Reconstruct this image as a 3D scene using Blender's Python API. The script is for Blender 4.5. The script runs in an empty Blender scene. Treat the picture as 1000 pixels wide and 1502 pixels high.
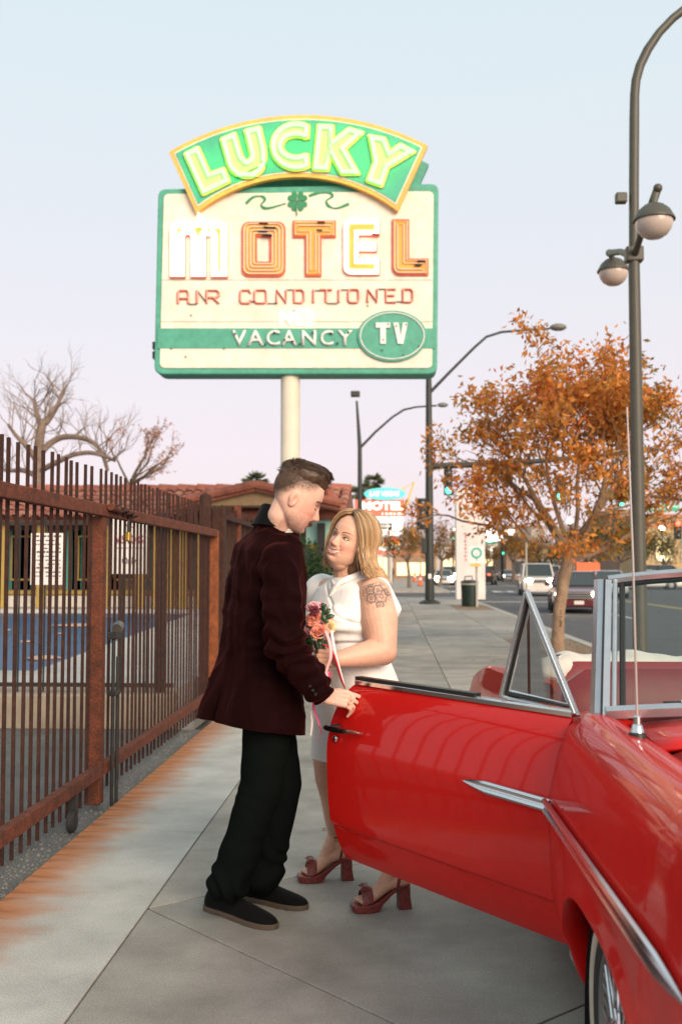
import bpy, bmesh, math, random
import numpy as np
from mathutils import Vector, Matrix, Quaternion, noise as mnoise

R = math.radians
random.seed(7)
rng = np.random.default_rng(7)
scene = bpy.context.scene
COL = scene.collection

# ------------------------------------------------------------------ camera
CAM = Vector((0.0, 0.0, 1.38))
YAW, PITCH, FPX = R(2.86), R(3.2), 1500.0
cam_data = bpy.data.cameras.new("camera")
cam = bpy.data.objects.new("camera", cam_data)
COL.objects.link(cam)
cam.location = CAM
cam.rotation_euler = (R(90) + PITCH, 0, YAW)
cam_data.sensor_fit = 'VERTICAL'
cam_data.sensor_height = 36.0
cam_data.lens = 36.0 * FPX / 1502.0
cam_data.clip_start = 0.05
cam_data.clip_end = 6000
cam_data.dof.use_dof = True
cam_data.dof.focus_distance = 4.15
cam_data.dof.aperture_fstop = 3.8
scene.camera = cam

# ------------------------------------------------------------------ sky, sun, exposure
world = bpy.data.worlds.new("World")
scene.world = world
world.use_nodes = True
wn, wl = world.node_tree.nodes, world.node_tree.links
wn.clear()
w_out = wn.new('ShaderNodeOutputWorld')
w_bg = wn.new('ShaderNodeBackground')
w_sky = wn.new('ShaderNodeTexSky')
w_sky.sky_type = 'NISHITA'
w_sky.sun_disc = False
SUN_EL, SUN_AZ = R(22.0), R(150.0)        # azimuth measured clockwise from +Y: behind the camera, to its right
w_sky.sun_elevation = SUN_EL
w_sky.sun_rotation = SUN_AZ
w_sky.air_density = 1.0
w_sky.dust_density = 2.6
w_sky.ozone_density = 1.6
# dusk air: a thin pink-to-blue veil by elevation, the same all round the horizon
w_tc = wn.new('ShaderNodeTexCoord')
w_sep = wn.new('ShaderNodeSeparateXYZ')
w_map = wn.new('ShaderNodeMapRange')
w_map.inputs['From Min'].default_value = -0.02
w_map.inputs['From Max'].default_value = 0.62
w_ramp = wn.new('ShaderNodeValToRGB')
cr = w_ramp.color_ramp
cr.elements[0].position = 0.0
cr.elements[0].color = (5.0, 4.2, 4.35, 1)
cr.elements[1].position = 1.0
cr.elements[1].color = (3.75, 4.4, 4.65, 1)
for pos, c in ((0.20, (5.0, 4.35, 4.6, 1)), (0.45, (4.5, 4.45, 4.65, 1)), (0.75, (4.05, 4.55, 4.75, 1))):
    e = cr.elements.new(pos)
    e.color = c
w_mix = wn.new('ShaderNodeMix')
w_mix.data_type = 'RGBA'
w_mix.inputs['Factor'].default_value = 0.90
wl.new(w_tc.outputs['Generated'], w_sep.inputs[0])
wl.new(w_sep.outputs['Z'], w_map.inputs['Value'])
wl.new(w_map.outputs[0], w_ramp.inputs[0])
wl.new(w_sky.outputs[0], w_mix.inputs[6])
wl.new(w_ramp.outputs[0], w_mix.inputs[7])
wl.new(w_mix.outputs[2], w_bg.inputs['Color'])
w_bg.inputs['Strength'].default_value = 0.098
wl.new(w_bg.outputs[0], w_out.inputs['Surface'])

sun_data = bpy.data.lights.new("sun", 'SUN')
sun_data.energy = 2.2
sun_data.angle = R(38)
sun_data.color = (1.0, 0.80, 0.62)
sun = bpy.data.objects.new("sun", sun_data)
COL.objects.link(sun)
_sd = Vector((math.sin(SUN_AZ) * math.cos(SUN_EL), math.cos(SUN_AZ) * math.cos(SUN_EL), math.sin(SUN_EL)))
sun.rotation_euler = _sd.to_track_quat('Z', 'Y').to_euler()

scene.view_settings.view_transform = 'Standard'
scene.view_settings.look = 'None'
scene.view_settings.gamma = 1.0
scene.view_settings.exposure = 1.0
scene.view_settings.use_curve_mapping = False
scene.render.engine = 'CYCLES'
scene.cycles.use_denoising = True
scene.cycles.max_bounces = 8
scene.cycles.transparent_max_bounces = 12
scene.cycles.sample_clamp_indirect = 6.0

# ------------------------------------------------------------------ where things stand
_cam_rot = cam.rotation_euler.to_matrix()
def ray(px, py):
    return (_cam_rot @ Vector(((px - 500.0) / FPX, -(py - 751.0) / FPX, -1.0))).normalized()
def at_y(px, py, Y):
    d = ray(px, py)
    return CAM + d * ((Y - CAM.y) / d.y)
def gnd(px, py, z=0.0):
    d = ray(px, py)
    return CAM + d * ((z - CAM.z) / d.z)

# ------------------------------------------------------------------ materials
MATS = {}
def mat(name, color, rough=0.6, metal=0.0, var=0.0, vscale=8.0, bump=0.0, bscale=60.0, spec=0.5,
        coat=0.0, emit=None, estr=0.0, sheen=0.0, sheen_col=None, alpha=1.0, color2=None, detail=6.0, sheen_rough=0.4,
        sss=0.0, speck=None, rvar=0.0):
    if name in MATS:
        return MATS[name]
    m = bpy.data.materials.new(name)
    m.use_nodes = True
    nt = m.node_tree
    b = nt.nodes['Principled BSDF']
    b.inputs['Base Color'].default_value = (*color, 1)
    b.inputs['Roughness'].default_value = rough
    b.inputs['Metallic'].default_value = metal
    b.inputs['Specular IOR Level'].default_value = spec
    if coat:
        b.inputs['Coat Weight'].default_value = coat
        b.inputs['Coat Roughness'].default_value = 0.03
    if sheen:
        b.inputs['Sheen Weight'].default_value = sheen
        b.inputs['Sheen Roughness'].default_value = sheen_rough
        if sheen_col:
            b.inputs['Sheen Tint'].default_value = (*sheen_col, 1)
    if sss:
        b.inputs['Subsurface Weight'].default_value = sss
        b.inputs['Subsurface Radius'].default_value = (0.012, 0.005, 0.003)
        b.inputs['Subsurface Scale'].default_value = 1.0
    if emit:
        b.inputs['Emission Color'].default_value = (*emit, 1)
        b.inputs['Emission Strength'].default_value = estr
    need = var or bump or color2 or speck
    if need:
        geo = nt.nodes.new('ShaderNodeNewGeometry')
    if var or color2:
        n = nt.nodes.new('ShaderNodeTexNoise')
        n.inputs['Scale'].default_value = vscale
        n.inputs['Detail'].default_value = detail
        n.inputs['Roughness'].default_value = 0.62
        nt.links.new(geo.outputs['Position'], n.inputs['Vector'])
        rp = nt.nodes.new('ShaderNodeValToRGB')
        c2 = color2 if color2 else tuple(c * (1 - var) for c in color)
        c1 = color if color2 else tuple(min(1, c * (1 + var * 0.6)) for c in color)
        rp.color_ramp.elements[0].position = 0.34
        rp.color_ramp.elements[0].color = (*c2, 1)
        rp.color_ramp.elements[1].position = 0.68
        rp.color_ramp.elements[1].color = (*c1, 1)
        nt.links.new(n.outputs['Fac'], rp.inputs[0])
        last = rp.outputs[0]
        if speck:
            n3 = nt.nodes.new('ShaderNodeTexNoise')
            n3.inputs['Scale'].default_value = speck[0]
            n3.inputs['Detail'].default_value = 3
            nt.links.new(geo.outputs['Position'], n3.inputs['Vector'])
            r3 = nt.nodes.new('ShaderNodeValToRGB')
            r3.color_ramp.elements[0].position = 0.40
            r3.color_ramp.elements[0].color = (1 - speck[1],) * 3 + (1,)
            r3.color_ramp.elements[1].position = 0.62
            r3.color_ramp.elements[1].color = (1 + speck[1],) * 3 + (1,)
            nt.links.new(n3.outputs['Fac'], r3.inputs[0])
            mx = nt.nodes.new('ShaderNodeMix')
            mx.data_type = 'RGBA'
            mx.blend_type = 'MULTIPLY'
            mx.inputs['Factor'].default_value = 1
            nt.links.new(last, mx.inputs[6])
            nt.links.new(r3.outputs[0], mx.inputs[7])
            last = mx.outputs[2]
        nt.links.new(last, b.inputs['Base Color'])
        if rvar:
            mr = nt.nodes.new('ShaderNodeMapRange')
            mr.inputs['To Min'].default_value = rough - rvar
            mr.inputs['To Max'].default_value = rough + rvar
            nt.links.new(n.outputs['Fac'], mr.inputs['Value'])
            nt.links.new(mr.outputs[0], b.inputs['Roughness'])
    if bump:
        n2 = nt.nodes.new('ShaderNodeTexNoise')
        n2.inputs['Scale'].default_value = bscale
        n2.inputs['Detail'].default_value = 4
        nt.links.new(geo.outputs['Position'], n2.inputs['Vector'])
        bp = nt.nodes.new('ShaderNodeBump')
        bp.inputs['Strength'].default_value = bump
        bp.inputs['Distance'].default_value = 0.02
        nt.links.new(n2.outputs['Fac'], bp.inputs['Height'])
        nt.links.new(bp.outputs[0], b.inputs['Normal'])
    MATS[name] = m
    return m

def glass_mat(name, tint, ior=1.45, rough=0.0, fac_min=0.04):
    m = bpy.data.materials.new(name)
    m.use_nodes = True
    nt = m.node_tree
    nt.nodes.clear()
    o = nt.nodes.new('ShaderNodeOutputMaterial')
    t = nt.nodes.new('ShaderNodeBsdfTransparent')
    t.inputs[0].default_value = (*tint, 1)
    g = nt.nodes.new('ShaderNodeBsdfGlossy')
    g.inputs['Roughness'].default_value = rough
    fr = nt.nodes.new('ShaderNodeFresnel')
    fr.inputs[0].default_value = ior
    mx = nt.nodes.new('ShaderNodeMixShader')
    nt.links.new(fr.outputs[0], mx.inputs[0])
    nt.links.new(t.outputs[0], mx.inputs[1])
    nt.links.new(g.outputs[0], mx.inputs[2])
    nt.links.new(mx.outputs[0], o.inputs['Surface'])
    MATS[name] = m
    return m

def attr_mat(name, attr, rough=0.5, sss=0.0, bump=0.0, bscale=300.0, spec=0.5, sheen=0.0, mult=None):
    """base colour read from a colour attribute painted on the mesh"""
    m = mat(name, (0.5, 0.5, 0.5), rough=rough, sss=sss, bump=bump, bscale=bscale, spec=spec, sheen=sheen)
    nt = m.node_tree
    a = nt.nodes.new('ShaderNodeAttribute')
    a.attribute_name = attr
    nt.links.new(a.outputs['Color'], nt.nodes['Principled BSDF'].inputs['Base Color'])
    return m

# ------------------------------------------------------------------ mesh builder
def basis(d, up=(0, 0, 1)):
    d = Vector(d).normalized()
    u = Vector(up)
    if abs(d.dot(u.normalized())) > 0.98:
        u = Vector((1, 0, 0)) if abs(d.x) < 0.9 else Vector((0, 1, 0))
    s = d.cross(u).normalized()
    return s, s.cross(d).normalized(), d

class MB:
    def __init__(self):
        self.v, self.f = [], []
    def quad(self, *p):
        k = len(self.v)
        self.v += [tuple(q) for q in p]
        self.f.append(tuple(range(k, k + len(p))))
        return self
    def raw(self, vs, fs):
        k = len(self.v)
        self.v += [tuple(q) for q in vs]
        self.f += [tuple(i + k for i in f) for f in fs]
        return self
    def box(self, x0, x1, y0, y1, z0, z1):
        vs = [(x, y, z) for z in (z0, z1) for y in (y0, y1) for x in (x0, x1)]
        return self.raw(vs, [(0, 2, 3, 1), (4, 5, 7, 6), (0, 1, 5, 4), (2, 6, 7, 3), (0, 4, 6, 2), (1, 3, 7, 5)])
    def bar(self, a, b, w, h, up=(0, 0, 1)):
        a, b = Vector(a), Vector(b)
        s, u, d = basis(b - a, up)
        vs = []
        for p in (a, b):
            for (i, j) in ((-1, -1), (1, -1), (1, 1), (-1, 1)):
                vs.append(p + s * (i * w / 2) + u * (j * h / 2))
        return self.raw(vs, [(3, 2, 1, 0), (4, 5, 6, 7), (0, 1, 5, 4), (1, 2, 6, 5), (2, 3, 7, 6), (3, 0, 4, 7)])
    def loft(self, rings, cap=True, closed=True):
        n = len(rings[0])
        vs = [p for r in rings for p in r]
        fs = []
        for i in range(len(rings) - 1):
            for j in range(n if closed else n - 1):
                k = (j + 1) % n
                fs.append((i * n + j, i * n + k, (i + 1) * n + k, (i + 1) * n + j))
        if cap and closed:
            fs.append(tuple(reversed(range(n))))
            fs.append(tuple((len(rings) - 1) * n + j for j in range(n)))
        return self.raw(vs, fs)
    def tube(self, pts, r, n=8, cap=True, closed=False):
        pts = [Vector(p) for p in pts]
        m = len(pts)
        rr = r if isinstance(r, (list, tuple)) else [r] * m
        rings = []
        prev = None
        for i, p in enumerate(pts):
            if closed:
                d = pts[(i + 1) % m] - pts[i - 1]
            else:
                d = pts[min(i + 1, m - 1)] - pts[max(i - 1, 0)]
            if d.length < 1e-9:
                d = Vector((0, 0, 1))
            d.normalize()
            if prev is None:
                s, u, _ = basis(d)
            else:
                s = prev - d * prev.dot(d)
                if s.length < 1e-6:
                    s, u, _ = basis(d)
                s.normalize()
                u = s.cross(d).normalized()
            prev = s
            rings.append([p + s * (rr[i] * math.cos(2 * math.pi * k / n)) + u * (rr[i] * math.sin(2 * math.pi * k / n)) for k in range(n)])
        if closed:
            rings.append(rings[0])
            return self.loft(rings, cap=False)
        return self.loft(rings, cap=cap)
    def lathe(self, prof, c=(0, 0, 0), axis=(0, 0, 1), n=24, ring=False):
        c = Vector(c)
        s, u, d = basis(axis)
        rings = [[c + d * z + (s * math.cos(2 * math.pi * k / n) + u * math.sin(2 * math.pi * k / n)) * max(r, 1e-4) for k in range(n)] for r, z in prof]
        if ring:
            return self.loft(rings + [rings[0]], cap=False)
        return self.loft(rings, cap=(prof[0][0] > .001) == (prof[-1][0] > .001))
    def prism(self, pts, off):
        """closed outline extruded by the vector off"""
        pts = [Vector(p) for p in pts]
        off = Vector(off)
        n = len(pts)
        vs = pts + [p + off for p in pts]
        fs = [tuple(range(n)), tuple(reversed(range(n, 2 * n)))]
        fs += [(i, (i + 1) % n, n + (i + 1) % n, n + i) for i in range(n)]
        return self.raw(vs, fs)
    def ringprism(self, outer, inner, off):
        off = Vector(off)
        n = len(outer)
        o, i_ = [Vector(p) for p in outer], [Vector(p) for p in inner]
        vs = o + i_ + [p + off for p in o] + [p + off for p in i_]
        fs = []
        for a in range(n):
            b = (a + 1) % n
            fs += [(a, b, n + b, n + a), (2 * n + a, 3 * n + a, 3 * n + b, 2 * n + b), (a, 2 * n + a, 2 * n + b, b), (n + a, n + b, 3 * n + b, 3 * n + a)]
        return self.raw(vs, fs)
    def ell(self, c, r, M=None, nu=20, nv=12):
        c = Vector(c)
        if not isinstance(r, (tuple, list)):
            r = (r, r, r)
        vs = []
        for i in range(nv + 1):
            th = math.pi * i / nv
            for j in range(nu):
                ph = 2 * math.pi * j / nu
                p = Vector((r[0] * math.sin(th) * math.cos(ph), r[1] * math.sin(th) * math.sin(ph), r[2] * math.cos(th)))
                if M is not None:
                    p = M @ p
                vs.append(c + p)
        fs = [(i * nu + j, (i + 1) * nu + j, (i + 1) * nu + (j + 1) % nu, i * nu + (j + 1) % nu) for i in range(nv) for j in range(nu)]
        return self.raw(vs, fs)
    def capsule(self, a, b, ra, rb, n=16):
        a, b = Vector(a), Vector(b)
        d = (b - a)
        L = d.length
        d.normalize()
        pts, rr = [], []
        for k in range(6):
            t = math.pi / 2 * k / 6
            pts.append(a - d * (ra * math.cos(t))); rr.append(max(ra * math.sin(t), 1e-4))
        pts.append(a); rr.append(ra)
        pts.append(b); rr.append(rb)
        for k in range(5, -1, -1):
            t = math.pi / 2 * k / 6
            pts.append(b + d * (rb * math.cos(t))); rr.append(max(rb * math.sin(t), 1e-4))
        s, u, _ = basis(d)
        rings = [[p + (s * math.cos(2 * math.pi * k / n) + u * math.sin(2 * math.pi * k / n)) * q for k in range(n)] for p, q in zip(pts, rr)]
        return self.loft(rings)
    def mesh(self, name, off=(0, 0, 0)):
        me = bpy.data.meshes.new(name)
        ox, oy, oz = off
        me.from_pydata([(x - ox, y - oy, z - oz) for x, y, z in self.v], [], self.f)
        me.update()
        return me

def fix_normals(me):
    bm = bmesh.new()
    bm.from_mesh(me)
    bmesh.ops.remove_doubles(bm, verts=bm.verts, dist=1e-5)
    bmesh.ops.recalc_face_normals(bm, faces=bm.faces)
    bm.to_mesh(me)
    bm.free()

def chain_off(parent):
    o = Vector((0, 0, 0))
    while parent is not None:
        o += Vector(parent.location)
        parent = parent.parent
    return o

def tag(o, label=None, cat=None, group=None, kind=None):
    if label: o['label'] = label
    if cat: o['category'] = cat
    if group: o['group'] = group
    if kind: o['kind'] = kind
    return o

def thing(name, label, cat, loc=(0, 0, 0), rotz=0.0, group=None):
    o = bpy.data.objects.new(name, None)
    o.empty_display_size = 0.2
    COL.objects.link(o)
    o.location = loc
    o.rotation_euler = (0, 0, rotz)
    return tag(o, label, cat, group)

def link_mesh(name, me, m, parent=None):
    o = bpy.data.objects.new(name, me)
    COL.objects.link(o)
    if m is not None:
        if len(me.materials) == 0:
            me.materials.append(m)
    if parent is not None:
        o.parent = parent
    return o

def link_world(name, me, m, parent):
    me.transform(Matrix.Translation(-chain_off(parent)))
    return link_mesh(name, me, m, parent)

def part(name, mb, m, parent=None, smooth=False, bevel=0.0, label=None, kind=None, local=False, norm=True, bseg=2, subd=0, solid=0.0):
    """mesh in world coordinates, parented (local=True: already in the thing's own coordinates)"""
    off = Vector((0, 0, 0)) if (local or parent is None) else chain_off(parent)
    me = mb.mesh(name, off) if isinstance(mb, MB) else mb
    if norm:
        fix_normals(me)
    if smooth:
        me.polygons.foreach_set('use_smooth', [True] * len(me.polygons))
        try:
            me.set_sharp_from_angle(angle=R(smooth if smooth > 1 else 40))
        except Exception:
            pass
    o = link_mesh(name, me, m, parent)
    if solid:
        md = o.modifiers.new('solid', 'SOLIDIFY'); md.thickness = solid; md.offset = 0
    if subd:
        md = o.modifiers.new('subd', 'SUBSURF'); md.levels = subd; md.render_levels = subd
    if bevel:
        md = o.modifiers.new('bevel', 'BEVEL'); md.width = bevel; md.segments = bseg; md.limit_method = 'ANGLE'
    if label: o['label'] = label
    if kind: o['kind'] = kind
    return o

def copy_tree(o, parent=None, **kw):
    c = o.copy()
    COL.objects.link(c)
    c.parent = parent
    for ch in list(o.children):
        copy_tree(ch, c)
    return c

def text_mesh(txt, size=1.0, extrude=0.0, bold=0.0, shear=0.0, align='CENTER', res=3):
    cu = bpy.data.curves.new('txt', 'FONT')
    cu.body = txt
    cu.size = size
    cu.extrude = extrude
    cu.offset = bold
    cu.shear = shear
    cu.align_x = align
    cu.align_y = 'CENTER'
    cu.resolution_u = res
    ob = bpy.data.objects.new('txt', cu)
    COL.objects.link(ob)
    dg = bpy.context.evaluated_depsgraph_get()
    me = bpy.data.meshes.new_from_object(ob.evaluated_get(dg))
    bpy.data.objects.remove(ob)
    bpy.data.curves.remove(cu)
    return me

def text_part(name, txt, m, parent, origin, xdir, ydir, width=None, height=None, extrude=0.004, bold=0.0, shear=0.0):
    """lettering laid in the plane xdir/ydir around origin (world coordinates)"""
    me = text_mesh(txt, 1.0, 0.0, bold, shear)
    co = np.empty(len(me.vertices) * 3); me.vertices.foreach_get('co', co); co = co.reshape(-1, 3)
    mn, mx = co.min(0), co.max(0)
    sx = (width / (mx[0] - mn[0])) if width else None
    sy = (height / (mx[1] - mn[1])) if height else None
    sx = sx or sy; sy = sy or sx
    c = (mn + mx) / 2
    X, Y = Vector(xdir).normalized(), Vector(ydir).normalized()
    N = X.cross(Y)
    o = Vector(origin) - chain_off(parent)
    out = [o + X * ((p[0] - c[0]) * sx) + Y * ((p[1] - c[1]) * sy) for p in co]
    me.vertices.foreach_set('co', [q for p in out for q in p])
    me.update()
    ob = link_mesh(name, me, None, parent)
    me.materials.clear(); me.materials.append(m)
    md = ob.modifiers.new('solid', 'SOLIDIFY'); md.thickness = max(extrude, 0.001); md.offset = 0
    return ob

def remesh(mb, voxel, smooth_it=4, name='skin'):
    me = mb.mesh(name)
    ob = bpy.data.objects.new('tmp', me)
    COL.objects.link(ob)
    md = ob.modifiers.new('r', 'REMESH'); md.mode = 'VOXEL'; md.voxel_size = voxel; md.use_smooth_shade = True
    if smooth_it:
        ms = ob.modifiers.new('s', 'SMOOTH'); ms.factor = 0.5; ms.iterations = smooth_it
    dg = bpy.context.evaluated_depsgraph_get()
    out = bpy.data.meshes.new_from_object(ob.evaluated_get(dg))
    out.name = name
    bpy.data.objects.remove(ob)
    bpy.data.meshes.remove(me)
    return out

def get_co(me):
    co = np.empty(len(me.vertices) * 3)
    me.vertices.foreach_get('co', co)
    return co.reshape(-1, 3)
def get_no(me):
    no = np.empty(len(me.vertices) * 3, dtype=np.float32)
    me.vertex_normals.foreach_get('vector', no)
    return no.reshape(-1, 3).astype(float)
def set_co(me, co):
    me.vertices.foreach_set('co', np.asarray(co, dtype=np.float64).ravel())
    me.update()
def paint(me, attr, rgb):
    a = me.color_attributes.new(attr, 'FLOAT_COLOR', 'POINT')
    c = np.ones((len(me.vertices), 4)); c[:, :3] = rgb
    a.data.foreach_set('color', c.ravel().astype(np.float32))

def vnoise(co, scale, seed=0.0):
    """cheap smooth value noise on an (n,3) array, about -1..1"""
    p = co * scale + seed
    i = np.floor(p).astype(np.int64); f = p - i
    f = f * f * (3 - 2 * f)
    def h(a):
        n = (a[:, 0] * 73856093) ^ (a[:, 1] * 19349663) ^ (a[:, 2] * 83492791)
        n = (n ^ (n >> 13)) * 1274126177 & 0x7fffffff
        return (n % 100003) / 50001.5 - 1.0
    out = 0
    for dx in (0, 1):
        for dy in (0, 1):
            for dz in (0, 1):
                w = (f[:, 0] if dx else 1 - f[:, 0]) * (f[:, 1] if dy else 1 - f[:, 1]) * (f[:, 2] if dz else 1 - f[:, 2])
                out = out + w * h(i + np.array([dx, dy, dz]))
    return out
# ================================================================== GROUND AND PAVEMENTS
def structure(o):
    o['kind'] = 'structure'
    return o

m_ground = mat('dry_ground', (0.25, 0.215, 0.175), 0.95, var=0.25, vscale=0.6, bump=0.3, bscale=8)
m_asph = mat('asphalt', (0.075, 0.074, 0.074), 0.82, var=0.22, vscale=1.1, bump=0.35, bscale=180, speck=(240, 0.35), rvar=0.08)
m_lot = mat('old_asphalt', (0.125, 0.122, 0.112), 0.9, var=0.28, vscale=1.8, bump=0.5, bscale=140, speck=(170, 0.45))
m_conc = [mat('concrete_a', (0.312, 0.292, 0.256), 0.86, var=0.24, vscale=2.2, bump=0.16, bscale=190, speck=(150, 0.13)),
          mat('concrete_b', (0.285, 0.265, 0.230), 0.86, var=0.26, vscale=1.7, bump=0.16, bscale=190, speck=(150, 0.13)),
          mat('concrete_c', (0.36, 0.33, 0.283), 0.88, var=0.22, vscale=2.6, bump=0.16, bscale=190, speck=(150, 0.13))]
m_joint = mat('joint_dirt', (0.055, 0.05, 0.042), 0.95, var=0.3, vscale=20)
m_kerb = mat('kerb_concrete', (0.40, 0.37, 0.32), 0.88, var=0.22, vscale=4, bump=0.2, bscale=120)
m_dirt = mat('planter_soil', (0.30, 0.205, 0.12), 0.95, color2=(0.17, 0.115, 0.07), vscale=6, bump=0.9, bscale=40)
m_white_paint = mat('road_paint', (0.62, 0.61, 0.58), 0.75, var=0.35, vscale=9)
m_yellow_paint = mat('road_paint_yellow', (0.60, 0.42, 0.09), 0.75, var=0.35, vscale=9)

def _weathered(m):
    """old gum spots and broad worn patches on the paving"""
    nt = m.node_tree
    b = nt.nodes['Principled BSDF']
    src = b.inputs['Base Color'].links[0].from_socket
    geo = nt.nodes.new('ShaderNodeNewGeometry')
    vo = nt.nodes.new('ShaderNodeTexVoronoi'); vo.inputs['Scale'].default_value = 3.4
    nt.links.new(geo.outputs['Position'], vo.inputs['Vector'])
    sp = nt.nodes.new('ShaderNodeSeparateColor'); nt.links.new(vo.outputs['Color'], sp.inputs[0])
    rad = nt.nodes.new('ShaderNodeMapRange')
    nt.links.new(sp.outputs[0], rad.inputs['Value']); rad.inputs['From Min'].default_value = .35; rad.inputs['From Max'].default_value = 1.0
    rad.inputs['To Min'].default_value = 0.0; rad.inputs['To Max'].default_value = .075
    cmp_ = nt.nodes.new('ShaderNodeMath'); cmp_.operation = 'SUBTRACT'
    nt.links.new(rad.outputs[0], cmp_.inputs[0]); nt.links.new(vo.outputs['Distance'], cmp_.inputs[1])
    ss = nt.nodes.new('ShaderNodeMapRange'); ss.interpolation_type = 'SMOOTHSTEP'
    nt.links.new(cmp_.outputs[0], ss.inputs['Value']); ss.inputs['From Min'].default_value = 0.0; ss.inputs['From Max'].default_value = .02
    ss.inputs['To Max'].default_value = .50
    n = nt.nodes.new('ShaderNodeTexNoise'); n.inputs['Scale'].default_value = .8; n.inputs['Detail'].default_value = 8; n.inputs['Roughness'].default_value = .7
    nt.links.new(geo.outputs['Position'], n.inputs['Vector'])
    rr = nt.nodes.new('ShaderNodeMapRange'); nt.links.new(n.outputs['Fac'], rr.inputs['Value'])
    rr.inputs['From Min'].default_value = .32; rr.inputs['From Max'].default_value = .66; rr.inputs['To Min'].default_value = .76; rr.inputs['To Max'].default_value = 1.10
    m1 = nt.nodes.new('ShaderNodeMix'); m1.data_type = 'RGBA'; m1.blend_type = 'MULTIPLY'; m1.inputs['Factor'].default_value = 1
    nt.links.new(src, m1.inputs[6]); nt.links.new(rr.outputs[0], m1.inputs[7])
    m2 = nt.nodes.new('ShaderNodeMix'); m2.data_type = 'RGBA'
    nt.links.new(ss.outputs[0], m2.inputs['Factor']); nt.links.new(m1.outputs[2], m2.inputs[6]); m2.inputs[7].default_value = (.09, .085, .078, 1)
    nt.links.new(m2.outputs[2], b.inputs['Base Color'])
for _m in m_conc:
    _weathered(_m)

# apron concrete with the rust that has bled off the gate (a stain with its own shape)
m_rustconc = mat('concrete_rust', (0.47, 0.458, 0.415), 0.86, var=0.18, vscale=2.4, bump=0.18, bscale=190, speck=(150, 0.13))
def _rust_stain(m):
    nt = m.node_tree
    b = nt.nodes['Principled BSDF']
    src = b.inputs['Base Color'].links[0].from_socket
    geo = nt.nodes.new('ShaderNodeNewGeometry')
    sep = nt.nodes.new('ShaderNodeSeparateXYZ')
    nt.links.new(geo.outputs['Position'], sep.inputs[0])
    mp = nt.nodes.new('ShaderNodeMapping')
    mp.inputs['Scale'].default_value = (1.2, 3.4, 1)
    nt.links.new(geo.outputs['Position'], mp.inputs['Vector'])
    n = nt.nodes.new('ShaderNodeTexNoise'); n.inputs['Scale'].default_value = 2.3; n.inputs['Detail'].default_value = 6
    nt.links.new(mp.outputs[0], n.inputs['Vector'])
    a = nt.nodes.new('ShaderNodeMath'); a.operation = 'MULTIPLY_ADD'
    nt.links.new(n.outputs['Fac'], a.inputs[0]); a.inputs[1].default_value = -0.36
    nt.links.new(sep.outputs['X'], a.inputs[2])
    r = nt.nodes.new('ShaderNodeMapRange'); r.interpolation_type = 'SMOOTHSTEP'
    nt.links.new(a.outputs[0], r.inputs['Value'])
    r.inputs['From Min'].default_value = -1.80; r.inputs['From Max'].default_value = -1.46
    r.inputs['To Min'].default_value = 1.0; r.inputs['To Max'].default_value = 0.0
    # darker dribbles, one below each picket
    sy = nt.nodes.new('ShaderNodeMath'); sy.operation = 'MULTIPLY'
    nt.links.new(sep.outputs['Y'], sy.inputs[0]); sy.inputs[1].default_value = 2 * math.pi / 0.115
    sadd = nt.nodes.new('ShaderNodeMath'); sadd.operation = 'MULTIPLY_ADD'
    nt.links.new(n.outputs['Fac'], sadd.inputs[0]); sadd.inputs[1].default_value = 13.0
    nt.links.new(sy.outputs[0], sadd.inputs[2])
    sn = nt.nodes.new('ShaderNodeMath'); sn.operation = 'SINE'
    nt.links.new(sadd.outputs[0], sn.inputs[0])
    r2 = nt.nodes.new('ShaderNodeMapRange'); r2.interpolation_type = 'SMOOTHSTEP'
    nt.links.new(sep.outputs['X'], r2.inputs['Value'])
    r2.inputs['From Min'].default_value = -1.64; r2.inputs['From Max'].default_value = -1.46
    r2.inputs['To Min'].default_value = 0.55; r2.inputs['To Max'].default_value = 0.0
    st = nt.nodes.new('ShaderNodeMath'); st.operation = 'MULTIPLY'
    nt.links.new(sn.outputs[0], st.inputs[0]); nt.links.new(r2.outputs[0], st.inputs[1])
    st.use_clamp = True
    mx = nt.nodes.new('ShaderNodeMix'); mx.data_type = 'RGBA'
    ry = nt.nodes.new('ShaderNodeMapRange'); ry.interpolation_type = 'SMOOTHSTEP'
    nt.links.new(sep.outputs['Y'], ry.inputs['Value'])
    ry.inputs['From Min'].default_value = 8.6; ry.inputs['From Max'].default_value = 10.4
    ry.inputs['To Min'].default_value = 0.92; ry.inputs['To Max'].default_value = 0.12
    f = nt.nodes.new('ShaderNodeMath'); f.operation = 'MULTIPLY'
    nt.links.new(ry.outputs[0], f.inputs[1])
    nt.links.new(r.outputs[0], f.inputs[0])
    nt.links.new(f.outputs[0], mx.inputs['Factor'])
    nt.links.new(src, mx.inputs[6]); mx.inputs[7].default_value = (0.40, 0.135, 0.030, 1)
    mx2 = nt.nodes.new('ShaderNodeMix'); mx2.data_type = 'RGBA'
    nt.links.new(st.outputs[0], mx2.inputs['Factor'])
    nt.links.new(mx.outputs[2], mx2.inputs[6]); mx2.inputs[7].default_value = (0.12, 0.045, 0.018, 1)
    nt.links.new(mx2.outputs[2], b.inputs['Base Color'])
_weathered(m_rustconc)
_rust_stain(m_rustconc)

g = MB().quad((-3000, -400, -0.25), (3000, -400, -0.25), (3000, 5000, -0.25), (-3000, 5000, -0.25))
structure(part('ground', g, m_ground))
rd = MB().box(3.7, 22.0, -30, 900, -0.24, -0.13)
structure(part('road', rd, m_asph))
cs = MB().box(-90, 3.7, 51.5, 66, -0.24, -0.134)
structure(part('side_street', cs, m_asph))
structure(part('parking_lot', MB().box(-30, -1.645, -6, 9.05, -0.2, -0.035), m_lot))

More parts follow.
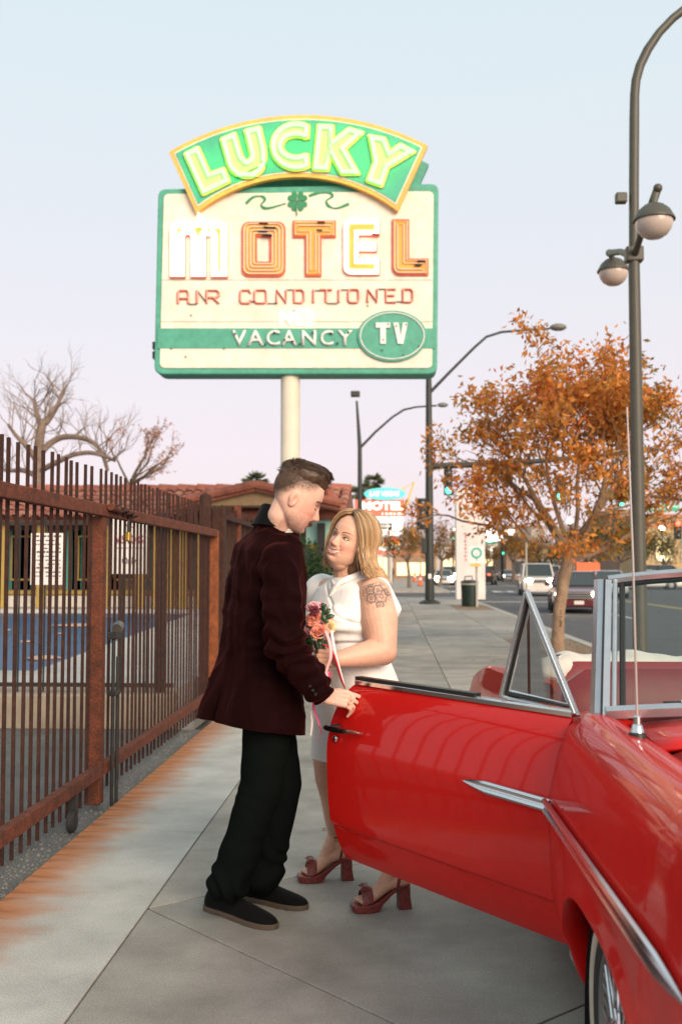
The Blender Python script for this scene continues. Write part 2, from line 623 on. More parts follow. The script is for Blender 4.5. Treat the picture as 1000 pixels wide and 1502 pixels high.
# painted markings on the road: lane dashes, centre lines, stop bar
mk = MB()
for X in (7.3,):
    for k in range(12):
        mk.box(X, X + 0.11, 8 + k * 12, 11 + k * 12, -0.128, -0.126)
for Y in (47.5,):
    mk.box(3.9, 10.6, Y, Y + 0.5, -0.128, -0.126)
for k in range(7):
    mk.box(3.9 + k * 0.95, 4.35 + k * 0.95, 68, 71, -0.128, -0.126)
mk.box(3.85, 11, 92, 92.7, -0.128, -0.126)
structure(part('road_marking', mk, m_white_paint))
mk = MB()
for X in (10.85, 11.1):
    mk.box(X, X + 0.1, 2, 50, -0.128, -0.126)
    mk.box(X, X + 0.1, 75, 400, -0.128, -0.126)
structure(part('centre_line', mk, m_yellow_paint))

# sidewalk: a bed of joint dirt with separate concrete slabs on it
SW0, SW1, KERB = -1.64, 3.5, 3.7
walk = structure(part('sidewalk', MB().box(SW0, SW1, -4, 51.2, -0.22, -0.012), m_joint))

def inset_poly(poly, d):
    n = len(poly)
    area = sum(poly[i][0] * poly[(i + 1) % n][1] - poly[(i + 1) % n][0] * poly[i][1] for i in range(n))
    s = 1 if area > 0 else -1
    out = []
    for i in range(n):
        p0, p1, p2 = Vector(poly[i - 1][:2]), Vector(poly[i][:2]), Vector(poly[(i + 1) % n][:2])
        d1, d2 = (p1 - p0).normalized(), (p2 - p1).normalized()
        n1, n2 = Vector((-d1.y, d1.x)) * s, Vector((-d2.y, d2.x)) * s
        k = 1 + n1.dot(n2)
        m_ = (n1 + n2) / max(k, 0.2)
        out.append(p1 + m_ * d)
    return out

def slab(poly, m, gap=0.004, z=0.0):
    q = inset_poly(poly, gap)
    mb = MB().prism([(p.x, p.y, z) for p in q], (0, 0, -0.05))
    return part('slab', mb, m, walk, bevel=0.004)

A, B = (-1.0, 4.21), (0.2, 3.0)
e1 = (0.67, 5.55)
slab([(-1, -3.9), (0.2, -3.9), B, A], m_conc[0])
slab([A, B, (2.2, 4.8), (2.2, 6.77), e1], m_conc[0])
slab([(0.2, -3.9), (2.2, -3.9), (2.2, 4.8), B], m_conc[1])
slab([A, e1, (0.67, 7.2), (-1, 7.2)], m_conc[2])
slab([e1, (2.2, 6.77), (2.2, 7.2), (0.67, 7.2)], m_conc[1])
ys = [-3.9, -0.6, 2.5, 5.42, 8.2] + [8.2 + 2.6 * k for k in range(1, 17)]
for a, b in zip(ys[:-1], ys[1:]):
    slab([(SW0, a), (-1, a), (-1, b), (SW0, b)], m_rustconc)
ys = [7.2 + 2.32 * k for k in range(0, 20)]
for i, (a, b) in enumerate(zip(ys[:-1], ys[1:])):
    slab([(-1, a), (0.67, a), (0.67, b), (-1, b)], m_conc[1] if a < 16 else m_conc[(i * 2) % 3])
    slab([(0.67, a), (2.2, a), (2.2, b), (0.67, b)], m_conc[(i * 2 + 1) % 3])
yo = [-3.9, -1, 2, 5, 8, 11, 14.2]
for i, (a, b) in enumerate(zip(yo[:-1], yo[1:])):
    slab([(2.2, a), (3.5, a), (3.5, b), (2.2, b)], m_conc[i % 3])
yo = [20.6, 23, 25.4, 27.8, 30.2, 32.6, 35]
for i, (a, b) in enumerate(zip(yo[:-1], yo[1:])):
    slab([(2.2, a), (3.5, a), (3.5, b), (2.2, b)], m_conc[(i + 1) % 3])
slab([(2.2, 39.9), (3.5, 39.9), (3.5, 45), (2.2, 45)], m_conc[2])
slab([(2.2, 45), (3.5, 45), (3.5, 51.1), (2.2, 51.1)], m_conc[0])
for (a, b) in ((14.2, 20.6), (35, 39.9)):
    o = structure(part('planter_bed', MB().box(2.22, 3.48, a + .02, b - .02, -0.1, -0.006), m_dirt))
# kerbstones
for k in range(22):
    y0 = -4 + k * 2.5
    part('kerbstone', MB().box(SW1 + 0.003, KERB, y0, y0 + 2.49, -0.2, 0.004), m_kerb, walk, bevel=0.012)
# pavements across the side street
fw = structure(part('far_sidewalk', MB().box(-4, 3.7, 66.4, 400, -0.2, 0.0), m_conc[2]))
structure(part('opposite_sidewalk', MB().box(22.0, 27, -30, 600, -0.24, 0.0), m_conc[0]))
# hairline cracks wandering across single slabs
def crack(pts, seed):
    r_ = random.Random(seed)
    L_, R_ = [], []
    P = []
    for (a, b) in zip(pts[:-1], pts[1:]):
        for k in range(14):
            t = k / 14
            P.append(Vector((a[0] + (b[0] - a[0]) * t + r_.gauss(0, .006), a[1] + (b[1] - a[1]) * t + r_.gauss(0, .006), .0012)))
    for i, q in enumerate(P):
        d = (P[min(i + 1, len(P) - 1)] - P[max(i - 1, 0)])
        n = Vector((-d.y, d.x, 0)).normalized() * (.0004 + .0010 * r_.random())
        L_.append(q + n); R_.append(q - n)
    mb = MB()
    for i in range(len(P) - 1):
        mb.quad(L_[i], L_[i + 1], R_[i + 1], R_[i])
    part('crack', mb, m_joint, walk, norm=True)
crack([(-.99, 5.05), (-.62, 5.2), (-.30, 5.05), (-.05, 5.35)], 1)
crack([(-.9, 6.3), (-.5, 6.15), (.1, 6.5), (.6, 6.4)], 2)
crack([(-.7, 9.2), (-.1, 9.0), (.3, 9.4), (.6, 9.2)], 5)
crack([(.9, 8.6), (1.3, 8.9), (2.1, 8.7)], 6)

# fallen leaves on the paving and in the planter beds
m_leaf_litter = mat('leaf_litter', (0.33, 0.15, 0.05), 0.8, color2=(0.20, 0.09, 0.035), vscale=15)
lit = MB()
for k in range(420):
    if k < 240:
        x, y = random.uniform(2.25, 3.45), random.uniform(14.3, 20.4)
    elif k < 300:
        x, y = random.uniform(-1.5, 3.4), random.uniform(4.5, 30)
    else:
        x, y = random.uniform(2.2, 3.6), random.uniform(8, 45)
    s = random.uniform(0.015, 0.04); a = random.uniform(0, 6.28)
    c, n_ = math.cos(a) * s, math.sin(a) * s
    lit.quad((x - c, y - n_, 0.006), (x + n_ * .5, y - c * .5, 0.012), (x + c, y + n_, 0.007), (x - n_ * .5, y + c * .5, 0.014))
o = part('leaf_litter', lit, m_leaf_litter, norm=False)
tag(o, 'dry brown leaves scattered over the paving and planter beds', 'leaves', kind='stuff')
# loose grit along the gate
grit = MB()
for k in range(1500):
    x = -1.66 - abs(random.gauss(0, 0.22)); y = random.uniform(2.5, 9)
    s = random.uniform(0.003, 0.010)
    grit.raw([(x - s, y - s, -.035), (x + s, y - s, -.035), (x + s * .8, y + s, -.035), (x - s, y + s * .7, -.035), (x, y, -.035 + s * 1.2)], [(0, 1, 4), (1, 2, 4), (2, 3, 4), (3, 0, 4)])
o = part('gravel', grit, mat('grit', (0.15, 0.145, 0.13), 0.9, var=0.5, vscale=40), norm=False)
tag(o, 'loose grey grit lying on the asphalt under the rusty gate', 'gravel', kind='stuff')

# ================================================================== POOL AND DECK BEHIND THE GATE
DZ = 0.30
m_deck = mat('pool_deck', (0.46, 0.44, 0.41), 0.85, var=0.15, vscale=1.2, bump=0.1, bscale=80)
m_curb = mat('deck_curb', (0.33, 0.275, 0.205), 0.9, var=0.25, vscale=3, bump=0.2, bscale=60)
deck = MB()
deck.box(-18, -1.95, 9.35, 10.8, -0.2, DZ)
deck.prism([(-1.95, 10.8, DZ), (-3.8, 10.8, DZ), (-5.05, 27.2, DZ), (-1.95, 27.2, DZ)], (0, 0, -0.5))
deck.box(-22, -1.95, 27.2, 34, -0.2, DZ)
deck.box(-26, -17, 10.8, 27.2, -0.2, DZ)
structure(part('pool_deck', deck, m_deck))
structure(part('deck_curb', MB().box(-18, -1.95, 9.08, 9.345, -0.2, DZ - 0.035), m_curb, bevel=0.02))
m_water = mat('pool_water', (0.006, 0.085, 0.20), 0.35, var=0.3, vscale=0.5, bump=0.05, bscale=3, spec=0.25)
structure(part('pool_water', MB().quad((-17.5, 10.7, 0.2), (-3.7, 10.7, 0.2), (-4.9, 27.3, 0.2), (-17.5, 27.3, 0.2)), m_water))
m_scrap = mat('floating_scrap', (0.55, 0.36, 0.28), 0.8, var=0.4, vscale=6)
for i, (px, py, s) in enumerate(((110, 918, .5), (42, 942, .13), (62, 966, .28), (88, 930, .1), (160, 905, .12), (10, 925, .1), (215, 912, .09))):
    p = gnd(px, py, 0.205)
    mb = MB()
    n = 9
    pts = []
    for k in range(n):
        a = 2 * math.pi * k / n
        rr = s * random.uniform(0.5, 1.0)
        pts.append((p.x + rr * math.cos(a), p.y + rr * 1.3 * math.sin(a), 0.215 + random.uniform(0, .02)))
    mb.prism(pts, (0, 0, -0.01))
    o = part('floating_leaf', mb, m_scrap)
    tag(o, ['pale tan drift of leaves floating on the pool', 'small pink scrap floating near the pool edge', 'brown leaf clump floating by the near pool edge', 'tiny leaf floating beside the tan drift', 'lone leaf floating on open pool water', 'leaf floating at the far side of the pool', 'smallest leaf floating toward the gate end'][i], 'leaf', 'leaves floating on the pool')

# ================================================================== RUSTY GATE AND FENCE
m_rust = mat('rusty_steel', (0.165, 0.046, 0.022), 0.78, color2=(0.075, 0.024, 0.013), vscale=14, bump=0.25, bscale=90, spec=0.3, speck=(120, 0.25))
m_rust_o = mat('rusty_steel_bright', (0.26, 0.075, 0.022), 0.78, color2=(0.13, 0.038, 0.014), vscale=12, bump=0.25, bscale=90, spec=0.3, speck=(120, 0.25))
m_rust_d = mat('rusty_steel_dark', (0.060, 0.022, 0.014), 0.8, color2=(0.028, 0.012, 0.009), vscale=20, bump=0.2, bscale=90, spec=0.3)
m_iron = mat('dark_iron', (0.025, 0.023, 0.021), 0.6, var=0.3, vscale=20, spec=0.4)
m_brass = mat('brass', (0.42, 0.27, 0.06), 0.42, metal=0.8, var=0.3, vscale=40)
m_rubber = mat('black_rubber', (0.02, 0.02, 0.02), 0.75)
FX = -1.76
picket_me = MB().box(-0.0075, 0.0075, -0.0075, 0.0075, 0.04, 1.985).mesh('picket')
picket_me.materials.append(m_rust_d)
def pickets(parent, y0, y1, step=0.115, me=picket_me, x=FX):
    k = 0
    y = y0
    while y < y1:
        o = bpy.data.objects.new('picket', me)
        COL.objects.link(o)
        o.parent = parent
        o.location = Vector((x + random.uniform(-.002, .002), y, random.uniform(-.006, .004))) - chain_off(parent)
        o.rotation_euler = (random.uniform(-.003, .003), random.uniform(-.004, .004), random.uniform(-.1, .1))
        y += step
        k += 1
    return k

gl = thing('gate', 'rusty picket gate leaf with a black caster wheel below its bottom rail', 'gate', (FX, 5.0, -0.03))
pickets(gl, 3.35, 5.9)
for z, hh in ((1.73, 0.072), (0.20, 0.072)):
    part('rail', MB().box(FX + 0.012, FX + 0.062, 3.2, 5.98, z - hh / 2, z + hh / 2), m_rust, gl, bevel=0.006)
cw = part('caster', MB().bar((FX + .04, 5.52, 0.165), (FX + .04, 5.52, 0.06), 0.05, 0.03, up=(0, 1, 0)), m_iron, gl, bevel=0.004)
part('wheel', MB().lathe([(0.0, -.018), (0.05, -.018), (0.058, -.01), (0.058, .01), (0.05, .018), (0.0, .018)], (FX + .04, 5.5, 0.025), (1, 0, 0)), m_rubber, cw, smooth=True)

gr = thing('gate', 'rusty picket gate leaf with a wide post, drop bolts and brass padlock chain', 'gate', (FX, 6.02, -0.03))
pickets(gr, 6.09, 9.8)
part('post', MB().box(FX - 0.045, FX + 0.05, 5.985, 6.075, 0.0, 1.695), m_rust, gr, bevel=0.008)
for z, hh in ((1.73, 0.072), (0.20, 0.072)):
    part('rail', MB().box(FX + 0.012, FX + 0.062, 5.99 if z > 1 else 6.078, 9.9, z - hh / 2, z + hh / 2), m_rust, gr, bevel=0.006)
part('end_post', MB().box(FX - 0.03, FX + 0.066, 9.905, 9.975, 0.0, 1.76), m_rust_o, gr, bevel=0.006)
for dy in (0.0, 0.075):
    part('drop_bolt', MB().tube([(FX + .085 + dy * .1, 6.115 + dy, -.03), (FX + .085 + dy * .1, 6.115 + dy, 1.0 - dy * 2)], 0.011, 8), m_iron, gr, smooth=True)
part('bolt_clamp', MB().box(FX + .05, FX + .115, 6.09, 6.215, 0.96, 1.0), m_iron, gr, bevel=0.005)
part('bolt_clamp', MB().box(FX + .05, FX + .11, 6.10, 6.20, 0.62, 0.65), m_iron, gr, bevel=0.005)
cl = part('clamp_lock', MB().lathe([(0.0, -.03), (.03, -.03), (.034, 0), (.03, .03), (0, .03)], (FX + .1, 6.16, 1.03), (0, 1, .3)), mat('grey_steel', (0.22, 0.21, 0.19), 0.45, metal=0.8, var=0.3), gr, smooth=True)
ch = MB()
for k in range(9):      # links of the chain wound along the rail
    y = 6.07 + k * 0.062
    ring = []
    for a in range(10):
        t = 2 * math.pi * a / 10
        if k % 2:
            ring.append((FX + .082 + .012 * math.sin(t), y + .042 * math.cos(t), 1.755 - k * .004 + .018 * math.sin(t)))
        else:
            ring.append((FX + .086 + .020 * math.sin(t), y + .042 * math.cos(t), 1.755 - k * .004 + .004 * math.sin(t)))
    part('chain_link', MB().tube(ring, 0.0075, 6, closed=True), m_rust_d, gr, smooth=True)
part('hinge_pipe', MB().tube([(FX + .085, 6.02, 1.752), (FX + .085, 6.22, 1.742)], 0.022, 10), m_rust, gr, smooth=True)
pl = thing('padlock', 'brass padlock hanging from the chain on the gate rail', 'padlock', (FX + .09, 6.42, 1.60))
part('lock_body', MB().box(FX + .075, FX + .105, 6.385, 6.455, 1.555, 1.615), m_brass, pl, bevel=0.008)
part('shackle', MB().tube([(FX + .09, 6.40, 1.61), (FX + .09, 6.40, 1.665), (FX + .09, 6.41, 1.69), (FX + .09, 6.43, 1.69), (FX + .09, 6.44, 1.665), (FX + .09, 6.44, 1.61)], 0.006, 8), m_iron, pl, smooth=True)

# fence beyond the gate
fb = thing('fence', 'rusty picket fence with tall posts running on past the gate to the hedge', 'fence', (FX, 11, 0))
def fpost(y, w, top, m, dome=False, x=FX):
    if dome:
        part('post', MB().lathe([(w / 2, 0), (w / 2, top - w * .5), (w * .43, top - w * .25), (w * .25, top - .02), (0, top)], (x, y, 0), n=16), m, fb, smooth=True)
    else:
        part('post', MB().box(x - w / 2, x + w / 2, y - w / 2, y + w / 2, 0, top), m, fb, bevel=0.008)
fpost(10.12, 0.12, 2.15, m_rust_d, dome=True, x=FX - .1)
fpost(10.35, 0.13, 2.0, m_rust_d)
fpost(11.6, 0.075, 2.11, m_rust)
fpost(14.2, 0.075, 2.11, m_rust)
fpost(17.0, 0.075, 2.11, m_rust)
pk2 = MB().box(-0.0065, 0.0065, -0.0065, 0.0065, 0.1, 2.05).mesh('picket'); pk2.materials.append(m_rust_d)
pickets(fb, 10.5, 17.0, 0.115, pk2)
for z in (1.92, 0.2):
    part('rail', MB().box(FX + .01, FX + .05, 10.42, 17.0, z - .025, z + .025), m_rust_d, fb)

# thin black fence along the pool deck, with two painted notice boards on it
pf = thing('pool_fence', 'thin black iron fence standing on the pool deck curb', 'fence', (-5, 9.2, DZ - .035))
pk3 = MB().box(-0.007, 0.007, -0.007, 0.007, DZ - .03, 1.86).mesh('picket'); pk3.materials.append(m_iron)
for k in range(60):
    o = bpy.data.objects.new('picket', pk3); COL.objects.link(o); o.parent = pf
    o.location = Vector((-1.98 - k * 0.118, 9.2, 0)) - chain_off(pf)
for z in (1.80, 0.335):
    part('rail', MB().box(-9.2, -1.97, 9.185, 9.215, z - .018, z + .018), m_iron, pf)
for x in (-2.1, -4.5, -6.9):
    part('post', MB().box(x - .03, x + .03, 9.22, 9.28, 0, 1.9), m_iron, pf)
m_board = mat('white_board', (0.72, 0.70, 0.67), 0.6, var=0.06, vscale=5)
m_print = mat('board_print', (0.10, 0.085, 0.085), 0.7)
m_print_r = mat('board_print_red', (0.32, 0.045, 0.09), 0.7)
def board(name, px0, py0, px1, py1, label):
    a, b = at_y(px0, py1, 9.17), at_y(px1, py0, 9.17)
    t = thing(name, label, 'sign', (a.x, 9.17, a.z))
    part('board', MB().box(a.x, b.x, 9.164, 9.178, a.z, b.z), m_board, t, bevel=0.003)
    return t, a, b
t, a, b = board('notice_board', 45, 782, 94, 858, 'white notice board of small black print on the pool fence')
for k in range(11):     # print too fine to read in the photograph: short strokes
    z = b.z - 0.035 - k * 0.036
    mb = MB()
    x = a.x + 0.02
    while x < b.x - 0.03:
        w = random.uniform(0.012, 0.04)
        if random.random() < .85:
            mb.box(x, min(x + w, b.x - .02), 9.161, 9.163, z, z + 0.010 + (0.006 if k % 4 == 0 else 0))
        x += w + 0.008
    part('print_line', mb, m_print, t)
t, a, b = board('visitor_board', 165, 760, 216, 842, 'white no visitors board with red capitals on the pool fence')
W = b.x - a.x
cx = (a.x + b.x) / 2
for txt, fz, fh, fwid, mm in (('NO', .88, .10, .34, m_print_r), ('VISITORS', .62, .15, .80, m_print_r), ('Only', .22, .17, .42, m_print)):
    text_part('lettering', txt, mm, t, (cx, 9.160, a.z + (b.z - a.z) * fz), (1, 0, 0), (0, 0, 1), width=W * fwid, height=(b.z - a.z) * fh, bold=0.01)
part('rule', MB().box(a.x + .03, b.x - .03, 9.161, 9.163, a.z + (b.z - a.z) * .46, a.z + (b.z - a.z) * .47), m_print, t)

# ================================================================== MOTEL BUILDING WITH A TILE ROOF
m_stucco = mat('brown_stucco', (0.145, 0.105, 0.065), 0.9, var=0.2, vscale=2, bump=0.2, bscale=40)
m_cream_w = mat('cream_wall', (0.60, 0.57, 0.52), 0.9, var=0.1, vscale=2)
m_yellow = mat('yellow_paint', (0.38, 0.26, 0.06), 0.75, var=0.15, vscale=3)
m_teal = mat('teal_paint', (0.055, 0.29, 0.235), 0.7, var=0.15, vscale=3)
m_teal_d = mat('teal_paint_dark', (0.03, 0.15, 0.125), 0.7, var=0.15, vscale=3)
m_dark = mat('dark_opening', (0.018, 0.02, 0.02), 0.5)
m_tile = mat('clay_tile', (0.40, 0.135, 0.075), 0.8, color2=(0.26, 0.075, 0.05), vscale=3.0, bump=0.2, bscale=40)
m_tile2 = mat('clay_tile_pale', (0.44, 0.21, 0.135), 0.8, color2=(0.33, 0.12, 0.075), vscale=3.0, bump=0.2, bscale=40)
m_wood = mat('painted_timber', (0.20, 0.075, 0.045), 0.75, var=0.2, vscale=5)
BY = 29.0
BX0, BX1 = -20.0, -1.75
mo = thing('motel_building', 'low brown motel block with yellow pilasters, teal doors and red clay tile roof', 'building', (-8, BY, DZ))
part('wall', MB().box(BX0, BX1, BY, BY + 8, DZ, 3.15), m_stucco, mo)
part('plinth', MB().box(BX0, BX1, BY - 0.12, BY - .003, DZ, 0.62), m_cream_w, mo, bevel=0.01)
part('beam', MB().box(BX0, BX1 - .1, BY - 1.0, BY - 0.78, 2.62, 2.86), m_wood, mo, bevel=0.01)
part('yellow_band', MB().box(BX0, BX1, BY - 0.05, BY - .004, 0.66, 0.78), m_yellow, mo)
for px in (6, 62, 154, 206, 232, 250, 268, 296):
    x = at_y(px, 800, BY - .9).x
    part('pilaster', MB().box(x - .12, x + .12, BY - 1.0, BY - 0.8, DZ, 2.62), m_yellow, mo, bevel=0.02)
for px, w, mm in ((22, .55, m_teal_d), (34, .28, m_teal), (108, .26, m_teal), (120, .26, m_teal), (131, .2, m_teal), (165, .25, m_teal), (173, .18, m_teal_d), (222, .3, m_teal_d), (258, .5, m_teal_d), (280, .5, m_teal_d)):
    x = at_y(px, 800, BY).x
    d = part('door', MB().box(x - w, x + w, BY - .07, BY - .005, 0.78, 2.5), mm, mo, bevel=0.01)
for px in (45, 143, 188, 240):
    x = at_y(px, 800, BY).x
    wdo = part('window', MB().box(x - .5, x + .5, BY - .05, BY - .006, 1.1, 2.3), m_dark, mo)
    part('window_frame', MB().box(x - .54, x - .5, BY - .08, BY - .004, 1.06, 2.34).box(x + .5, x + .54, BY - .08, BY - .004, 1.06, 2.34).box(x - .5, x + .5, BY - .08, BY - .004, 2.3, 2.34).box(x - .5, x + .5, BY - .08, BY - .004, 1.06, 1.1), m_yellow, wdo)
# end wall that shows between the couple: teal above, yellow below, dark post
part('end_wall_panel', MB().box(BX1 + .003, BX1 + .05, BY + .1, BY + 7.9, 2.0, 3.0), mat('pale_teal_paint', (0.33, 0.58, 0.50), 0.7), mo)
part('end_wall_panel', MB().box(BX1 + .003, BX1 + .05, BY + .1, BY + 7.9, DZ, 1.995), m_yellow, mo)
# return wall towards the street under the gable, seen frontally between the two faces
part('return_wall', MB().box(-2.3, -1.42, BY - 1.62, BY - 1.5, DZ, 2.75), m_yellow, mo)
part('return_wall_band', MB().box(-2.3, -1.44, BY - 1.66, BY - 1.63, 2.05, 2.75), mat('pale_teal_paint', (0.33, 0.58, 0.50), 0.7), mo)
part('porch_post', MB().box(-1.98, -1.78, BY - 1.95, BY - 1.75, DZ, 2.6), m_iron, mo)
# roof
EY, EZ, RY, RZ = BY - 1.35, 2.78, BY + 2.6, 3.86
rf = part('roof', MB().prism([(BX0 - .5, EY, EZ - .10), (BX0 - .5, RY, RZ - .10), (BX0 - .5, RY + 4.5, EZ - .1)], (BX1 - BX0 + 1.0, 0, 0)), m_wood, mo)
sl = math.atan2(RZ - EZ, RY - EY)
slen = math.hypot(RZ - EZ, RY - EY)
TL, TW = 0.70, 0.30
tile = MB()
seg = 6
for (yy, rr) in ((0, 1.0), (TL * 1.08, 0.86)):
    pass
rings = []
for (yy, rr, lift) in ((0.0, 0.135, 0.03), (TL * 1.06, 0.115, 0.0)):
    top = [(rr * math.cos(math.pi * (1 - k / seg)), yy, lift + rr * 0.75 * math.sin(math.pi * k / seg)) for k in range(seg + 1)]
    bot = [((rr - .02) * math.cos(math.pi * k / seg), yy, lift + (rr - .02) * 0.75 * math.sin(math.pi * k / seg) - .002) for k in range(seg + 1)]
    rings.append(top + bot)
tile.loft(rings)
tile_me = [tile.mesh('tile'), None]
fix_normals(tile_me[0])
tile_me[0].polygons.foreach_set('use_smooth', [True] * len(tile_me[0].polygons)); tile_me[0].set_sharp_from_angle(angle=R(50))
tile_me[1] = tile_me[0].copy()
tile_me[0].materials.append(m_tile); tile_me[1].materials.append(m_tile2)
nrow = 6
ncol = 49
for i in range(nrow):
    for j in range(ncol):
        s = i * TL
        o = bpy.data.objects.new('tile', tile_me[0 if random.random() < .62 else 1])
        COL.objects.link(o)
        o.parent = rf
        o.location = Vector((BX1 + .35 - j * TW + random.uniform(-.008, .008), EY + s * math.cos(sl), EZ + s * math.sin(sl))) - chain_off(rf)
        o.rotation_euler = (sl + random.uniform(-.02, .02), 0, random.uniform(-.02, .02))
rest = MB()
for i in range(nrow):
    for j in range(ncol, 62):
        s = i * TL
        x0, y0, z0 = BX1 + .35 - j * TW, EY + s * math.cos(sl), EZ + s * math.sin(sl)
        for ring in (0,):
            vs = [(x0 + a, y0 + b * math.cos(sl) - c * math.sin(sl), z0 + b * math.sin(sl) + c * math.cos(sl)) for a, b, c in tile.v]
            rest.raw(vs, tile.f)
part('tile_field', rest, m_tile, rf, kind='stuff')
rid = MB()
for k in range(24):
    x = BX1 + .5 - k * .6
    rid.tube([(x, RY, RZ + .02), (x - .62, RY, RZ + .045)], [0.13, 0.15], 10)
part('ridge_tiles', rid, m_tile, rf, kind='stuff')
# little cross gable over the office
gx, gy = at_y(376, 725, EY - 1.6).x, EY - 1.6
gp = at_y(376, 713, gy).z
ge = at_y(376, 741, gy).z
gw = 1.9
part('gable_wall', MB().prism([(gx - gw, gy + .05, ge), (gx + gw, gy + .05, ge), (gx, gy + .05, gp - .12)], (0, 2.5, 0)), mat('tan_stucco', (0.36, 0.24, 0.13), 0.9, var=0.15), mo)
for s in (-1, 1):
    part('gable_roof', MB().prism([(gx, gy - .2, gp), (gx + s * (gw + .3), gy - .2, ge - .02), (gx + s * (gw + .3), gy - .2, ge - .16), (gx, gy - .2, gp - .14)], (0, 3.6, 0)), m_tile, mo, bevel=0.03)
    e = MB()
    n = 9
    for k in range(n):
        t0, t1 = k / n, (k + 1.1) / n
        p0 = Vector((gx + s * (gw + .3) * (1 - t0), gy - .25, ge + (gp - ge) * t0 + .03)); p1 = Vector((gx + s * (gw + .3) * (1 - t1), gy - .25, ge + (gp - ge) * t1 + .03))
        part('edge_tile', MB().tube([p0, p1], [0.12, 0.10], 8), m_tile, mo, smooth=True)
# end gable leaning over the hedge (the steep tiled verge beside his face)
vx0 = at_y(478, 720, BY - 1.7); vx1 = at_y(498, 755, BY - 1.7)
part('verge_roof', MB().prism([(vx0.x - 2.6, BY - 1.7, vx0.z - .02), (vx0.x + .05, BY - 1.7, vx0.z + .03), (vx1.x + .02, BY - 1.7, vx1.z + .05), (vx1.x - 3.2, BY - 1.7, vx1.z + .05)], (0, 1.8, .25)), m_tile, mo, bevel=0.03)
for k in range(7):
    x = vx0.x + .05 - k * .3
    part('verge_tile', MB().tube([(x, BY - 1.75, vx0.z + .06), (x + .17, BY - 1.78, vx1.z + .08)], [0.11, 0.13], 8), m_tile2 if k % 2 else m_tile, mo, smooth=True)
part('verge_board', MB().tube([(vx1.x - 2.9, BY - 1.8, vx1.z), (vx1.x + .12, BY - 1.8, vx1.z)], 0.14, 10), m_tile, mo, smooth=True)
# ================================================================== THE MOTEL SIGN
SY = 20.75
def S(px, py, dy=0.0):
    p = at_y(px, py, SY)
    return Vector((p.x, SY + dy, p.z))
U = 21.0 / FPX          # metres per photograph pixel at the sign
def Spoly(pts, dy=0.0):
    return [S(p[0], p[1], dy) for p in pts]
def arc3(p0, p1, p2, n):
    (x1, y1), (x2, y2), (x3, y3) = p0, p1, p2
    d = 2 * (x1 * (y2 - y3) + x2 * (y3 - y1) + x3 * (y1 - y2))
    ux = ((x1**2 + y1**2) * (y2 - y3) + (x2**2 + y2**2) * (y3 - y1) + (x3**2 + y3**2) * (y1 - y2)) / d
    uy = ((x1**2 + y1**2) * (x3 - x2) + (x2**2 + y2**2) * (x1 - x3) + (x3**2 + y3**2) * (x2 - x1)) / d
    r = math.hypot(x1 - ux, y1 - uy)
    a0, a2 = math.atan2(y1 - uy, x1 - ux), math.atan2(y3 - uy, x3 - ux)
    return [(ux + r * math.cos(a0 + (a2 - a0) * k / n), uy + r * math.sin(a0 + (a2 - a0) * k / n)) for k in range(n + 1)]
def round_poly(pts, n=5):
    """pts: (x, y) or (x, y, r): corners with r are rounded"""
    out = []
    m = len(pts)
    for i, p in enumerate(pts):
        if len(p) < 3 or not p[2]:
            out.append((p[0], p[1])); continue
        a, b, c = Vector(pts[i - 1][:2]), Vector(p[:2]), Vector(pts[(i + 1) % m][:2])
        r = p[2]
        d1, d2 = (a - b).normalized(), (c - b).normalized()
        s, e = b + d1 * r, b + d2 * r
        for k in range(n + 1):
            t = k / n
            q = s * (1 - t) ** 2 + b * (2 * t * (1 - t)) + e * t * t
            out.append((q.x, q.y))
    return out
def ins(poly, d):
    return [(p.x, p.y) for p in inset_poly(poly, d)]

m_cream = mat('sign_cream', (0.80, 0.715, 0.585), 0.6, var=0.10, vscale=2.5, speck=(9, 0.05))
m_sgreen = mat('sign_teal', (0.075, 0.34, 0.235), 0.55, var=0.12, vscale=3, speck=(9, 0.06))
m_sgreen_l = mat('sign_arch_green', (0.06, 0.40, 0.25), 0.5, var=0.08, vscale=3)
m_sorange = mat('sign_orange', (0.78, 0.43, 0.09), 0.55, var=0.12, vscale=4)
m_sorange_l = mat('letter_orange', (0.78, 0.38, 0.06), 0.5, var=0.10, vscale=4)
m_sred = mat('sign_red', (0.80, 0.10, 0.03), 0.5, var=0.12, vscale=5)
m_sred2 = mat('sign_red_tube', (0.82, 0.10, 0.05), 0.45)
m_white_s = mat('sign_white', (0.78, 0.75, 0.71), 0.5, var=0.12, vscale=12)
m_shamrock = mat('shamrock_green', (0.025, 0.22, 0.10), 0.55, var=0.15, vscale=4)
m_dimtube = mat('unlit_tube', (0.82, 0.62, 0.50), 0.2, coat=0.5)
m_neon_g = mat('neon_green', (0.05, 0.30, 0.06), 0.3, emit=(0.085, 1.0, 0.07), estr=5.0)
m_letter_g = mat('letter_pale_green', (0.50, 0.62, 0.25), 0.5)
m_neon_w = mat('neon_white', (1.0, 0.95, 0.9), 0.3, emit=(1.0, 0.82, 0.72), estr=1.35)
m_neon_n = mat('neon_pink_white', (0.5, 0.4, 0.36), 0.3, emit=(1.0, 0.80, 0.70), estr=1.25)
m_soot = mat('soot', (0.03, 0.02, 0.015), 0.9)
m_pole = mat('pole_cream', (0.66, 0.60, 0.47), 0.6, var=0.08, vscale=2)

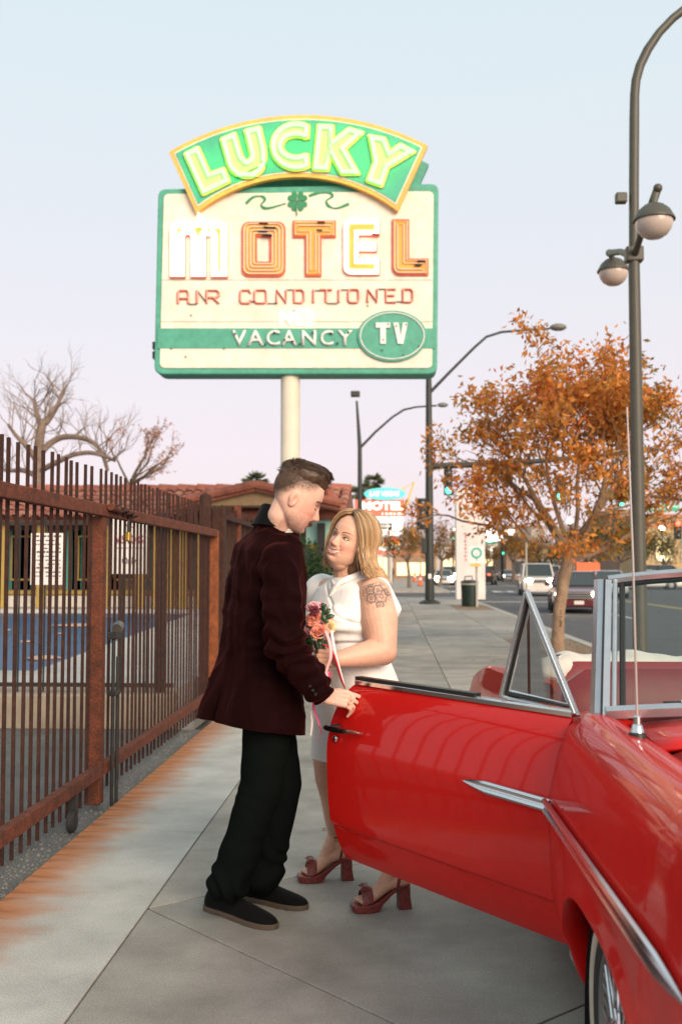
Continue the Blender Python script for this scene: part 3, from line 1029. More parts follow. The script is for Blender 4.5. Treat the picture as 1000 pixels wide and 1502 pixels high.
sg = thing('motel_sign', 'tall cream and teal LUCKY MOTEL neon sign on a single cream pole', 'sign', (S(424, 548).x, SY + .28, DZ))
px_ = S(424, 548).x
part('pole', MB().lathe([(0.20, DZ), (0.20, S(424, 546).z)], (px_, SY + .28, 0), n=28), m_pole, sg, smooth=True)
part('pole_base', MB().lathe([(0.34, DZ), (0.34, DZ + .04), (0.22, DZ + .06)], (px_, SY + .28, 0), n=28), m_pole, sg, smooth=True)
cab = [(232, 277, 12), (643, 269, 12), (641, 549, 14), (226, 549, 14)]
cabinet = part('cabinet', MB().prism(Spoly(round_poly(cab)), (0, 0.58, 0)), m_sgreen, sg, bevel=0.03)
# cream face in three sheets with a hairline seam between them
for (y0, y1, rt, rb) in ((285, 411, 8, 0), (411.6, 472, 0, 0), (472.6, 540, 0, 8)):
    xl = lambda y: 241 - (y - 285) * 0.024
    xr = lambda y: 635.5 - (y - 285) * 0.008
    q = round_poly([(xl(y0), y0, rt), (xr(y0), y0 - (4 if rt else 0), rt), (xr(y1), y1, rb), (xl(y1), y1, rb)])
    part('face_panel', MB().prism(Spoly(q, -0.022), (0, 0.02, 0)), m_cream, sg, bevel=0.004)
part('band', MB().prism(Spoly([(232, 482), (637, 482), (637, 511.5), (232, 511.5)], -0.034), (0, 0.010, 0)), m_sgreen, sg, bevel=0.003)
ov = lambda rx, ry, n=48: [(575 + rx * math.cos(2 * math.pi * k / n), 494 + ry * math.sin(2 * math.pi * k / n)) for k in range(n)]
part('oval', MB().prism(Spoly(ov(50.5, 37.5), -0.075), (0, 0.05, 0)), m_sgreen, sg, bevel=0.006)
part('oval_ring', MB().tube(Spoly(ov(46.5, 33.8), -0.085), 0.013, 6, closed=True), m_white_s, sg, smooth=True)
# seams, bolts and small wear on the face
for (x, y) in ((281, 463), (273, 524), (539, 449), (252, 512), (329, 512), (535, 512), (560, 515), (591, 522), (614, 509)):
    part('bolt', MB().lathe([(0.016, 0), (0.016, .012), (0, .018)], S(x, y, -.034 if x < 545 else -.08), (0, -1, 0), n=8), m_soot, sg)
# LUCKY arch
top = arc3((250, 227), (438, 173.5), (627, 218), 28)
bot = arc3((583, 314), (438, 264), (290, 317), 28)
arch = top + bot
part('arch_cabinet', MB().prism(Spoly(arch, -0.16), (0, 0.13, 0)), m_sorange, sg, bevel=0.008)
part('arch_line', MB().prism(Spoly(ins(arch, 6.0), -0.172), (0, 0.011, 0)), m_cream, sg)
part('arch_field', MB().prism(Spoly(ins(arch, 8.0), -0.184), (0, 0.011, 0)), m_sgreen_l, sg)
arch_b = [(x + 3, y + 6) for x, y in arch]
part('arch_back', MB().prism(Spoly(arch_b, 0.60), (0, 0.2, 0)), m_sgreen, sg)

c1 = lambda pts: [(220 + p[0] * .22, 165 + p[1] * .22) + ((p[2] * .22,) if len(p) > 2 else ()) for p in pts]
c2 = lambda pts: [(430 + p[0] * .22, 165 + p[1] * .22) + ((p[2] * .22,) if len(p) > 2 else ()) for p in pts]
LK = {}
LK['L'] = round_poly(c1([(243, 305, 12), (337, 256, 12), (413, 430), (508, 397, 8), (544, 490, 8), (364, 577, 10)]))
LK['U'] = round_poly(c1([(484, 207, 10), (580, 165, 10), (628, 325, 30), (655, 360, 25), (684, 325, 20), (640, 150, 10), (745, 124, 10), (788, 315, 60), (765, 435, 70), (655, 470, 60), (545, 435, 70)]))
cen = (436.0, 221.0)
outer = [(cen[0] + 37 * math.cos(a), cen[1] + 34.8 * math.sin(a)) for a in [R(-60 - k * 12.0) for k in range(21)]]
inner = [(cen[0] + 20 * math.cos(a), cen[1] + 14.0 * math.sin(a)) for a in [R(-322 + k * 14.2) for k in range(21)]]
LK['C'] = outer + [(453.5, 233)] + inner[1:-1] + [(453.5, 209)]
LK['K'] = round_poly(c2([(168, 113, 8), (273, 118, 8), (270, 212), (372, 133, 10), (472, 163, 8), (352, 275), (444, 440, 8), (322, 442, 8), (256, 322), (236, 417, 8), (138, 412, 8)]))
LK['Y'] = round_poly(c2([(503, 180, 8), (612, 200, 8), (645, 285), (712, 238, 8), (812, 291, 8), (634, 398), (591, 523, 8), (489, 486, 8), (536, 362)]))
for k, q in LK.items():
    l = part('letter', MB().prism(Spoly(ins(q, -2.0), -0.22), (0, 0.034, 0)), m_sorange, sg, bevel=0.003)
    part('letter_face', MB().prism(Spoly(q, -0.226), (0, 0.005, 0)), m_letter_g, l)
    part('neon_tube', MB().tube(Spoly(ins(q, 2.6), -0.262), 0.031, 6, closed=True), m_neon_g, l, smooth=True)
    part('neon_tube', MB().tube(Spoly(ins(q, 5.4), -0.256), 0.020, 6, closed=True), m_neon_g, l, smooth=True)

# MOTEL
ML = {}
ML['M'] = (round_poly([(251, 409), (251, 327, 13), (292, 327, 4), (293, 328.5), (294, 327, 4), (335, 327, 13), (335, 409), (311, 409), (311, 347, 4), (303.5, 347, 4), (303.5, 409), (281, 409), (281, 347, 4), (273, 347, 4), (273, 409)]), None, True)
ML['O'] = (round_poly([(355.3, 326.7, 12), (419, 326.7, 12), (419, 407, 12), (355.3, 407, 12)], 6), round_poly([(377.3, 348.7, .8), (396, 348.7, .8), (396, 385, .8), (377.3, 385, .8)], 6), False)
ML['T'] = (round_poly([(430, 325), (492.7, 325), (492.7, 349.5), (471.5, 349.5), (471.5, 406.5), (447.6, 406.5), (447.6, 349.5), (430, 349.5)]), None, False)
ML['E'] = (round_poly([(503.7, 323, 13), (556.5, 323), (556.5, 347.6), (526.8, 347.6), (526.8, 358), (552.5, 358), (552.5, 371), (526.8, 371), (526.8, 381.5), (556.5, 381.5), (556.5, 405), (503.7, 405, 13)]), None, True)
ML['L'] = (round_poly([(574.8, 323), (599.8, 323), (599.8, 380.6), (628, 380.6), (628, 405), (574.8, 405, 13)]), None, False)
for k, (q, hole, lit) in ML.items():
    tm = m_neon_w if lit else m_dimtube
    tr = 0.021 if lit else 0.012
    if hole:
        l = part('letter', MB().ringprism(Spoly(q, -0.07), Spoly(hole, -0.07), (0, 0.046, 0)), m_sred, sg)
        mix = lambda t: [(a[0] * (1 - t) + b[0] * t, a[1] * (1 - t) + b[1] * t) for a, b in zip(q, hole)]
        part('letter_face', MB().ringprism(Spoly(mix(.1), -0.076), Spoly(mix(.9), -0.076), (0, 0.005, 0)), m_sorange_l, l)
        for t in (.16, .38, .6, .82):
            part('neon_tube', MB().tube(Spoly(mix(t), -0.105), tr, 6, closed=True), tm, l, smooth=True)
    else:
        l = part('letter', MB().prism(Spoly(q, -0.07), (0, 0.046, 0)), m_sred, sg)
        part('letter_face', MB().prism(Spoly(ins(q, 1.9), -0.076), (0, 0.005, 0)), m_sorange_l, l)
        for d in ((2.0, 4.3, 6.6, 8.6) if k == 'M' else (2.0, 4.2, 6.2) if k == 'E' else (3.2, 8.0)):
            part('neon_tube', MB().tube(Spoly(ins(q, d), -0.105), tr, 6, closed=True), tm, l, smooth=True)
# burnt tube ends on the dark letters
for (x0, x1, y) in ((381, 394, 330), (388, 405, 336), (380, 393, 342), (386, 400, 347.5), (466, 477, 328.5), (465, 473, 340), (612, 623, 385), (608, 617, 391), (545, 556, 346)):
    part('burnt_end', MB().tube([S(x0, y, -.112), S(x1, y + .5, -.112)], 0.019, 6), m_soot, sg, smooth=True)

# AIR CONDITIONED, NO
G = {'A': ([(0, 1), (0, .15), (.15, 0), (.85, 0), (1, .15), (1, 1)], [(0, .6), (1, .6)]),
     'I': ([(.5, 0), (.5, 1)],),
     'R': ([(0, 1), (0, 0), (.8, 0), (1, .15), (1, .4), (.8, .55), (0, .55)], [(.5, .55), (1, 1)]),
     'C': ([(1, .25), (.85, 0), (.15, 0), (0, .15), (0, .85), (.15, 1), (.85, 1), (1, .75)],),
     'O': ([(.15, 0), (.85, 0), (1, .15), (1, .85), (.85, 1), (.15, 1), (0, .85), (0, .15), (.15, 0)],),
     'N': ([(0, 1), (0, 0), (1, 1), (1, 0)],),
     'D': ([(0, 0), (.75, 0), (1, .2), (1, .8), (.75, 1), (0, 1), (0, 0)],),
     'T': ([(0, 0), (1, 0)], [(.5, 0), (.5, 1)]),
     'E': ([(1, 0), (0, 0), (0, 1), (1, 1)], [(0, .48), (.85, .48)])}
for ch_, x0, x1 in (('A', 262, 277), ('I', 287, 293), ('R', 304, 322), ('C', 353, 368), ('O', 374, 391), ('N', 406, 420), ('D', 432, 446), ('I', 457, 463),
                    ('T', 470, 487), ('I', 494, 500), ('O', 511, 526), ('N', 539, 553), ('E', 566, 580), ('D', 591, 605)):
    y0, y1 = 427 - (x0 - 260) * .006, 446 - (x0 - 260) * .006
    l = None
    for st in G[ch_]:
        p3 = [S(x0 + p[0] * (x1 - x0), y0 + p[1] * (y1 - y0), -.045) for p in st]
        mbp = MB().tube(p3, 0.026, 6)
        if l is None:
            l = part('letter', mbp, m_sred2, sg, smooth=True)
        else:
            part('stroke', mbp, m_sred2, l, smooth=True)
        part('neon_tube', MB().tube([p + Vector((.012, -.03, .004)) for p in p3], 0.0095, 5), m_dimtube, l, smooth=True)
for (xa, ya, xb, yb) in ((278, 447, 289, 447), (291, 428, 303, 444), (368, 443, 375, 444), (392, 446, 407, 446), (421, 426, 433, 426), (462, 427, 471, 427), (480, 446, 495, 446), (500, 426, 512, 426), (554, 425, 567, 425), (580, 443, 592, 444)):
    part('jumper_tube', MB().tube([S(xa, ya, -.05), S(xb, yb, -.05)], 0.010, 5), m_soot, sg)
for ch_, x0, x1 in (('N', 412, 427), ('O', 434, 455)):
    l = None
    for st in G[ch_]:
        p3 = [S(x0 + p[0] * (x1 - x0), 457 + p[1] * 20, -.07) for p in st]
        o = part('letter' if l is None else 'stroke', MB().tube(p3, 0.021, 6), m_neon_n, sg if l is None else l, smooth=True)
        l = l or o
part('jumper_tube', MB().tube([S(427, 457, -.06), S(437, 457, -.06)], 0.008, 5), m_soot, sg)
# VACANCY, TV
Xd, Zd = (1, 0, 0), (0, 0, 1)
for ch_, x0, x1 in (('V', 341, 362), ('A', 363, 388), ('C', 391, 411), ('A', 413, 436), ('N', 443, 464), ('C', 470, 489), ('Y', 495, 517)):
    l = text_part('letter', ch_, m_white_s, sg, S((x0 + x1) / 2, 496.5, -.055), Xd, Zd, width=(x1 - x0) * U, height=22.5 * U, extrude=.03, bold=.012)
for (x, y) in ((346, 491), (403, 489), (418, 500), (430, 502), (459, 489), (486, 490), (511, 489), (390, 506), (440, 506), (495, 505)):
    part('tube_socket', MB().lathe([(0.022, 0), (0.022, .02), (0, .024)], S(x, y, -.072), (0, -1, 0), n=8), m_soot, sg)
for q in ([(551, 475), (572, 475), (572, 482.5), (565.8, 482.5), (565.8, 506), (557.4, 506), (557.4, 482.5), (551, 482.5)],
          [(576.5, 475), (584.2, 475), (587.3, 494), (590.4, 475), (597.5, 475), (591.3, 506), (583.2, 506)]):
    part('letter', MB().prism(Spoly(q, -.11), (0, .03, 0)), m_white_s, sg, bevel=.003)
for (x, y) in ((569, 477.5), (581, 480), (595, 478), (562, 500)):
    part('tube_socket', MB().lathe([(0.016, 0), (0.016, .012), (0, .016)], S(x, y, -.112), (0, -1, 0), n=8), m_soot, sg)
# shamrock and ribbons
def heart(cx, cy, ang, s):
    out = []
    for k in range(24):
        t = 2 * math.pi * k / 24
        hx = 16 * math.sin(t) ** 3; hy = 13 * math.cos(t) - 5 * math.cos(2 * t) - 2 * math.cos(3 * t) - math.cos(4 * t)
        hx, hy = hx * s / 16, (hy + 17) * s / 16
        out.append((cx + hx * math.cos(ang) - hy * math.sin(ang), cy - (hx * math.sin(ang) + hy * math.cos(ang))))
    return out
sh = part('shamrock', MB().prism(Spoly(heart(436.5, 296, R(45), 8.2), -.042), (0, .018, 0)), m_shamrock, sg)
for a in (135, 225, 315):
    part('leaflet', MB().prism(Spoly(heart(436.5, 296, R(a), 8.2), -.042), (0, .018, 0)), m_shamrock, sh)
part('stem', MB().tube(Spoly([(436.5, 297), (434.5, 306), (436, 317)], -.05), 0.013, 6), m_shamrock, sh)
def ribbon(pts, w):
    mb = MB()
    for i in range(len(pts) - 1):
        pass
    L_, R_ = [], []
    n = len(pts)
    sm = []
    for i in range(n - 1):      # smooth the polyline
        p0, p1, p2, p3 = Vector(pts[max(i - 1, 0)]), Vector(pts[i]), Vector(pts[i + 1]), Vector(pts[min(i + 2, n - 1)])
        for k in range(6):
            t = k / 6
            sm.append(0.5 * ((2 * p1) + (p2 - p0) * t + (2 * p0 - 5 * p1 + 4 * p2 - p3) * t * t + (-p0 + 3 * p1 - 3 * p2 + p3) * t ** 3))
    sm.append(Vector(pts[-1]))
    for i in range(len(sm)):
        d = (sm[min(i + 1, len(sm) - 1)] - sm[max(i - 1, 0)]).normalized()
        nn = Vector((-d.y, d.x)) * w / 2 * (0.75 + .25 * math.sin(i * .5))
        L_.append(sm[i] + nn); R_.append(sm[i] - nn)
    rings = [[S(a.x, a.y, -.036), S(b.x, b.y, -.036), S(b.x, b.y, -.026), S(a.x, a.y, -.026)] for a, b in zip(L_, R_)]
    return MB().loft(rings)
part('ribbon', ribbon(c1([(640, 612), (690, 568), (745, 562), (768, 585), (742, 622), (785, 642), (905, 610)]), 4.2), m_shamrock, sg)
part('ribbon', ribbon(c2([(105, 560), (170, 540), (240, 540), (262, 562), (222, 592), (238, 627), (290, 642), (372, 612)]), 4.2), m_shamrock, sg)
# clips on the left edge of the cabinet
for y in (505, 519):
    part('clip', MB().prism(Spoly([(222, y - 5), (227, y - 6), (227, y + 6), (222, y + 5)], .1), (0, .2, 0)), m_iron, sg)
# ================================================================== LAMP POST WITH TWO PENDANT GLOBES
m_lamp = mat('olive_lamp_paint', (0.068, 0.063, 0.046), 0.5, var=0.12, vscale=6, spec=0.5)
m_globe = mat('lamp_globe', (0.52, 0.42, 0.36), 0.25, spec=0.6, var=0.08, vscale=8)
LY = 13.6
lp = thing('street_lamp', 'tall olive lamp post with curved top arm and two hanging globe lamps', 'street lamp', (at_y(929, 990, LY).x, LY, 0))
X0 = at_y(929, 990, LY).x
path = [Vector((X0, LY, 0))] + [at_y(x, y, LY) for x, y in ((929, 376), (929, 270), (929.5, 176), (930, 140), (932, 118), (938, 96), (949, 73), (966, 48), (986, 27), (1010, 8), (1040, -10), (1080, -24), (1130, -30))]
path[0].x = path[1].x
part('pole', MB().tube(path[:2], [0.098, 0.074], 20), m_lamp, lp, smooth=True)
part('arm', MB().tube(path[1:], [0.066] * 3 + [0.062] * 4 + [0.056] * 3 + [0.05] * 3, 16), m_lamp, lp, smooth=True)
part('base', MB().lathe([(0.2, 0), (0.2, .03), (0.17, .05), (0.15, .28), (0.11, .34)], (X0, LY, 0)), m_lamp, lp, smooth=True)
pz = path[1]
part('collar', MB().box(pz.x - .115, pz.x + .115, LY - .09, LY + .09, pz.z - .08, pz.z + .12), m_lamp, lp, bevel=0.02)
hd = path[-1]
part('luminaire', MB().loft([[(hd.x + a, LY + b, hd.z + c) for a, b, c in ((0, -.06, -.04), (0, .06, -.04), (0, .06, .06), (0, -.06, .06))], [(hd.x + .3 + a, LY + b, hd.z + c) for a, b, c in ((0, -.16, -.08), (0, .16, -.08), (0, .12, .08), (0, -.12, .08))], [(hd.x + .75 + a, LY + b, hd.z + c) for a, b, c in ((0, -.1, -.07), (0, .1, -.07), (0, .08, .02), (0, -.08, .02))]]), m_lamp, lp, smooth=True)
def pendant(px, py, Y, rpx, knob, root_z, label):
    c = at_y(px, py, Y)
    r = rpx * Y / FPX
    cap = part('cap', MB().lathe([(0.0, r * .86), (r * .18, r * .85), (r * .5, r * .72), (r * .8, r * .46), (r * .98, r * .12), (r * 1.05, 0.0), (r * 1.05, -r * .06), (r * .95, -r * .05)], c, n=32), m_lamp, lp, smooth=True)
    part('globe', MB().lathe([(r * .93, -r * .03), (r * .94, -r * .2), (r * .85, -r * .5), (r * .66, -r * .77), (r * .38, -r * .95), (0, -r * 1.02)], c, n=32), m_globe, lp, smooth=True)
    k = at_y(knob[0], knob[1], Y)
    part('pendant_arm', MB().tube([Vector((pz.x, LY, root_z)), Vector((pz.x, LY, root_z)).lerp(k, .5) + Vector((0, 0, .05)), k, Vector((c.x, c.y, c.z + r * .8))], [.045, .045, .05, .035], 12), m_lamp, lp, smooth=True)
    part('knob', MB().ell(k, 0.055), m_lamp, lp, smooth=True)
pendant(958.5, 322, 12.3, 29, (964, 276), pz.z - .02, '')
pendant(899, 397, 15.2, 22.5, (893, 371), pz.z - .02, '')
b0 = at_y(904, 291, LY)
part('sensor', MB().box(b0.x - .02, b0.x + .13, LY - .06, LY + .06, b0.z - .07, b0.z + .07), m_lamp, lp, bevel=0.02)

# ================================================================== TRAFFIC POLES
m_pgreen = mat('pole_dark_green', (0.026, 0.030, 0.025), 0.55, var=0.15, vscale=3)
m_black = mat('signal_black', (0.014, 0.020, 0.018), 0.5)
m_sig_g = mat('signal_green', (0.1, 0.6, 0.45), 0.3, emit=(0.06, 1.0, 0.62), estr=2.2)
m_sig_r = mat('signal_red', (0.6, 0.05, 0.03), 0.3, emit=(1.0, 0.06, 0.03), estr=4.0)
m_lens_d = mat('signal_lens_dark', (0.03, 0.03, 0.03), 0.3)
def signal_head(parent, c, h=1.05, w=0.34, lit=None, toward=-1):
    b = part('signal_head', MB().box(c.x - w / 2, c.x + w / 2, c.y - .1, c.y + .1, c.z - h / 2, c.z + h / 2), m_black, parent, bevel=0.02)
    for k in range(3):
        z = c.z + h * (.33 - .33 * k)
        mm = m_lens_d
        if lit == k:
            mm = m_sig_g if k == 2 else m_sig_r
        part('lens', MB().lathe([(w * .38, 0), (w * .38, .02), (w * .2, .05), (0, .06)], (c.x, c.y + .1 * toward, z), (0, toward, 0), n=14), mm, b, smooth=True)
        part('visor', MB().tube([(c.x - w * .42, c.y + .1 * toward, z), (c.x - w * .35, c.y + .18 * toward, z + w * .3), (c.x, c.y + .2 * toward, z + w * .44), (c.x + w * .35, c.y + .18 * toward, z + w * .3), (c.x + w * .42, c.y + .1 * toward, z)], 0.02, 5), m_black, b)
    return b
TY = 41.0
tb = gnd(629, 885)
tx = at_y(630, 885, TY).x
tz = at_y(630, 553, TY).z
tp = thing('signal_pole', 'dark green signal pole with long mast arm and street light beside the bin', 'traffic light', (tx, TY, 0))
part('pole', MB().tube([(tx, TY, 0), (tx, TY, tz)], [0.19, 0.115], 16), m_pgreen, tp, smooth=True)
part('base_plate', MB().lathe([(0.42, 0), (0.42, .06), (0.36, .1), (0.24, .16)], (tx, TY, 0), n=8), m_pgreen, tp)
part('light_arm', MB().tube([at_y(x, y, TY) for x, y in ((631, 575), (660, 545), (695, 510), (713, 494), (735, 487), (770, 484), (806, 482))], [.07, .06, .055, .05, .05, .045, .04], 10), m_pgreen, tp, smooth=True)
hl = at_y(818, 480, TY)
part('luminaire', MB().ell(hl, (0.34, 0.22, 0.15)), mat('luminaire_grey', (0.16, 0.15, 0.13), 0.5), tp, smooth=True)
part('mast_arm', MB().tube([at_y(x, y, TY) for x, y in ((631, 684), (760, 679), (870, 669), (966, 659))], [.13, .11, .09, .06], 12), m_pgreen, tp, smooth=True)
for px, py, lit in ((657, 707, 2), (745, 694, None), (820, 716, 2)):
    signal_head(tp, at_y(px, py, TY - .25), lit=lit)
signal_head(tp, at_y(618, 754, TY - .2), h=1.25, w=.40)
part('pedestrian_head', MB().box(tx - .33, tx - .12, TY - .3, TY - .1, at_y(622, 812, TY).z, at_y(622, 790, TY).z), m_black, tp, bevel=0.02)
part('button_box', MB().box(tx - .06, tx + .06, TY - .24, TY - .16, 1.0, 1.2), m_white_s, tp)

PY2 = 66.8
x2 = at_y(528, 700, PY2).x
p2 = thing('street_light_pole', 'slim grey street light pole with one raised arm behind the bride', 'street lamp', (x2, PY2, 0))
part('pole', MB().tube([(x2, PY2, 0), at_y(527.5, 655, PY2), at_y(523, 588, PY2)], [.18, .14, .07], 12), m_pgreen, p2, smooth=True)
a_ = at_y(521, 578, PY2)
part('top_lamp', MB().box(a_.x - .3, a_.x + .3, PY2 - .25, PY2 + .25, a_.z - .18, a_.z + .18), m_pgreen, p2, bevel=.05)
part('arm', MB().tube([at_y(x, y, PY2) for x, y in ((529, 656), (550, 634), (575, 612), (592, 601), (610, 597), (640, 595))], [.09, .08, .07, .07, .06, .06], 8), m_pgreen, p2, smooth=True)
part('luminaire', MB().ell(at_y(649, 594, PY2), (.36, .2, .16)), MATS['luminaire_grey'], p2, smooth=True)

# mast arm reaching in from the right, with the street name blade
AY = 60.0
q = thing('street_sign_arm', 'signal mast arm carrying a green Maryland street name blade', 'traffic light', (at_y(1075, 700, AY).x, AY, -.1))
bx = at_y(1075, 700, AY).x
part('pole', MB().tube([(bx, AY, -.1), (bx, AY, at_y(1075, 735, AY).z)], [.2, .15], 12), m_pgreen, q, smooth=True)
part('mast_arm', MB().tube([at_y(x, y, AY) for x, y in ((1075, 742), (1000, 733), (955, 728), (905, 722))], [.14, .12, .1, .07], 10), m_pgreen, q, smooth=True)
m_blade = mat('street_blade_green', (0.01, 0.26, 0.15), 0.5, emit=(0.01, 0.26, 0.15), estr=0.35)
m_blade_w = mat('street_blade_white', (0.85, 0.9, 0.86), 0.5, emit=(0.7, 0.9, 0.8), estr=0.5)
p0, p1 = at_y(944, 750, AY - .1), at_y(995, 739.5, AY - .1)
bl = part('name_blade', MB().box(p0.x, p1.x, AY - .12, AY - .06, p0.z, p1.z), m_blade, q)
text_part('lettering', 'Maryland', m_blade_w, bl, Vector((p0.x + (p1.x - p0.x) * .40, AY - .135, (p0.z + p1.z) / 2)), Xd, Zd, width=(p1.x - p0.x) * .70, height=(p1.z - p0.z) * .7, bold=.02)
text_part('lettering', 'Pkwy', m_blade_w, bl, Vector((p0.x + (p1.x - p0.x) * .88, AY - .135, p0.z + (p1.z - p0.z) * .68)), Xd, Zd, width=(p1.x - p0.x) * .17, height=(p1.z - p0.z) * .36)
for px in (955, 985):
    part('hanger', MB().tube([at_y(px, 740, AY - .09), at_y(px, 730, AY - .09)], .03, 5), m_pgreen, q)
signal_head(q, at_y(911, 731, AY - .2), lit=2, h=1.1)
sr = at_y(993, 777, 52)
rs = thing('signal_pole', 'signal post showing a red light in front of the tan building', 'traffic light', (sr.x + .3, 52, -.1))
part('pole', MB().tube([(sr.x + .35, 52, -.1), (sr.x + .35, 52, sr.z + .6)], .09, 8), m_pgreen, rs)
signal_head(rs, sr, h=.95, w=.36, lit=0)

# ================================================================== BIN, BUS STOP, PYLON, SMALL SIGNS
m_bin = mat('bin_dark_green', (0.012, 0.030, 0.022), 0.5, var=0.2, vscale=6)
bp_ = Vector((at_y(688.5, 888, 38.4).x, 38.4, 0))
bn = thing('litter_bin', 'dark green litter bin with a hooded lid beside the bus stop post', 'bin', bp_)
part('bin_body', MB().lathe([(0.27, 0.0), (0.28, .04), (0.29, .5), (0.30, .86)], bp_, n=20), m_bin, bn, smooth=True)
for k in range(20):
    a = 2 * math.pi * k / 20
    part('slat', MB().bar(bp_ + Vector((.285 * math.cos(a), .285 * math.sin(a), .03)), bp_ + Vector((.31 * math.cos(a), .31 * math.sin(a), .86)), .06, .02, up=(math.cos(a), math.sin(a), 0)), m_bin, bn)
part('rim', MB().lathe([(0.31, .80), (0.325, .80), (0.325, .85), (0.31, .85)], bp_, n=24, ring=True), mat('bin_band', (0.35, 0.33, 0.28), 0.5), bn, smooth=True)
part('lid', MB().lathe([(0.33, .87), (0.33, .93), (0.2, .97), (0.0, .99)], bp_, n=24), m_bin, bn, smooth=True)
part('lid_hood', MB().tube([bp_ + Vector((-.18, 0, .95)), bp_ + Vector((-.18, 0, 1.1)), bp_ + Vector((.1, 0, 1.12)), bp_ + Vector((.1, 0, .95))], .025, 6), m_iron, bn)
bs = Vector((at_y(699, 888, 37.6).x, 37.6, 0))
bt = thing('bus_stop_sign', 'white bus stop flag with a round teal emblem on a thin grey post', 'sign', bs)
m_post = mat('grey_post', (0.38, 0.36, 0.31), 0.5, var=0.15, vscale=4)
part('post', MB().tube([bs, bs + Vector((0, 0, at_y(699, 826, 37.6).z))], .04, 8), m_post, bt, smooth=True)
f0, f1 = at_y(688, 825, 37.5), at_y(709, 801, 37.5)
part('flag', MB().box(f0.x, f1.x, 37.48, 37.52, f0.z, f1.z), m_white_s, bt)
ec = at_y(698.5, 811, 37.47)
m_tealr = mat('emblem_teal', (0.02, 0.33, 0.29), 0.5)
part('emblem', MB().lathe([(.20, 0), (.20, .008), (.13, .008), (.13, 0)], ec, (0, -1, 0), n=24, ring=True), m_tealr, bt)
part('emblem_stem', MB().prism([ec + Vector((-.05, -.003, -.13)), ec + Vector((.05, -.003, -.13)), ec + Vector((.0, -.003, -.32))], (0, .006, 0)), m_tealr, bt)
part('emblem_mark', MB().prism([ec + Vector((-.10, -.003, .0)), ec + Vector((.10, -.003, .0)), ec + Vector((.0, -.003, -.11))], (0, .006, 0)), mat('emblem_light', (0.45, 0.62, 0.55), 0.5), bt)
s0, s1 = at_y(689, 831, 37.5), at_y(704.5, 827, 37.5)
part('route_strip', MB().box(s0.x, s1.x, 37.47, 37.51, s0.z, s1.z), m_sorange, bt)
wy = 47.0
w0, w1 = at_y(669, 880, wy), at_y(703, 880, wy)
py = thing('pylon_sign', 'plain white pylon with a faded red vertical strip standing by the corner', 'sign', (w0.x, wy, 0))
part('slab', MB().box(w0.x, w1.x, wy, wy + .8, 0, 5.1), mat('pylon_white', (0.68, 0.63, 0.60), 0.7, var=0.08, vscale=2), py, bevel=.03)
part('side_slab', MB().box(w1.x + .003, w1.x + .28, wy + .15, wy + .7, 0, 4.6), MATS['pylon_white'], py)
cxr = at_y(682, 800, wy).x
for k in range(8):   # lettering too faint to read: broken strokes
    z = 3.0 - k * .17
    part('letter_stroke', MB().box(cxr - .05 + (k % 2) * .03, cxr + .05, wy - .012, wy - .004, z - .055, z + .05), mat('faded_red', (0.48, 0.20, 0.22), 0.7), py)
# one way sign
oy = 62.5
o0, o1 = at_y(548, 776, oy), at_y(575, 767, oy)
ow = thing('one_way_sign', 'black and white one way arrow sign on a thin post', 'sign', ((o0.x + o1.x) / 2, oy, -.1))
part('post', MB().tube([((o0.x + o1.x) / 2, oy + .06, -.1), ((o0.x + o1.x) / 2, oy + .06, o1.z)], .04, 6), m_post, ow)
part('panel', MB().box(o0.x, o1.x, oy, oy + .03, o0.z, o1.z), m_black, ow)
zc, hh = (o0.z + o1.z) / 2, (o1.z - o0.z)
ar = part('arrow', MB().prism([(o0.x + .05, oy - .006, zc - hh * .25), (o1.x - .32, oy - .006, zc - hh * .25), (o1.x - .32, oy - .006, zc - hh * .4), (o1.x - .05, oy - .006, zc), (o1.x - .32, oy - .006, zc + hh * .4), (o1.x - .32, oy - .006, zc + hh * .25), (o0.x + .05, oy - .006, zc + hh * .25)], (0, .01, 0)), m_white_s, ow)
text_part('lettering', 'ONE WAY', m_black, ar, (o0.x + (o1.x - o0.x) * .42, oy - .012, zc), Xd, Zd, width=(o1.x - o0.x) * .5, height=hh * .3)
# second motel sign down the street
vy = 90.0
v = lambda x, y, dy=0: (lambda p: Vector((p.x, vy + dy, p.z)))(at_y(x, y, vy))
vs_ = thing('motel_sign', 'smaller coral and turquoise LAS VEGAS MOTEL sign down the street', 'sign', (v(556, 840).x, vy + .3, 0))
m_coral = mat('coral_board', (0.70, 0.13, 0.075), 0.5, emit=(1.0, 0.16, 0.10), estr=0.22)
m_turq = mat('turquoise_board', (0.10, 0.55, 0.55), 0.5, emit=(0.1, 0.6, 0.6), estr=0.2)
m_litw = mat('lit_white', (0.9, 0.88, 0.84), 0.5, emit=(1.0, 0.94, 0.86), estr=0.7)
for px in (535, 570):
    part('post', MB().tube([Vector((v(px, 800).x, vy + .4, 0)), Vector((v(px, 800).x, vy + .4, v(px, 740).z))], .16, 8), m_post, vs_)
part('motel_board', MB().prism([v(520, 733), v(593, 733), v(593, 757), v(520, 757)], (0, .6, 0)), m_coral, vs_)
part('name_oval', MB().prism([v(564 + 30.5 * math.cos(2 * math.pi * k / 28) * (1 if True else 1), 724.5 + 9 * math.sin(2 * math.pi * k / 28), -.25) for k in range(28)], (0, .2, 0)), m_turq, vs_)
text_part('lettering', 'LAS VEGAS', m_litw, vs_, v(563.5, 724.5, -.3), Xd, Zd, width=44 * vy / FPX, height=7.5 * vy / FPX, bold=.02, shear=.2)
text_part('lettering', 'MOTEL', m_litw, vs_, v(561, 742, -.06), Xd, Zd, width=62 * vy / FPX, height=13 * vy / FPX, bold=.05)
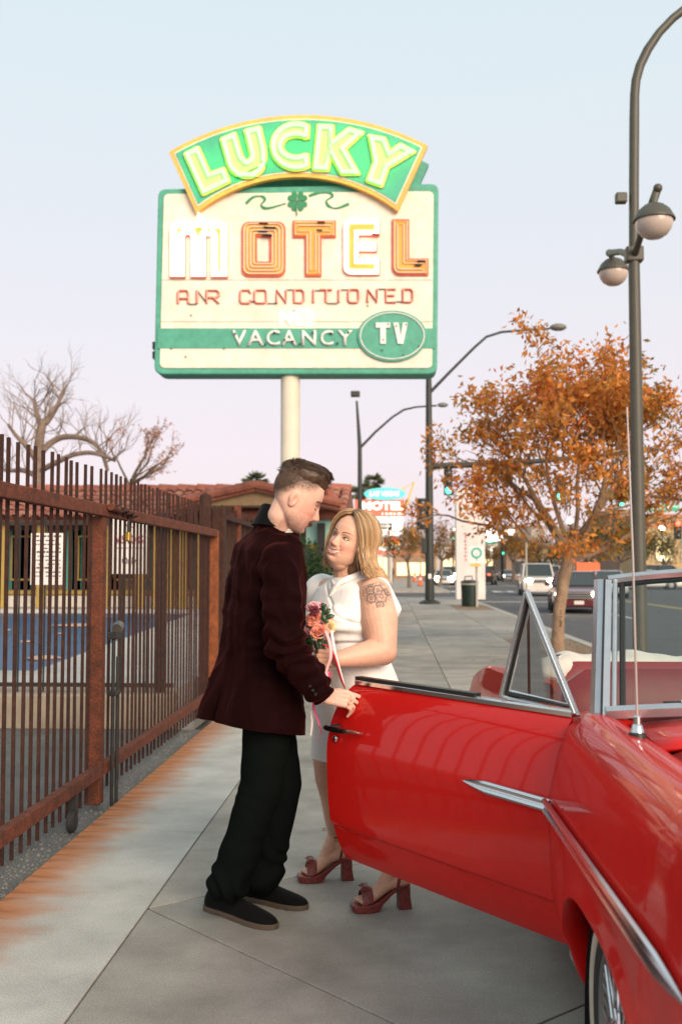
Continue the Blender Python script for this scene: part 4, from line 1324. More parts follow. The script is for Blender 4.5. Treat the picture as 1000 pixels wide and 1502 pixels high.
for k, (x, w) in enumerate(((560, 3), (565, 5), (571, 5), (577, 4), (583, 6), (589, 3))):   # illegible small line
    part('print_mark', MB().prism([v(x, 752.5, -.05), v(x + w - 1.4, 752.5, -.05), v(x + w - 1.4, 755, -.05), v(x, 755, -.05)], (0, .04, 0)), m_litw, vs_)
part('reader_board', MB().prism([v(543, 758.5), v(591, 758.5), v(591, 786), v(543, 786)], (0, .5, 0)), m_litw, vs_)
part('yellow_box', MB().prism([v(527, 758.5, -.1), v(542, 758.5, -.1), v(542, 772, -.1), v(527, 772, -.1)], (0, .4, 0)), m_yellow, vs_)
part('fin_outline', MB().tube([v(588, 719), v(607, 707), v(596, 741), v(588, 741)], .10, 5), mat('fin_yellow', (0.8, 0.55, 0.15), 0.5), vs_)
wv = thing('shop_sign', 'low red and yellow wave board sign below the white reader board', 'sign', (v(570, 850).x, 96, 0))
for nm, ys_, mm in (('red_wave', (789, 797), m_coral), ('yellow_wave', (795, 801), mat('lit_yellow', (0.8, 0.5, 0.06), 0.5, emit=(1.0, 0.6, 0.05), estr=.4)), ('white_wave', (799.5, 806), m_litw)):
    up, dn = [], []
    for k in range(13):
        x = 556 + k * 2.5
        s = 1.6 * math.sin(k * .55)
        a, b2 = at_y(x, ys_[0] + s, 96), at_y(x, ys_[1] + s, 96)
        up.append(a); dn.append(b2)
    part(nm, MB().prism(up + dn[::-1], (0, .4 if nm == 'red_wave' else .3 + .1 * (nm[0] == 'y'), 0)), mm, wv)
part('post', MB().tube([(v(570, 850).x, 96.2, 0), (v(570, 850).x, 96.2, at_y(570, 803, 96).z)], .15, 6), m_post, wv)
# lit boards far up the road
for i, (a, lab) in enumerate(((((713, 770), (742, 797)), 'glowing white shop board with a narrow tower above it'), (((716, 802), (735, 817)), 'lower glowing white board under the street name blade'))):
    (x0, y0), (x1, y1) = a
    Yb = 170
    A0, A1 = at_y(x0, y1, Yb), at_y(x1, y0, Yb)
    t = thing('lit_sign', lab, 'sign', ((A0.x + A1.x) / 2, Yb, 0))
    lm = mat('lit_board', (0.95, 0.9, 0.85), 0.5, emit=(1.0, 0.9, 0.82), estr=1.9)
    part('board', MB().box(A0.x, A1.x, Yb, Yb + .6, A0.z + (A1.z - A0.z) * (.15 if i == 0 else 0), A1.z - (A1.z - A0.z) * (.3 if i == 0 else 0)), lm, t)
    if i == 0:
        part('tower', MB().box(A0.x + .2, A0.x + .9, Yb - .1, Yb + .5, A0.z, A1.z + .6), lm, t)
        part('side_board', MB().box(A1.x + .3, A1.x + 1.3, Yb, Yb + .4, A0.z, A1.z - .8), lm, t)
    part('post', MB().tube([((A0.x + A1.x) / 2, Yb + .3, -.1), ((A0.x + A1.x) / 2, Yb + .3, A0.z + .2)], .25, 6), m_post, t)
nb = thing('street_name_sign', 'tiny green street name blade on a far signal arm', 'sign', (at_y(722, 796, 120).x, 120, 0))
n0, n1 = at_y(709, 798, 120), at_y(728, 794.5, 120)
part('blade', MB().box(n0.x, n1.x, 120, 120.1, n0.z, n1.z), m_blade, nb)
part('arm', MB().tube([at_y(690, 789.5, 120), at_y(735, 789.5, 120)], .1, 6), m_pgreen, nb)
part('post', MB().tube([Vector((at_y(735, 800, 120).x, 120, 0)), at_y(735, 789, 120)], .12, 6), m_pgreen, nb)
for i, (px, py_, Yy, lab) in enumerate(((737, 811, 125, 'far green traffic light beside the glowing lower board'), (664, 790, 110, 'far signal post with a green light left of the white pylon'))):
    c = at_y(px, py_, Yy)
    t = thing('signal_post', lab, 'traffic light', (c.x, Yy, 0))
    part('post', MB().tube([(c.x, Yy + .15, -.1), (c.x, Yy + .15, c.z + .6)], .1, 6), m_pgreen, t)
    signal_head(t, c + Vector((0, 0, .3)), lit=2, h=1.1, w=.4)
# small far street lamps that are already lit
m_bulb = mat('lit_bulb', (1, 1, 0.9), 0.3, emit=(1.0, 0.93, 0.72), estr=5)
for i, (px, py_, Yy, lab) in enumerate(((970, 775, 95, 'lit lamp on a post in front of the tan building'), (971, 819, 95, 'low lit lamp below the one by the tan building'), (699, 798, 140, 'lit street lamp just right of the white pylon'), (835, 764, 100, 'lit street lamp shining through the orange tree'), (667, 778, 150, 'lit street lamp left of the white pylon'))):
    c = at_y(px, py_, Yy)
    t = thing('lit_lamp', lab, 'street lamp', (c.x, Yy, -.1))
    part('post', MB().tube([(c.x, Yy, -.1), (c.x, Yy, c.z)], .07, 6), m_pgreen, t)
    part('bulb', MB().ell(c, .26 if py_ < 800 else .2, nu=10, nv=6), m_bulb, t, smooth=True)
# roadwork delineators
m_cone = mat('cone_orange', (0.85, 0.14, 0.04), 0.5)
for px, Yy, lab in ((616, 84, 'orange traffic cone on the far pavement beside the signal pole'), (608, 112, 'farther orange traffic cone near the walker')):
    x = at_y(px, 850, Yy).x
    t = thing('traffic_cone', lab, 'cone', (x, Yy, 0))
    part('base', MB().box(x - .25, x + .25, Yy - .25, Yy + .25, 0, .05), m_rubber, t)
    part('cone', MB().lathe([(.2, .05), (.13, .6), (.09, 1.0), (0, 1.02)], (x, Yy, 0), n=14), m_cone, t, smooth=True)
    part('band', MB().lathe([(.152, .5), (.13, .68), (.11, .6)], (x, Yy, 0), n=14, ring=True), m_white_s, t)
sx = at_y(772, 870, 30).x
t = thing('parking_sign', 'thin bare sign post with a small dark plate under the orange tree', 'sign', (sx, 30, 0))
part('post', MB().tube([(sx, 30, 0), (sx, 30, at_y(772, 775, 30).z)], .028, 6), m_post, t)
part('plate', MB().box(sx - .15, sx + .15, 29.95, 29.97, at_y(772, 795, 30).z, at_y(772, 772, 30).z), mat('plate_back', (0.16, 0.14, 0.12), 0.6), t)
# overhead wire at the top right of the tree
t = part('utility_wire', MB().tube([at_y(985, 640, 55), at_y(1010, 668, 50), at_y(1060, 720, 45)], .03, 5), m_iron)
tag(t, 'thin dark wire sloping down past the right side of the tree', 'wire')
# ================================================================== TREES
m_bark = mat('bark_tan', (0.33, 0.225, 0.14), 0.9, color2=(0.20, 0.13, 0.085), vscale=9, bump=0.6, bscale=30)
m_bark_g = mat('bark_grey', (0.21, 0.165, 0.13), 0.9, color2=(0.12, 0.09, 0.07), vscale=6, bump=0.5, bscale=20)
m_leaf = attr_mat('leaf_paint', 'leafcol', rough=0.6, spec=0.3)
def _leaf_translucent(m):
    nt = m.node_tree
    b = nt.nodes['Principled BSDF']
    o = [n for n in nt.nodes if n.type == 'OUTPUT_MATERIAL'][0]
    tr = nt.nodes.new('ShaderNodeBsdfTranslucent')
    mx = nt.nodes.new('ShaderNodeMixShader'); mx.inputs[0].default_value = 0.35
    a = [n for n in nt.nodes if n.type == 'ATTRIBUTE'][0]
    nt.links.new(a.outputs['Color'], tr.inputs[0])
    nt.links.new(b.outputs[0], mx.inputs[1]); nt.links.new(tr.outputs[0], mx.inputs[2])
    nt.links.new(mx.outputs[0], o.inputs['Surface'])
_leaf_translucent(m_leaf)

def grow(mb, p, d, L, r, depth, rnd, tips, spread=0.6, droop=0.0, nseg=4, kids=(2, 3), shrink=0.72, up=0.15, jit=.14, sides=7):
    pts, rr = [p.copy()], [r]
    q = p.copy(); dd = d.copy()
    for k in range(nseg):
        dd = (dd + Vector((rnd.gauss(0, jit), rnd.gauss(0, jit), rnd.gauss(0, jit) + up * .3 - droop * .3))).normalized()
        q = q + dd * (L / nseg)
        pts.append(q.copy()); rr.append(r * (1 - .38 * (k + 1) / nseg))
    mb.tube(pts, rr, max(3, sides - (5 - depth)) if depth < 5 else sides)
    if depth <= 2:
        tips += [(pts[i].copy(), dd.copy(), depth) for i in range(1, len(pts))]
    if depth == 0:
        return
    n = rnd.randint(*kids)
    for k in range(n):
        ax = Vector((rnd.gauss(0, 1), rnd.gauss(0, 1), rnd.gauss(0, 1))).cross(dd)
        if ax.length < 1e-4: continue
        nd = (Quaternion(ax.normalized(), rnd.uniform(.5, 1.2) * spread) @ dd).normalized()
        i = len(pts) - 1 if k == 0 else rnd.randint(max(1, nseg // 2), len(pts) - 1)
        grow(mb, pts[i], nd, L * shrink * rnd.uniform(.75, 1.15), rr[i] * (.85 if k == 0 else .66), depth - 1, rnd, tips, spread, droop, nseg, kids, shrink, up, jit, sides)

def leaf_mesh(pts, size, cols, rnd, narrow=0.38, hang=0.5):
    """pts: (n,3) leaf positions -> mesh of small folded leaves with a colour attribute"""
    n = len(pts)
    r_ = np.random.default_rng(int(rnd.random() * 1e9))
    d = r_.normal(size=(n, 3)); d[:, 2] -= hang
    d /= np.linalg.norm(d, axis=1)[:, None]
    s = np.cross(d, r_.normal(size=(n, 3))); s /= np.linalg.norm(s, axis=1)[:, None]
    nn = np.cross(d, s)
    L = size * r_.uniform(.6, 1.25, (n, 1))
    a = pts; c = pts + d * L
    b = pts + d * L * .5 + s * L * narrow * .5 + nn * L * .12
    e = pts + d * L * .5 - s * L * narrow * .5 + nn * L * .12
    V = np.stack([a, b, c, e], 1).reshape(-1, 3)
    me = bpy.data.meshes.new('leaves')
    me.vertices.add(4 * n); me.vertices.foreach_set('co', V.ravel())
    me.loops.add(4 * n); me.loops.foreach_set('vertex_index', np.arange(4 * n, dtype=np.int32))
    me.polygons.add(n); me.polygons.foreach_set('loop_start', np.arange(0, 4 * n, 4, dtype=np.int32))
    me.update(calc_edges=True)
    cc = np.asarray(cols)
    # colour drifts slowly through the crown, with single leaves off-tone
    t = (vnoise(pts, 1.6, 3.3) * .5 + .5) * (len(cc) - 1) + r_.normal(0, .7, n)
    t = np.clip(t, 0, len(cc) - 1.001)
    i = t.astype(int); f = (t - i)[:, None]
    col = cc[i] * (1 - f) + cc[np.minimum(i + 1, len(cc) - 1)] * f
    paint(me, 'leafcol', np.repeat(col * r_.uniform(.75, 1.2, (n, 1)), 4, axis=0))
    return me

ORANGE = [(0.26, 0.20, 0.05), (0.48, 0.225, 0.05), (0.65, 0.24, 0.048), (0.68, 0.31, 0.065), (0.60, 0.14, 0.045)]
OLIVE = [(0.075, 0.085, 0.03), (0.13, 0.12, 0.04), (0.20, 0.15, 0.05)]
BROWN = [(0.16, 0.10, 0.035), (0.28, 0.14, 0.035), (0.36, 0.17, 0.04)]
HEDGE = [(0.018, 0.045, 0.016), (0.035, 0.075, 0.025), (0.06, 0.10, 0.035)]

# the big autumn tree in the planter
TX, TYY = at_y(818, 955, 16.8).x, 16.8
tr = thing('autumn_tree', 'orange autumn street tree with marked tan trunk in the kerbside planter', 'tree', (TX, TYY, 0))
rnd = random.Random(11)
wood = MB()
fork = at_y(838, 800, TYY)
base_pts = [Vector((TX, TYY, -.05)), Vector((TX - .01, TYY, .1)), at_y(819, 900, TYY), at_y(826, 850, TYY), fork]
trunk_mb = MB().tube(base_pts, [0.135, .108, .096, .098, .11], 14)
tips = []
for dx, dz, L, r in ((-.62, .78, 1.45, .055), (-.25, .97, 1.6, .055), (.16, 1, 1.55, .055), (.72, .72, 1.4, .055), (-.95, .42, 1.4, .042), (.98, .36, 1.3, .042), (.1, .9, 1.6, .045), (-.45, .85, 1.6, .045), (.45, .9, 1.6, .045)):
    d = Vector((dx, rnd.uniform(-.55, .55), dz)).normalized()
    grow(wood, fork + Vector((0, 0, rnd.uniform(-.35, .1))), d, L, r, 4, rnd, tips, spread=.62, nseg=4, kids=(2, 3), shrink=.66, up=.12)
trunk = part('trunk', trunk_mb, m_bark, tr, smooth=True)
cxm, czm = at_y(822, 660, TYY).x, at_y(822, 660, TYY).z
lp_ = []
for p, d, dep in tips:
    e = ((p.x - cxm) / 2.15) ** 2 + ((p.y - TYY) / 2.1) ** 2 + ((p.z - czm) / 2.15) ** 2
    if e > 1.6: continue
    if p.z < at_y(822, 822, TYY).z: continue
    n = 9 if dep == 0 else 5
    if p.z > czm + 1.2: n = int(n * .6)
    clump = rnd.random()
    if clump < .25: n = int(n * .25)
    for k in range(n):
        lp_.append((p.x + rnd.gauss(0, .085), p.y + rnd.gauss(0, .085), p.z + rnd.gauss(-.05, .085)))
twigs = MB()
# clumps through the inside of the crown, each hung on a twig of its own
for k in range(225):
    while True:
        v_ = Vector((rnd.uniform(-1, 1), rnd.uniform(-1, 1), rnd.uniform(-1, 1)))
        if v_.length < 1: break
    c_ = Vector((cxm + v_.x * 2.1 + .25, TYY + v_.y * 1.7, czm + v_.z * 1.75 - .1))
    if c_.z > czm + .9 and rnd.random() < .5: continue
    ax_p = Vector((fork.x + (c_.x - fork.x) * .5, TYY + (c_.y - TYY) * .5, max(fork.z, c_.z - .5)))
    twigs.tube([c_.lerp(ax_p, .45), c_.lerp(ax_p, .2) + Vector((0, 0, .04)), c_], [.010, .007, .003], 4)
    sg_ = rnd.uniform(.09, .19)
    for j in range(rnd.randint(22, 75)):
        lp_.append((c_.x + rnd.gauss(0, sg_), c_.y + rnd.gauss(0, sg_), c_.z + rnd.gauss(0, sg_ * .8)))
lp_ = np.array(lp_)
gap_ = vnoise(lp_, 1.9, 7.7) + .6 * vnoise(lp_, 4.1, 2.2)
lp_ = lp_[gap_ > -.18]
lp_ = lp_[rng.permutation(len(lp_))[:60000]]
cr_ = leaf_mesh(lp_, 0.122, ORANGE, rnd, narrow=.42)
link_world('crown', cr_, m_leaf, tr)
part('limbs', wood, m_bark, tr, smooth=True, kind='stuff')
part('twigs', twigs, m_bark, tr, smooth=True, kind='stuff')
# scratched marks running down the trunk
m_mark = mat('trunk_mark', (0.07, 0.045, 0.03), 0.9)
def trunkpt(px, py):
    p = at_y(px, py, TYY)
    t = min(1, max(0, p.z / fork.z))
    cx = base_pts[1].x + (fork.x - base_pts[1].x) * t
    dx = max(-.095, min(.095, p.x - cx))
    return Vector((p.x, TYY - math.sqrt(max((.105 ** 2 - dx * dx), 0.0009)) - .004, p.z))
def mk_stroke(pts):
    part('scratch_mark', MB().tube([trunkpt(780 + x * .08, 840 + y * .08) for x, y in pts], .009, 5), m_mark, trunk)
for st in ([(420, 490), (480, 420), (545, 340)], [(450, 500), (520, 530)],
           [(420, 640), (440, 590), (500, 570), (520, 620), (470, 655), (425, 640)],
           [(400, 720), (520, 690)], [(520, 690), (400, 760)], [(400, 760), (520, 740)],
           [(410, 820), (520, 805)], [(420, 830), (400, 900), (440, 985), (500, 975), (515, 900), (480, 850), (430, 890), (445, 920)]):
    mk_stroke(st)

def leafy_tree(name, label, x, y, h, cr_w, trunk_h, cols, seed, leaf=.14, n=2600, group=None, z0=0.0, depth=3, dens=1.0, bark=m_bark_g):
    rnd = random.Random(seed)
    t = thing(name, label, 'tree', (x, y, z0), group=group)
    w = MB(); tips = []
    b = Vector((x, y, z0))
    f = b + Vector((rnd.uniform(-.2, .2), 0, trunk_h))
    w.tube([b, b.lerp(f, .5) + Vector((.04, 0, 0)), f], [.16 * h / 5, .12 * h / 5, .1 * h / 5], 8)
    for k in range(6):
        a = 2 * math.pi * k / 6 + rnd.uniform(-.4, .4)
        d = Vector((math.cos(a) * .75, math.sin(a) * .75, rnd.uniform(.45, 1.2))).normalized()
        grow(w, f, d, (h - trunk_h) * .42, .06 * h / 5, depth, rnd, tips, spread=.65, nseg=3, shrink=.68, jit=.12, sides=5)
    part('trunk', w, bark, t, smooth=True)
    c = Vector((x, y, trunk_h + (h - trunk_h) * .52 + z0))
    P = []
    for p, d, dep in tips:
        e = ((p.x - c.x) / (cr_w / 2)) ** 2 + ((p.y - c.y) / (cr_w / 2)) ** 2 + ((p.z - c.z) / ((h - trunk_h) * .56)) ** 2
        if e > 1.25: continue
        P.append(p)
    pts = np.array([tuple(P[rnd.randrange(len(P))]) for _ in range(n)]) + rng.normal(0, leaf * 1.3, (n, 3))
    link_world('crown', leaf_mesh(pts, leaf, cols, rnd, narrow=.5), m_leaf, t)
    return t
# trees beyond the crossing
leafy_tree('street_tree', 'brown leaved street tree on the far pavement behind the signal head', at_y(600, 800, 76).x, 76, 5.0, 4.4, 1.9, BROWN + [(.09, .10, .035)], 21, leaf=.20, n=2600)
leafy_tree('street_tree', 'brown leaved street tree right behind the dark green signal pole', at_y(644, 800, 82).x, 82, 5.4, 4.2, 2.0, BROWN, 22, leaf=.21, n=2300)
leafy_tree('street_tree', 'olive street tree on the far side in front of the tan building', at_y(905, 800, 88).x, 88, 6.4, 6.2, 1.9, OLIVE, 23, leaf=.22, n=3800)
leafy_tree('street_tree', 'brown olive street tree on the far side behind the autumn tree trunk', at_y(858, 800, 92).x, 92, 6.0, 6.0, 1.9, OLIVE + BROWN, 24, leaf=.22, n=3400)
leafy_tree('street_tree', 'yellow brown street tree beside the glowing white boards', at_y(752, 810, 118).x, 118, 6.6, 6.4, 2.2, BROWN + [(.42, .26, .05)], 25, leaf=.26, n=3000)
leafy_tree('street_tree', 'dark olive street tree behind the silver SUV', at_y(792, 810, 122).x, 122, 5.6, 6.0, 1.9, OLIVE, 26, leaf=.26, n=2600)
leafy_tree('street_tree', 'dull green street tree at the edge of the tan building', at_y(975, 800, 92).x, 92, 5.2, 4.5, 1.7, OLIVE, 27, leaf=.22, n=2200)
leafy_tree('street_tree', 'small brown tree in front of the far shop row', at_y(715, 815, 150).x, 150, 5.2, 6.0, 1.9, BROWN + OLIVE, 28, leaf=.28, n=2000)

# bare tree over the motel roof: arching limbs
def limb(mb, pts, r0, r1, n=8):
    m = len(pts)
    sm = []
    for i in range(m - 1):
        p0, p1, p2, p3 = pts[max(i - 1, 0)], pts[i], pts[i + 1], pts[min(i + 2, m - 1)]
        for k in range(4):
            t = k / 4
            sm.append(0.5 * ((2 * p1) + (p2 - p0) * t + (2 * p0 - 5 * p1 + 4 * p2 - p3) * t * t + (-p0 + 3 * p1 - 3 * p2 + p3) * t ** 3))
    sm.append(pts[-1])
    mb.tube(sm, [r0 + (r1 - r0) * i / (len(sm) - 1) for i in range(len(sm))], n)
    return sm
NY = 40.0
bt = thing('bare_tree', 'leafless tree with arching limbs rising behind the motel roof', 'tree', (at_y(57, 800, NY).x, NY, DZ))
n_ = lambda x, y, dy=0.0: at_y(x, y, NY + dy)
wb = MB(); tips = []
rnd = random.Random(5)
stem = limb(wb, [Vector((n_(57, 800).x, NY, 0)), n_(56, 720), n_(57, 660), n_(62, 625), n_(68, 618)], .24, .15, 10)
l1 = limb(wb, [n_(57, 668), n_(72, 652, .5), n_(90, 642, .6), n_(112, 641, .4), n_(135, 648, 0), n_(150, 665, -.4), n_(158, 690, -.6)], .15, .07)
l2 = limb(wb, [n_(60, 690), n_(80, 680, -.6), n_(105, 668, -1), n_(130, 664, -1.2), n_(150, 668, -1.4), n_(170, 676, -1.2)], .13, .06)
l3 = limb(wb, [n_(62, 630), n_(54, 605, .4), n_(50, 585, .5)], .14, .06)
l4 = limb(wb, [n_(68, 620), n_(82, 600), n_(92, 575)], .14, .06)
l5 = limb(wb, [n_(57, 680), n_(40, 655, -.6), n_(25, 640, -.8), n_(12, 622, -1)], .13, .05)
l6 = limb(wb, [n_(57, 700), n_(35, 690, .6), n_(10, 690, .9), n_(-15, 680, 1)], .13, .05)
for ln, cnt, L, rr in ((stem[8:], 5, 1.15, .04), (l1, 14, 1.0, .03), (l2, 13, .95, .028), (l3, 10, .95, .03), (l4, 11, .95, .03), (l5, 8, 1.3, .03), (l6, 5, 1.0, .028)):
    for k in range(cnt):
        p = ln[rnd.randrange(2, len(ln))]
        d = Vector((rnd.gauss(.1, .55), rnd.gauss(0, .5), rnd.uniform(.3, 1.1))).normalized()
        grow(wb, p, d, L * rnd.uniform(.6, 1.1), rr, 3, rnd, tips, spread=.55, nseg=3, kids=(2, 3), shrink=.66, up=.25, jit=.13, sides=5)
part('trunk', wb, mat('bark_pale', (0.27, 0.20, 0.155), .9, color2=(.17, .12, .095), vscale=5, bump=.4, bscale=20), bt, smooth=True)
BY2 = 38.0
b2 = thing('bare_tree', 'thin small tree with a few pale orange leaves above the tile roof', 'tree', (at_y(205, 800, BY2).x, BY2, DZ))
wb = MB(); tips = []
c0 = at_y(190, 712, BY2); rt = Vector((at_y(200, 800, BY2).x, BY2, 0))
limb(wb, [rt, at_y(196, 760, BY2), c0], .16, .11)
for (x, y) in ((232, 660), (262, 695), (215, 665), (180, 690), (245, 690), (206, 680)):
    grow(wb, c0, (at_y(x, y, BY2 + rnd.uniform(-.6, .6)) - c0).normalized(), 1.25, .06, 3, rnd, tips, spread=.5, nseg=3, kids=(2, 3), shrink=.62, jit=.12, sides=5)
part('trunk', wb, m_bark_g, b2, smooth=True)
pts = np.array([tuple(t[0]) for t in tips]); pts = np.vstack([pts, pts])[rng.permutation(2 * len(pts))[:1500]]; pts = pts + rng.normal(0, .06, pts.shape)
link_world('crown', leaf_mesh(pts, .13, [(.50, .24, .13), (.55, .30, .18), (.45, .17, .08)], rnd), m_leaf, b2)

# palms
m_frond = mat('palm_frond', (0.075, 0.095, 0.035), 0.7, var=0.3, vscale=3)
m_palm = mat('palm_trunk', (0.16, 0.12, 0.085), 0.9, var=0.25, vscale=6)
def palm(px, py, Y, r, label, seed):
    rnd = random.Random(seed)
    c = at_y(px, py, Y)
    t = thing('palm_tree', label, 'palm', (c.x, Y, 0))
    part('trunk', MB().tube([(c.x - .1, Y, 0), (c.x, Y, c.z * .5), (c.x, Y, c.z)], [.26, .2, .2], 8), m_palm, t, smooth=True)
    fr = MB()
    for k in range(44):
        a = rnd.uniform(0, 6.28); e = rnd.uniform(-.55, 1.35)
        d = Vector((math.cos(a) * math.cos(e), math.sin(a) * math.cos(e), math.sin(e)))
        s = d.cross(Vector((0, 0, 1)))
        s = s.normalized() if s.length > .01 else Vector((1, 0, 0))
        st = c + d * r * .3
        for j in range(9):     # fan of blades at the end of each stalk
            f = (j - 4) / 4
            dd = (d + s * f * .75 + Vector((0, 0, -.12 - abs(f) * .12))).normalized()
            e2 = st + dd * r * rnd.uniform(.6, .8)
            w = s.cross(dd).normalized() * r * .03 + s * r * .035
            fr.quad(st, st.lerp(e2, .55) + w, e2 + Vector((0, 0, -r * .06)), st.lerp(e2, .55) - w)
        fr.tube([c, st], r * .012, 3)
    part('crown', fr, m_frond, t, norm=False)
palm(376, 708, 62, .85, 'short fan palm showing above the motel gable', 3)
palm(362, 709, 66, .5, 'smallest fan palm top left of the gable palm', 4)
palm(548, 709, 112, 1.35, 'tall fan palm standing just above the turquoise sign oval', 5)
palm(523, 727, 108, 1.25, 'fan palm behind the slim street light pole', 6)
palm(534, 718, 116, .9, 'small fan palm between the two tall palms', 8)

# hedge by the sign pole
def leafy_bush(name, label, boxes, cols, n, leaf, seed, cat='hedge'):
    rnd = random.Random(seed)
    x0 = sum((b[0] + b[1]) / 2 for b in boxes) / len(boxes)
    y0 = sum((b[2] + b[3]) / 2 for b in boxes) / len(boxes)
    t = thing(name, label, cat, (x0, y0, 0))
    P = []
    core = MB()
    for (xa, xb, ya, yb, za, zb) in boxes:
        core.ell(((xa + xb) / 2, (ya + yb) / 2, (za + zb) / 2), ((xb - xa) * .42, (yb - ya) * .42, (zb - za) * .44), nu=14, nv=10)
        r_ = np.random.default_rng(seed)
        q = r_.normal(size=(n // len(boxes), 3)); q /= np.linalg.norm(q, axis=1)[:, None]
        rad = r_.uniform(.8, 1.08, (len(q), 1)) * (1 + .12 * vnoise(q, 3.0, 1.0)[:, None])
        P.append(q * rad * np.array([(xb - xa) / 2, (yb - ya) / 2, (zb - za) / 2]) + np.array([(xa + xb) / 2, (ya + yb) / 2, (za + zb) / 2]))
    part('stems', core, mat('hedge_core', (0.012, 0.02, 0.01), 0.9), t)
    link_world('foliage', leaf_mesh(np.vstack(P), leaf, cols, rnd, narrow=.5, hang=-.4), m_leaf, t)
hx = at_y(470, 830, 17.5).x
leafy_bush('hedge', 'dark green clipped hedge between the couple beside the sign pole', [(hx - 1.1, hx + .18, 16.8, 18.4, -.1, 1.95), (hx - .4, hx + .34, 16.6, 18.0, -.1, 1.55), (hx - 1.6, hx - .5, 17, 18.4, -.1, 2.0)], HEDGE, 9000, .085, 31)

# ================================================================== FAR BUILDINGS
m_tan = mat('tan_building', (0.46, 0.33, 0.17), 0.85, var=0.12, vscale=.5)
m_tan2 = mat('brown_building', (0.30, 0.20, 0.13), 0.85, var=0.12, vscale=.5)
m_band = mat('orange_band', (0.42, 0.19, 0.09), 0.85)
m_glass_d = mat('far_window', (0.05, 0.055, 0.055), 0.25)
m_glass_l = mat('far_window_lit', (0.5, 0.4, 0.2), 0.4, emit=(1.0, 0.72, 0.35), estr=0.9)
def block(name, label, x0, x1, y, depth, h, m, wins, bandm=None, lit=.3, seed=1):
    rnd = random.Random(seed)
    t = thing(name, label, 'building', ((x0 + x1) / 2, y, -.1))
    part('wall', MB().box(x0, x1, y, y + depth, -.2, h), m, t)
    part('parapet', MB().box(x0 - .15, x1 + .15, y - .15, y + depth + .15, h + .003, h + .4), bandm or m, t, bevel=.03)
    if bandm:
        part('band', MB().box(x0, x1, y - .06, y - .005, h - 1.0, h - .35), bandm, t)
    for (wx, wz, ww, wh) in wins:
        w = part('window', MB().box(wx, wx + ww, y - .05, y - .006, wz, wz + wh), m_glass_l if rnd.random() < lit else m_glass_d, t)
        part('frame', MB().box(wx - .08, wx, y - .1, y - .004, wz - .08, wz + wh + .08).box(wx + ww, wx + ww + .08, y - .1, y - .004, wz - .08, wz + wh + .08).box(wx, wx + ww, y - .1, y - .004, wz + wh, wz + wh + .08).box(wx, wx + ww, y - .1, y - .004, wz - .08, wz), m_cream_w, w)
    return t
X_ = lambda px, Y: at_y(px, 830, Y).x
block('shop_building', 'tan stucco shop block with an orange band on the far corner', X_(935, 100), X_(1120, 100), 100, 20, 6.3, m_tan, [(X_(px, 100), 2.2, 1.4, 2.2) for px in (962, 1000, 1040, 1080)], m_band, .5, 3)
block('shop_building', 'low tan annex left of the banded corner block', X_(905, 108), X_(940, 108), 108, 15, 7.2, m_tan2, [(X_(px, 108), 1.2, 1.4, 1.6) for px in (915, 930)], None, .3, 4)
block('shop_building', 'long low brown block behind the passing cars', X_(742, 150), X_(910, 150), 150, 20, 4.6, m_tan2, [(X_(px, 150), .6, 2.2, 2.0) for px in range(752, 900, 18)], m_tan, .35, 5)
block('shop_building', 'pale grey roofed block above the low brown shops', X_(745, 190), X_(800, 190), 190, 20, 9.0, mat('grey_block', (0.36, 0.31, 0.27), 0.85, var=.1), [(X_(px, 190), 5.0, 2.0, 1.6) for px in (752, 766, 780)], None, .2, 6)
block('shop_building', 'distant cream block at the end of the street', X_(640, 260), X_(745, 260), 260, 30, 7.5, mat('cream_block', (0.48, 0.42, 0.36), 0.85, var=.1), [(X_(px, 260), 1.5, 3.0, 2.5) for px in range(650, 740, 16)], None, .6, 7)
block('shop_building', 'long white shop row on the near side beyond the crossing', X_(430, 105), X_(575, 105), 105, 60, 3.9, mat('white_shop', (0.60, 0.56, 0.52), 0.85, var=.1), [(X_(px, 105), .5, 1.6, 2.0) for px in (500, 530, 548)], m_coral, .5, 8)
block('shop_building', 'brown shop front with lit windows far along the near pavement', X_(576, 150), X_(640, 150), 150, 40, 4.4, m_tan2, [(X_(px, 150), .5, 1.5, 1.8) for px in (582, 600, 618)], m_band, .9, 9)
block('motel_wing', 'plain stucco motel wing behind the pool at the left', -46, -20.6, 31, 10, 3.4, m_stucco, [(-24 - k * 3, 1.1, 1.2, 1.2) for k in range(6)], m_wood, .1, 10)

# ================================================================== TRAFFIC
m_carglass = mat('car_glass', (0.03, 0.038, 0.036), 0.08, spec=0.6)
m_head = mat('headlamp_lit', (1, 0.95, 0.85), 0.2, emit=(1.0, 0.83, 0.60), estr=16.0)
m_headd = mat('headlamp_off', (0.55, 0.55, 0.55), 0.15)
m_tail = mat('tail_lamp_lit', (0.6, 0.03, 0.02), 0.3, emit=(1.0, 0.10, 0.06), estr=2.5)
m_taild = mat('tail_lamp', (0.35, 0.02, 0.02), 0.3)
m_amber = mat('fog_lamp', (1, 0.7, 0.3), 0.3, emit=(1.0, 0.62, 0.25), estr=5.0)
m_rim = mat('alloy_rim', (0.42, 0.42, 0.42), 0.35, metal=0.7)
m_plate = mat('number_plate', (0.6, 0.58, 0.55), 0.5)
def ring8(y, w, z0, zb, tum=.92):
    zm = z0 + (zb - z0) * .62
    return [(-.88 * w, y, z0), (.88 * w, y, z0), (w * .99, y, z0 + .1), (w, y, zm), (w * tum, y, zb), (-w * tum, y, zb), (-w, y, zm), (-w * .99, y, z0 + .1)]
